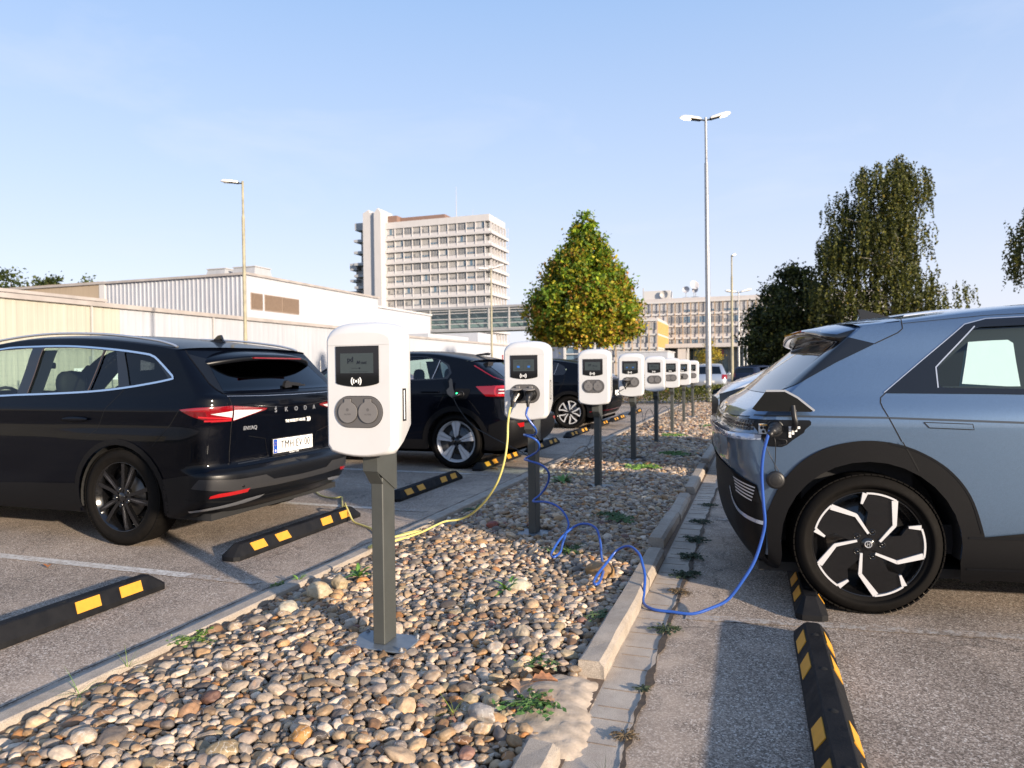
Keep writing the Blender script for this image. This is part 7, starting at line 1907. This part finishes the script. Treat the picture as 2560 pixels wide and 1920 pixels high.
M_ = frame((.20, .06 - .012, 1.29), dx, (0, 0, 1)); text_obj('lettering', 'URIF', .26, mat('banner_ink', (.03, .04, .07), .6), sg, M_, .002, .002)
b = MB(); c_ = Vector((-.28, -.095, 1.32)) + Vector((.33, -.94, 0)) * .012
b.obox(c_ + Vector((0, 0, .06)), dx, (0, 0, 1), (dx.y, -dx.x, 0), .05, .05, .004).obox(c_ + dx * .03 + Vector((0, 0, -.07)), dx, (0, 0, 1), (dx.y, -dx.x, 0), .06, .06, .004); b.build('red_mark', mat('banner_red', (.75, .08, .03), .6), sg)

# ------------------------------------------------------------------ lamp posts
OLDPOLE = mat('weathered_pole', (.30, .275, .19), .6, var=.3, vscale=3)
LAMPW = mat('lamp_housing_pale', (.78, .74, .68), .4); LAMPG = mat('lit_lamp_glass', (.9, .85, .7), .3, emit=(1., .85, .6), estr=2.2); LENS = mat('lamp_lens_grey', (.5, .5, .48), .2)
def lamp_post(loc, h, heads, poleM, lab, r0_=.085, r1_=.05, lit=False, scale=1.0, grp='street lamps around the car park'):
    p = tag(empty('street_lamp', loc), lab, 'street lamp', grp)
    MB().tube([(0, 0, 0), (0, 0, h * .32), (.0, 0, h * .33), (0, 0, h * .84), (0, 0, h * .845), (0, 0, h)], [r0_, r0_ * .9, r0_ * .82, r1_ * 1.1, r1_ * .8, r1_ * .75], 14).build('pole', poleM, p)
    for (ang, tilt) in heads:
        d = Vector((cos(ang) * cos(tilt), sin(ang) * cos(tilt), sin(tilt))); o = Vector((0, 0, h - .10)); s = Vector((-sin(ang), cos(ang), 0)); u = d.cross(s)
        MB().tube([o, o + d * .22 * scale], .028, 8).build('arm', SOFTBLACK, p)
        hd = MB(); prof = [(.18, .07, .07), (.25, .10, .10), (.55, .115, .115), (.78, .115, .11), (.90, .075, .07), (.94, .02, .02)]
        V = []; nn = 12
        for (l_, w_, h_) in prof:
            for j in range(nn):
                a = pi * j / (nn - 1); V.append(o + d * l_ * scale + s * (w_ * cos(a) * scale) + u * (h_ * sin(a) * scale))
        hd.add(V, [(i * nn + j, i * nn + j + 1, (i + 1) * nn + j + 1, (i + 1) * nn + j) for i in range(len(prof) - 1) for j in range(nn - 1)], True)
        ho = hd.build('lamp_head', LAMPW, p)
        MB().obox(o + d * .40 * scale - u * .012, d, s, u, .22 * scale, .098 * scale, .012).build('lamp_gear_cover', SOFTBLACK, ho)
        V = []
        for (l_, w_, h_) in ((.50, .06, .0), (.56, .10, .05), (.78, .10, .055), (.88, .05, 0)):
            for j in range(nn):
                a = pi * j / (nn - 1); V.append(o + d * l_ * scale + s * (w_ * cos(a) * scale) - u * (h_ * sin(a) * scale))
        MB().add(V, [(i * nn + j, i * nn + j + 1, (i + 1) * nn + j + 1, (i + 1) * nn + j) for i in range(3) for j in range(nn - 1)], True).build('lamp_lens', LAMPG if lit else LENS, ho)
    return p
A0 = radians(19.2)
big = lamp_post((-1.715, 26.55, 0), 10.28, [(A0 + pi, radians(7)), (A0, radians(15))], GALV, 'tall galvanised mast with two lit lamp heads above the pebble bed', .112, .06, True, 1.0)
MB().box(-.17, .17, -.17, .17, 0, .03, .004).build('base_flange', GALV, big)
big.rotation_euler = (0, radians(-.35), 0)
lamp_post((-20.6, 24.8, 0), 9.42, [(A0 + pi, radians(6))], OLDPOLE, 'yellowish lamp post with one head in front of the white halls', .085, .06, scale=1.0)
lamp_post((-1.62, 47.2, 0), 8.45, [(A0 - pi / 2, radians(5))], OLDPOLE, 'slim lamp post right of the tall mast, its round head facing the viewer', .10, .06, True, .75)
lamp_post((-1.77, 68.4, 0), 8.3, [(A0 + pi, radians(8)), (A0, radians(14))], GALV, 'double-headed lamp before the right part of the office block', .11, .07, scale=1.35)
lamp_post((-1.87, 95.9, 0), 8.3, [(A0 - pi / 2, radians(5))], GALV, 'distant lamp pole right of the double-headed lamp', .11, .08, scale=1.4)
lamp_post((-2.1, 137.0, 0), 8.3, [(A0 + pi, radians(5)), (A0, radians(8))], GALV, 'farthest lamp pole, low beside the dark tree', .15, .1, scale=1.5)
lamp_post((-18.0, 47.4, 0), 8.6, [(A0 + pi, radians(3)), (A0, radians(20))], OLDPOLE, 'double-headed lamp post in front of the tower', .09, .06, scale=1.05)

# ------------------------------------------------------------------ trees
BARK = mat('bark', (.15, .105, .075), .9, var=.35, vscale=9, bump=.9, bscale=40); BARKB = mat('birch_bark', (.26, .24, .21), .9, var=.4, vscale=5)
def leaf_mat(name, trans=.35):
    m = bpy.data.materials.new(name); m.use_nodes = True; nt = m.node_tree; N = nt.nodes; L = nt.links; N.clear()
    o = N.new('ShaderNodeOutputMaterial'); a = N.new('ShaderNodeAttribute'); a.attribute_name = 'tint'
    g = N.new('ShaderNodeNewGeometry'); n = N.new('ShaderNodeTexNoise'); n.inputs['Scale'].default_value = 9; L.new(g.outputs['Position'], n.inputs['Vector'])
    mr = N.new('ShaderNodeMapRange'); mr.inputs['To Min'].default_value = .75; mr.inputs['To Max'].default_value = 1.25; L.new(n.outputs['Fac'], mr.inputs['Value'])
    mx = N.new('ShaderNodeMixRGB'); mx.blend_type = 'MULTIPLY'; mx.inputs['Fac'].default_value = 1; L.new(a.outputs['Color'], mx.inputs['Color1']); L.new(mr.outputs['Result'], mx.inputs['Color2'])
    d = N.new('ShaderNodeBsdfPrincipled'); d.inputs['Roughness'].default_value = .55; d.inputs['Specular IOR Level'].default_value = .3; L.new(mx.outputs['Color'], d.inputs['Base Color'])
    t = N.new('ShaderNodeBsdfTranslucent'); L.new(mx.outputs['Color'], t.inputs['Color'])
    ms = N.new('ShaderNodeMixShader'); ms.inputs[0].default_value = trans; L.new(d.outputs[0], ms.inputs[1]); L.new(t.outputs[0], ms.inputs[2]); L.new(ms.outputs[0], o.inputs[0])
    return m
LEAF = leaf_mat('leaf')
def leaves(name, P, size, cols, parent, seed=1, droop=0., aspect=.62, cj=.18):
    """P: points; one folded leaf (two faces) each"""
    rr = np.random.default_rng(seed); n = len(P); s = size * rr.uniform(.65, 1.3, n)
    d = rr.normal(size=(n, 3)); d[:, 2] -= droop; d /= np.linalg.norm(d, axis=1)[:, None]
    e = rr.normal(size=(n, 3)); e -= (e * d).sum(1)[:, None] * d; e /= np.linalg.norm(e, axis=1)[:, None]
    nrm = np.cross(d, e)
    a = P - d * (s * .5)[:, None]; c = P + d * (s * .5)[:, None]; w = (s * aspect * .5)[:, None]
    l_ = P + e * w + nrm * w * .35; r_ = P - e * w + nrm * w * .35
    V = np.stack([a, l_, c, r_], 1).reshape(-1, 3).astype(np.float32)
    base = np.arange(n)[:, None] * 4; F = np.concatenate([base + [0, 1, 2], base + [0, 2, 3]], 1).reshape(-1).astype(np.int32)
    me = bpy.data.meshes.new(name); me.vertices.add(4 * n); me.vertices.foreach_set('co', V.reshape(-1)); me.loops.add(6 * n); me.loops.foreach_set('vertex_index', F)
    me.polygons.add(2 * n); me.polygons.foreach_set('loop_start', np.arange(0, 6 * n, 3, dtype=np.int32)); me.polygons.foreach_set('loop_total', np.full(2 * n, 3, np.int32)); me.update()
    C_ = np.ones((n, 4, 4), np.float32); C_[..., :3] = (cols * rr.uniform(1 - cj, 1 + cj, (n, 1)))[:, None, :]
    at = me.color_attributes.new('tint', 'FLOAT_COLOR', 'POINT'); at.data.foreach_set('color', C_.reshape(-1)); me.materials.append(LEAF)
    return link(bpy.data.objects.new(name, me), parent)
def limb(b, a, c, r0, r1, rr, bend=.12, n=5):
    a = Vector(a); c = Vector(c); l = (c - a).length; pts = []
    for i in range(n + 1):
        t_ = i / n; p = a.lerp(c, t_); k = sin(pi * t_) * l * bend; pts.append(p + Vector((rr.uniform(-1, 1) * k, rr.uniform(-1, 1) * k, rr.uniform(-.4, .8) * k)))
    b.tube(pts, [r0 + (r1 - r0) * i / n for i in range(n + 1)], 7)
def mixcols(rr, n, table):
    A = np.array([c for c, w in table]); W = np.array([w for c, w in table], float); return A[rr.choice(len(A), n, p=W / W.sum())]
def clump_tree(loc_, label, z0, z1, prof, nclump, per, leafsize, table, seed, trunk_r=.12, csig=.24, shell=.55, group=None, cat='tree', trunkM=None, name='tree', toptable=None, limbs=16, rmul=1.0):
    """prof: (height fraction, radius) pairs; clumps of leaves fill the volume, denser near its skin"""
    r = tag(empty(name, loc_), label, cat, group); rr = np.random.default_rng(seed); rd = random.Random(seed)
    hs = [p[0] for p in prof]; rs = [p[1] for p in prof]; P = []; Cc = []
    C0 = []
    while len(C0) < nclump:
        h = rr.uniform(0, 1); R_ = np.interp(h, hs, rs)
        if rr.uniform() > (R_ / max(rs)) ** 1.3: continue
        a = rr.uniform(0, 2 * np.pi); q = (rr.uniform() ** (.5 * (1 - shell) + .08)) * (1 + rr.normal() * .05)
        C0.append((R_ * q * np.cos(a) * rmul, R_ * q * np.sin(a) * rmul, z0 + (z1 - z0) * h, q))
    for (x, y, z, q) in C0:
        k = int(per * rr.uniform(.5, 1.5)); sg = csig * rr.uniform(.6, 1.35)
        pp_ = rr.normal(size=(k, 3)) * sg * np.array([1, 1, .75]) + np.array([x, y, z]); P.append(pp_)
        tt = rr.uniform(); c = mixcols(rr, k, table if not (toptable and rr.uniform() < (z - z0) / (z1 - z0)) else toptable); c = c * rr.uniform(.62, 1.35)
        Cc.append(c)
    P = np.concatenate(P); Cc = np.concatenate(Cc)
    b = MB(); limb(b, (0, 0, -.05), (0, 0, z0 + .25 * (z1 - z0)), trunk_r, trunk_r * .62, rd, .012, 7); limb(b, (0, 0, z0 + .25 * (z1 - z0)), (0, 0, z0 + .9 * (z1 - z0)), trunk_r * .6, trunk_r * .12, rd, .03, 7)
    b.build('trunk', trunkM or BARK, r)
    b = MB()
    for i in range(limbs):
        x, y, z, q = C0[rd.randrange(len(C0))]; zz = max(z0 - .1 + .02 * (z1 - z0), z - .55 * (x * x + y * y) ** .5 - .3)
        limb(b, (0, 0, min(zz, z)), (x * .9, y * .9, z), trunk_r * .38, .012, rd, .08)
    b.build('limbs', trunkM or BARK, r)
    leaves('crown', P, leafsize, Cc, r, seed)
    return r
LIND = [((.34, .30, .020), 6), ((.40, .32, .02), 4), ((.20, .24, .02), 6), ((.12, .18, .016), 5), ((.06, .10, .012), 4), ((.48, .26, .04), 3.0), ((.36, .17, .05), 1.6)]
LINT = [((.16, .26, .02), 6), ((.24, .30, .02), 4), ((.09, .17, .016), 4), ((.34, .30, .02), 2)]
clump_tree((-8.12, 34.25, 0), 'cone-shaped linden turning yellow and rust, in the middle of the picture', 2.62, 9.05,
           [(0, 1.2), (.03, 2.05), (.10, 2.62), (.20, 2.70), (.32, 2.48), (.45, 2.02), (.58, 1.62), (.70, 1.02), (.82, .62), (.92, .34), (1, .06)], 620, 78, .19, LIND, 3, .17, .20, .72, toptable=LINT, limbs=30)
DK = [((.038, .050, .014), 6), ((.065, .078, .020), 4), ((.13, .13, .028), 2.5), ((.018, .026, .010), 3)]
clump_tree((2.3, 53.8, 0), 'dark leafy tree in front of the office block, left of the big birch', .6, 8.5, [(0, 1.5), (.1, 2.6), (.35, 3.3), (.6, 2.8), (.8, 1.8), (.93, .9), (1, .3)], 420, 80, .24, DK, 5, .16, .34, .5)
clump_tree((-4.7, 72.5, 0), 'small yellow-leaved tree behind the tall mast', 1.3, 4.0, [(0, .5), (.3, 1.1), (.6, 1.1), (.85, .7), (1, .2)], 70, 34, .16, [((.42, .30, .03), 5), ((.30, .26, .03), 3), ((.14, .15, .03), 2)], 6, .06, .22, .5, limbs=8)
WOOD = [((.045, .065, .018), 5), ((.075, .095, .022), 4), ((.03, .045, .014), 3)]
for i, (x, y, h, R_, lb) in enumerate(((-126, 83, 20.0, 5.2, 'leftmost green tree top above the far halls, cut by the left edge'), (-119.5, 86, 19.3, 4.2, 'second green tree top from the left above the far halls'), (-113.5, 88, 18.3, 3.4, 'low green tree top where the far treeline ends'),
                                       (-107.5, 90, 17.6, 2.8, 'lowest tree top peeking over the cream hall roof'), (-134, 80, 20.5, 5.0, 'tree beyond the left edge of the far treeline'))):
    clump_tree((x, y, 0), lb, 6, h, [(0, 1.0), (.3, R_), (.65, R_ * .85), (.88, R_ * .5), (1, .4)], 110, 34, .6, WOOD, 30 + i, .35, .8, .5, group='trees beyond the halls', limbs=8)
for i, (x, y, h, lb) in enumerate(((-44.0, 144, 8.6, 'dark tree seen under the footbridge, behind the second post'), (-40.2, 146, 9.4, 'dark tree right of the one under the footbridge'), (-36.5, 148, 8.8, 'dark tree just left of the linden trunk'))):
    clump_tree((x, y, 0), lb, 1.0, h, [(0, 1.6), (.3, 2.7), (.7, 2.2), (1, .4)], 90, 34, .5, DK + [((.10, .13, .05), 3)], 50 + i, .2, .55, .5, group='trees under the footbridge', limbs=6)

def weeping(loc_, label, seed, prof, zlo, zhi, nstr, leafsize, table, cx=0., lmin=.7, lmax=2.4, step=.065, tr=.22, depth=.8):
    """birch with hanging strands; prof rows: (z, left reach, right reach) across the view"""
    r = tag(empty('birch_tree', loc_), label, 'tree'); rr = np.random.default_rng(seed); rd = random.Random(seed)
    zs = [p[0] for p in prof]; lf = [p[1] for p in prof]; rt = [p[2] for p in prof]
    ax = np.array([cos(A0), sin(A0)]); ay = np.array([-sin(A0), cos(A0)]); P = []; Cc = []; tips = []
    n = 0
    while n < nstr:
        z = rr.uniform(zlo, zhi); a = rr.uniform(0, 2 * np.pi); q = rr.uniform() ** .42
        nzv = 1 + .30 * noise.noise(Vector((z * .75, cos(a) * 2.2 + seed, sin(a) * 2.2)))
        L_ = np.interp(z, zs, lf) * nzv * .93; R_ = np.interp(z, zs, rt) * nzv * .95; mid = (R_ - L_) / 2; hw_ = (R_ + L_) / 2
        if rr.uniform() > (hw_ / 4.6) ** .9 + .12: continue
        u = mid + hw_ * q * np.cos(a); v = min(hw_, 3.4) * depth * q * np.sin(a)
        if noise.noise(Vector((u * .62 + seed, v * .62, z * .50))) < -.12 + .0 * q: continue
        ln = rr.uniform(lmin, lmax) * (.5 + .5 * min(1, (z - 2) / 6)); k = max(4, int(ln / step))
        t_ = np.arange(k) * step; sway = rr.normal(size=2) * .10
        px = u + sway[0] * t_ + rr.normal(size=k) * .045 + np.sin(t_ * 3 + rr.uniform(0, 6)) * .03; py = v + sway[1] * t_ + rr.normal(size=k) * .045; pz = z - t_ + rr.normal(size=k) * .03
        w = ax[None] * px[:, None] + ay[None] * py[:, None]
        P.append(np.column_stack([w, pz])); c = mixcols(rr, k, table) * rr.uniform(.7, 1.25); Cc.append(c); tips.append((w[0, 0], w[0, 1], z)); n += 1
    P = np.concatenate(P); Cc = np.concatenate(Cc)
    b = MB(); top = zhi - .3
    limb(b, (0, 0, -.05), (.1, 0, zhi * .45), tr, tr * .6, rd, .02, 7); limb(b, (.1, 0, zhi * .45), (.35, .1, top), tr * .6, .02, rd, .03, 8); b.build('trunk', BARKB, r)
    b = MB()
    for i in range(60):
        t0 = tips[rd.randrange(len(tips))]; zz = max(1.6, t0[2] - rd.uniform(.6, 2.2)); limb(b, (.1 * zz / zhi, 0, min(zz, top)), (t0[0], t0[1], t0[2] + .05), .045, .010, rd, .10)
    b.build('limbs', BARKB, r)
    leaves('crown', P, leafsize, Cc, r, seed, droop=.8)
    return r
BIR = [((.055, .066, .016), 5), ((.090, .098, .020), 4), ((.140, .140, .026), 3), ((.028, .036, .013), 3), ((.22, .17, .03), .35)]
CXB = (8.0, 50.4)
weeping((CXB[0], CXB[1], 0), 'big weeping birch with hanging leaf strands behind the blue-grey hatchback', 9,
        [(1.0, 5.2, 3.6), (4.5, 5.3, 4.6), (6.3, 5.5, 5.0), (6.9, 5.6, 3.6), (7.3, 5.6, 2.3), (8.9, 5.6, 2.1), (9.8, 4.9, 2.3), (10.5, 4.3, 2.0), (11.3, 4.0, 2.1), (12.7, 3.9, 2.2), (13.3, 2.9, 2.4), (13.9, 2.2, 1.4), (14.4, .9, .7), (15.0, .22, .22)],
        1.8, 14.95, 2900, .18, BIR)
weeping((12.3, 36.0, 0), 'weeping birch at the right edge, only its hanging twigs in view', 19,
        [(3, 2.6, 3), (6.5, 2.7, 3), (8.3, 2.3, 3), (9.2, 1.2, 2.2), (10.5, .4, .6)], 5.6, 9.9, 900, .15, BIR, lmin=.5, lmax=1.8)

# hedge
he = tag(empty('hedge', (-2, 26.9, 0)), 'low clipped hedge at the far end of the pebble bed, russet at its left end', 'hedge')
rr_ = np.random.default_rng(4); n = 26000
hx = rr_.uniform(-7.2, 8.5, n); hy = rr_.uniform(-.85, .85, n); hzv = .04 + .60 * rr_.uniform(0, 1, n) ** .6
hzv *= (1 + .10 * np.sin(hx * 1.7) + .06 * np.sin(hx * 5.1 + hy * 3)); edge = np.abs(hy) > .7; hzv[edge] *= rr_.uniform(.6, 1, edge.sum())
cc = mixcols(rr_, n, [((.10, .12, .02), 5), ((.16, .16, .03), 4), ((.06, .08, .015), 3), ((.24, .20, .04), 2)]); red = (hx < -2.6 + rr_.normal(0, .8, n)); cc[red] = mixcols(rr_, int(red.sum()), [((.16, .06, .03), 5), ((.10, .07, .02), 3), ((.24, .10, .04), 2), ((.09, .10, .02), 3)])
leaves('foliage', np.column_stack([hx, hy, hzv]), .075, cc, he, 4)
b = MB(); rd = random.Random(3)
for k in range(160): x = -7 + 15.3 * k / 160 + rd.uniform(-.03, .03); y = rd.uniform(-.5, .5); b.bar((x, y, 0), (x + rd.uniform(-.1, .1), y + rd.uniform(-.1, .1), .5), .012)
b.build('stems', BARK, he)['kind'] = 'stuff'

# ------------------------------------------------------------------ weeds, dry leaves, stray things
WG = [((.10, .19, .03), 5), ((.07, .14, .025), 4), ((.16, .26, .05), 2)]
def weed(x, y, size, label, kind='rosette', z=.055, seed=1, col=None, n=14):
    rr = random.Random(seed); b = MB()
    for k in range(n):
        a = rr.uniform(0, 2 * pi); el_ = radians(rr.uniform(8, 65)); L_ = size * rr.uniform(.55, 1.1); w = size * (.16 if kind == 'rosette' else .02 if kind == 'grass' else .13)
        d = Vector((cos(a), sin(a), 0)); s = Vector((-sin(a), cos(a), 0)); P = []
        m_ = 6
        if kind == 'creeper':
            el_ = radians(rr.uniform(2, 22)); pts = [Vector((x, y, z)) + d * L_ * t + Vector((0, 0, sin(pi * t) * L_ * sin(el_) * .5 + .004)) for t in (0, .3, .6, 1)]
            b.tube(pts, .0012, 4)
            for q in range(7):
                c = pts[0].lerp(pts[-1], (q + .8) / 7) + Vector((rr.uniform(-1, 1), rr.uniform(-1, 1), rr.uniform(0, .6))) * size * .08
                dd = Vector((rr.uniform(-1, 1), rr.uniform(-1, 1), rr.uniform(-.1, .5))).normalized(); ss = dd.orthogonal().normalized()
                l2 = size * .11
                b.add([c - dd * l2, c + ss * l2 * .5, c + dd * l2, c - ss * l2 * .5], [(0, 1, 2, 3)])
            continue
        base = Vector((x, y, z)) + d * size * .03; V = []
        for i in range(m_ + 1):
            t = i / m_; c = base + d * (L_ * t * cos(el_)) + Vector((0, 0, L_ * (t * sin(el_) - .38 * t * t * (1 if kind != 'grass' else .5)) + .004))
            ww = w * (sin(pi * min(1, t * .86 + .10)) ** .8) * (1 + (.25 if i % 2 and kind == 'rosette' else 0)) if kind != 'grass' else w * (1 - t * .9)
            V += [c - s * ww / 2 + Vector((0, 0, ww * .18)), c, c + s * ww / 2 + Vector((0, 0, ww * .18))]
        b.add(V, [(i * 3 + j, i * 3 + j + 1, i * 3 + 3 + j + 1, i * 3 + 3 + j) for i in range(m_) for j in (0, 1)], True)
    c0 = col or random.Random(seed).choice([(.11, .22, .035), (.08, .17, .03), (.15, .25, .05)])
    o = b.build('weed', mat('weed_leaf_%.3f_%.3f' % (c0[0], c0[1]), c0, .5, var=.3, vscale=60, trans=0))
    return tag(o, label, 'weed', 'weeds growing among the pebbles')
GRN = (.10, .22, .03)
weed(-1.318, 3.66, .13, 'bright green leafy rosette beside the big cream stone', seed=1, col=(.13, .27, .04), n=18)
weed(-2.25, 3.66, .12, 'green rosette half hidden left of the nearest post', seed=2, col=(.09, .20, .03), n=18)
weed(-.886, 2.80, .11, 'ragged dark green weed beside the upright tan stone', 'creeper', seed=3, col=(.05, .10, .03))
weed(-.80, 2.44, .13, 'spreading green weed at the edge of the sandy gap', 'creeper', seed=4, col=(.06, .13, .03), n=20)
weed(-.735, 3.43, .11, 'grey-green thistle leaves against the kerb below the blue cable', 'creeper', seed=5, col=(.06, .10, .04))
weed(-1.03, 2.29, .16, 'thin yellow-green grass blades near the orange stone', 'grass', seed=6, col=(.20, .26, .04), n=10)
weed(-2.50, 2.62, .13, 'tall green weed on the left kerb beside the second wheel stop', 'creeper', seed=7, z=.03, col=(.09, .16, .03), n=12)
weed(-2.53, 2.28, .16, 'wispy grass tuft on the left kerb', 'grass', seed=8, z=.03, col=(.14, .2, .04), n=9)
weed(-2.50, 2.03, .17, 'grass tuft on the left kerb at the lower left', 'grass', seed=9, z=.03, col=(.12, .22, .04), n=12)
weed(-2.68, 3.52, .08, 'small creeping weed in the left gutter crack', 'creeper', seed=10, z=.008, col=(.08, .14, .03), n=9)
weed(-2.60, 3.56, .08, 'bright sprig on the left kerb', 'rosette', seed=11, z=.03, col=(.16, .28, .05), n=7)
weed(-2.00, 7.35, .20, 'green rosette on the pebbles left of the third post base', seed=12, col=(.09, .20, .03), n=22)
weed(-1.38, 8.84, .24, 'pale green patch of leaves between the third and fourth posts', 'creeper', seed=13, col=(.13, .24, .04), n=22)
weed(-2.00, 10.8, .26, 'dark green patch left of the fourth post base', 'creeper', seed=14, col=(.07, .14, .03), n=22)
weed(-1.176, 5.83, .16, 'dark weed patch in the shade near the second kerb gap', 'creeper', seed=15, col=(.05, .10, .03), n=18)
weed(-1.05, 5.72, .15, 'green weed patch right of the dark one in the shade', 'creeper', seed=16, col=(.06, .12, .03), n=18)
weed(-1.22, 4.64, .17, 'weed patch under the first loop of the blue cable', 'creeper', seed=17, col=(.06, .11, .03), n=18)
weed(-1.15, 10.4, .26, 'green patch in the pebbles right of the fourth post', 'creeper', seed=18, col=(.08, .16, .03), n=22)
weed(-1.5, 13.2, .3, 'green patch between the fifth and sixth posts', 'creeper', seed=19, col=(.10, .18, .03), n=22)
weed(-1.0, 15.5, .32, 'green patch near the far kerb', 'creeper', seed=20, col=(.08, .15, .03), n=22)
weed(-2.35, 5.72, .13, 'dark leafy weed where the yellow cable meets the pebbles', seed=21, col=(.04, .09, .02), n=12)
for i, (x, y, s_, lb) in enumerate(((-.435, 3.46, .15, 'flat dark weed in the right gutter crack before the blue cable'), (-.431, 4.07, .13, 'brownish weed in the right gutter crack behind the blue cable'), (-.431, 4.43, .19, 'largest dark weed tuft in the right gutter crack'),
                                    (-.44, 4.85, .19, 'weed tuft in the crack beside the kerb end'), (-.45, 5.35, .20, 'weed tuft in the crack in the car shadow'), (-.45, 6.0, .18, 'weed tuft in the crack below the tail of the hatchback'), (-.45, 6.75, .16, 'small weed further up the right gutter crack'),
                                    (-.44, 2.78, .07, 'tiny weed in the crack right of the sandy gap'), (-.44, 2.40, .09, 'brownish weed low in the right gutter crack'), (-.46, 2.15, .13, 'grassy weed in the crack at the bottom edge'))):
    weed(x, y, s_ * .55, lb, 'creeper' if i != 9 else 'grass', z=.012, seed=40 + i, col=(.030, .046, .018) if i not in (1, 8) else (.13, .09, .045), n=30)
def dry_leaf(x, y, s_, z, rz, col, label):
    V = []; n = 8
    for k in range(n + 1):
        t = k / n; w = s_ * .42 * sin(pi * min(1, t * .95 + .03)) * (1 + .18 * (-1) ** k); V += [(-w, s_ * (t - .5), .010 + .012 * sin(pi * t) + w * .25), (0, s_ * (t - .5), .004 + .006 * sin(pi * t)), (w, s_ * (t - .5), .008 + w * .4)]
    o = mesh_obj('dry_leaf', V, [(3 * k + j, 3 * k + j + 1, 3 * k + 4 + j, 3 * k + 3 + j) for k in range(n) for j in (0, 1)], mat('dry_leaf_%.2f' % col[0], col, .7, var=.3, vscale=70), smooth=True)
    o.location = (x, y, z); o.rotation_euler = (0, 0, rz); return tag(o, label, 'leaf', 'fallen dry leaves')
dry_leaf(-4.45, 3.40, .055, .006, .9, (.55, .20, .06), 'single orange leaf on the asphalt below the white line')
dry_leaf(-.86, 2.53, .10, .065, .3, (.42, .24, .13), 'large tan dry leaf above the sandy gap')
dry_leaf(-.79, 2.60, .11, .065, 2.0, (.45, .20, .09), 'reddish dry leaf beside the large tan one')
dry_leaf(-.74, 2.47, .07, .05, 1.2, (.50, .28, .15), 'small pinkish dry leaf on the sandy gap')
dry_leaf(-3.22, 8.5, .12, .006, 1.3, (.22, .12, .06), 'brown leaf scrap by the wheel stop of the coupe')
dry_leaf(-3.20, 9.3, .07, .006, .3, (.50, .24, .10), 'small tan leaf right of the coupe wheel stop')
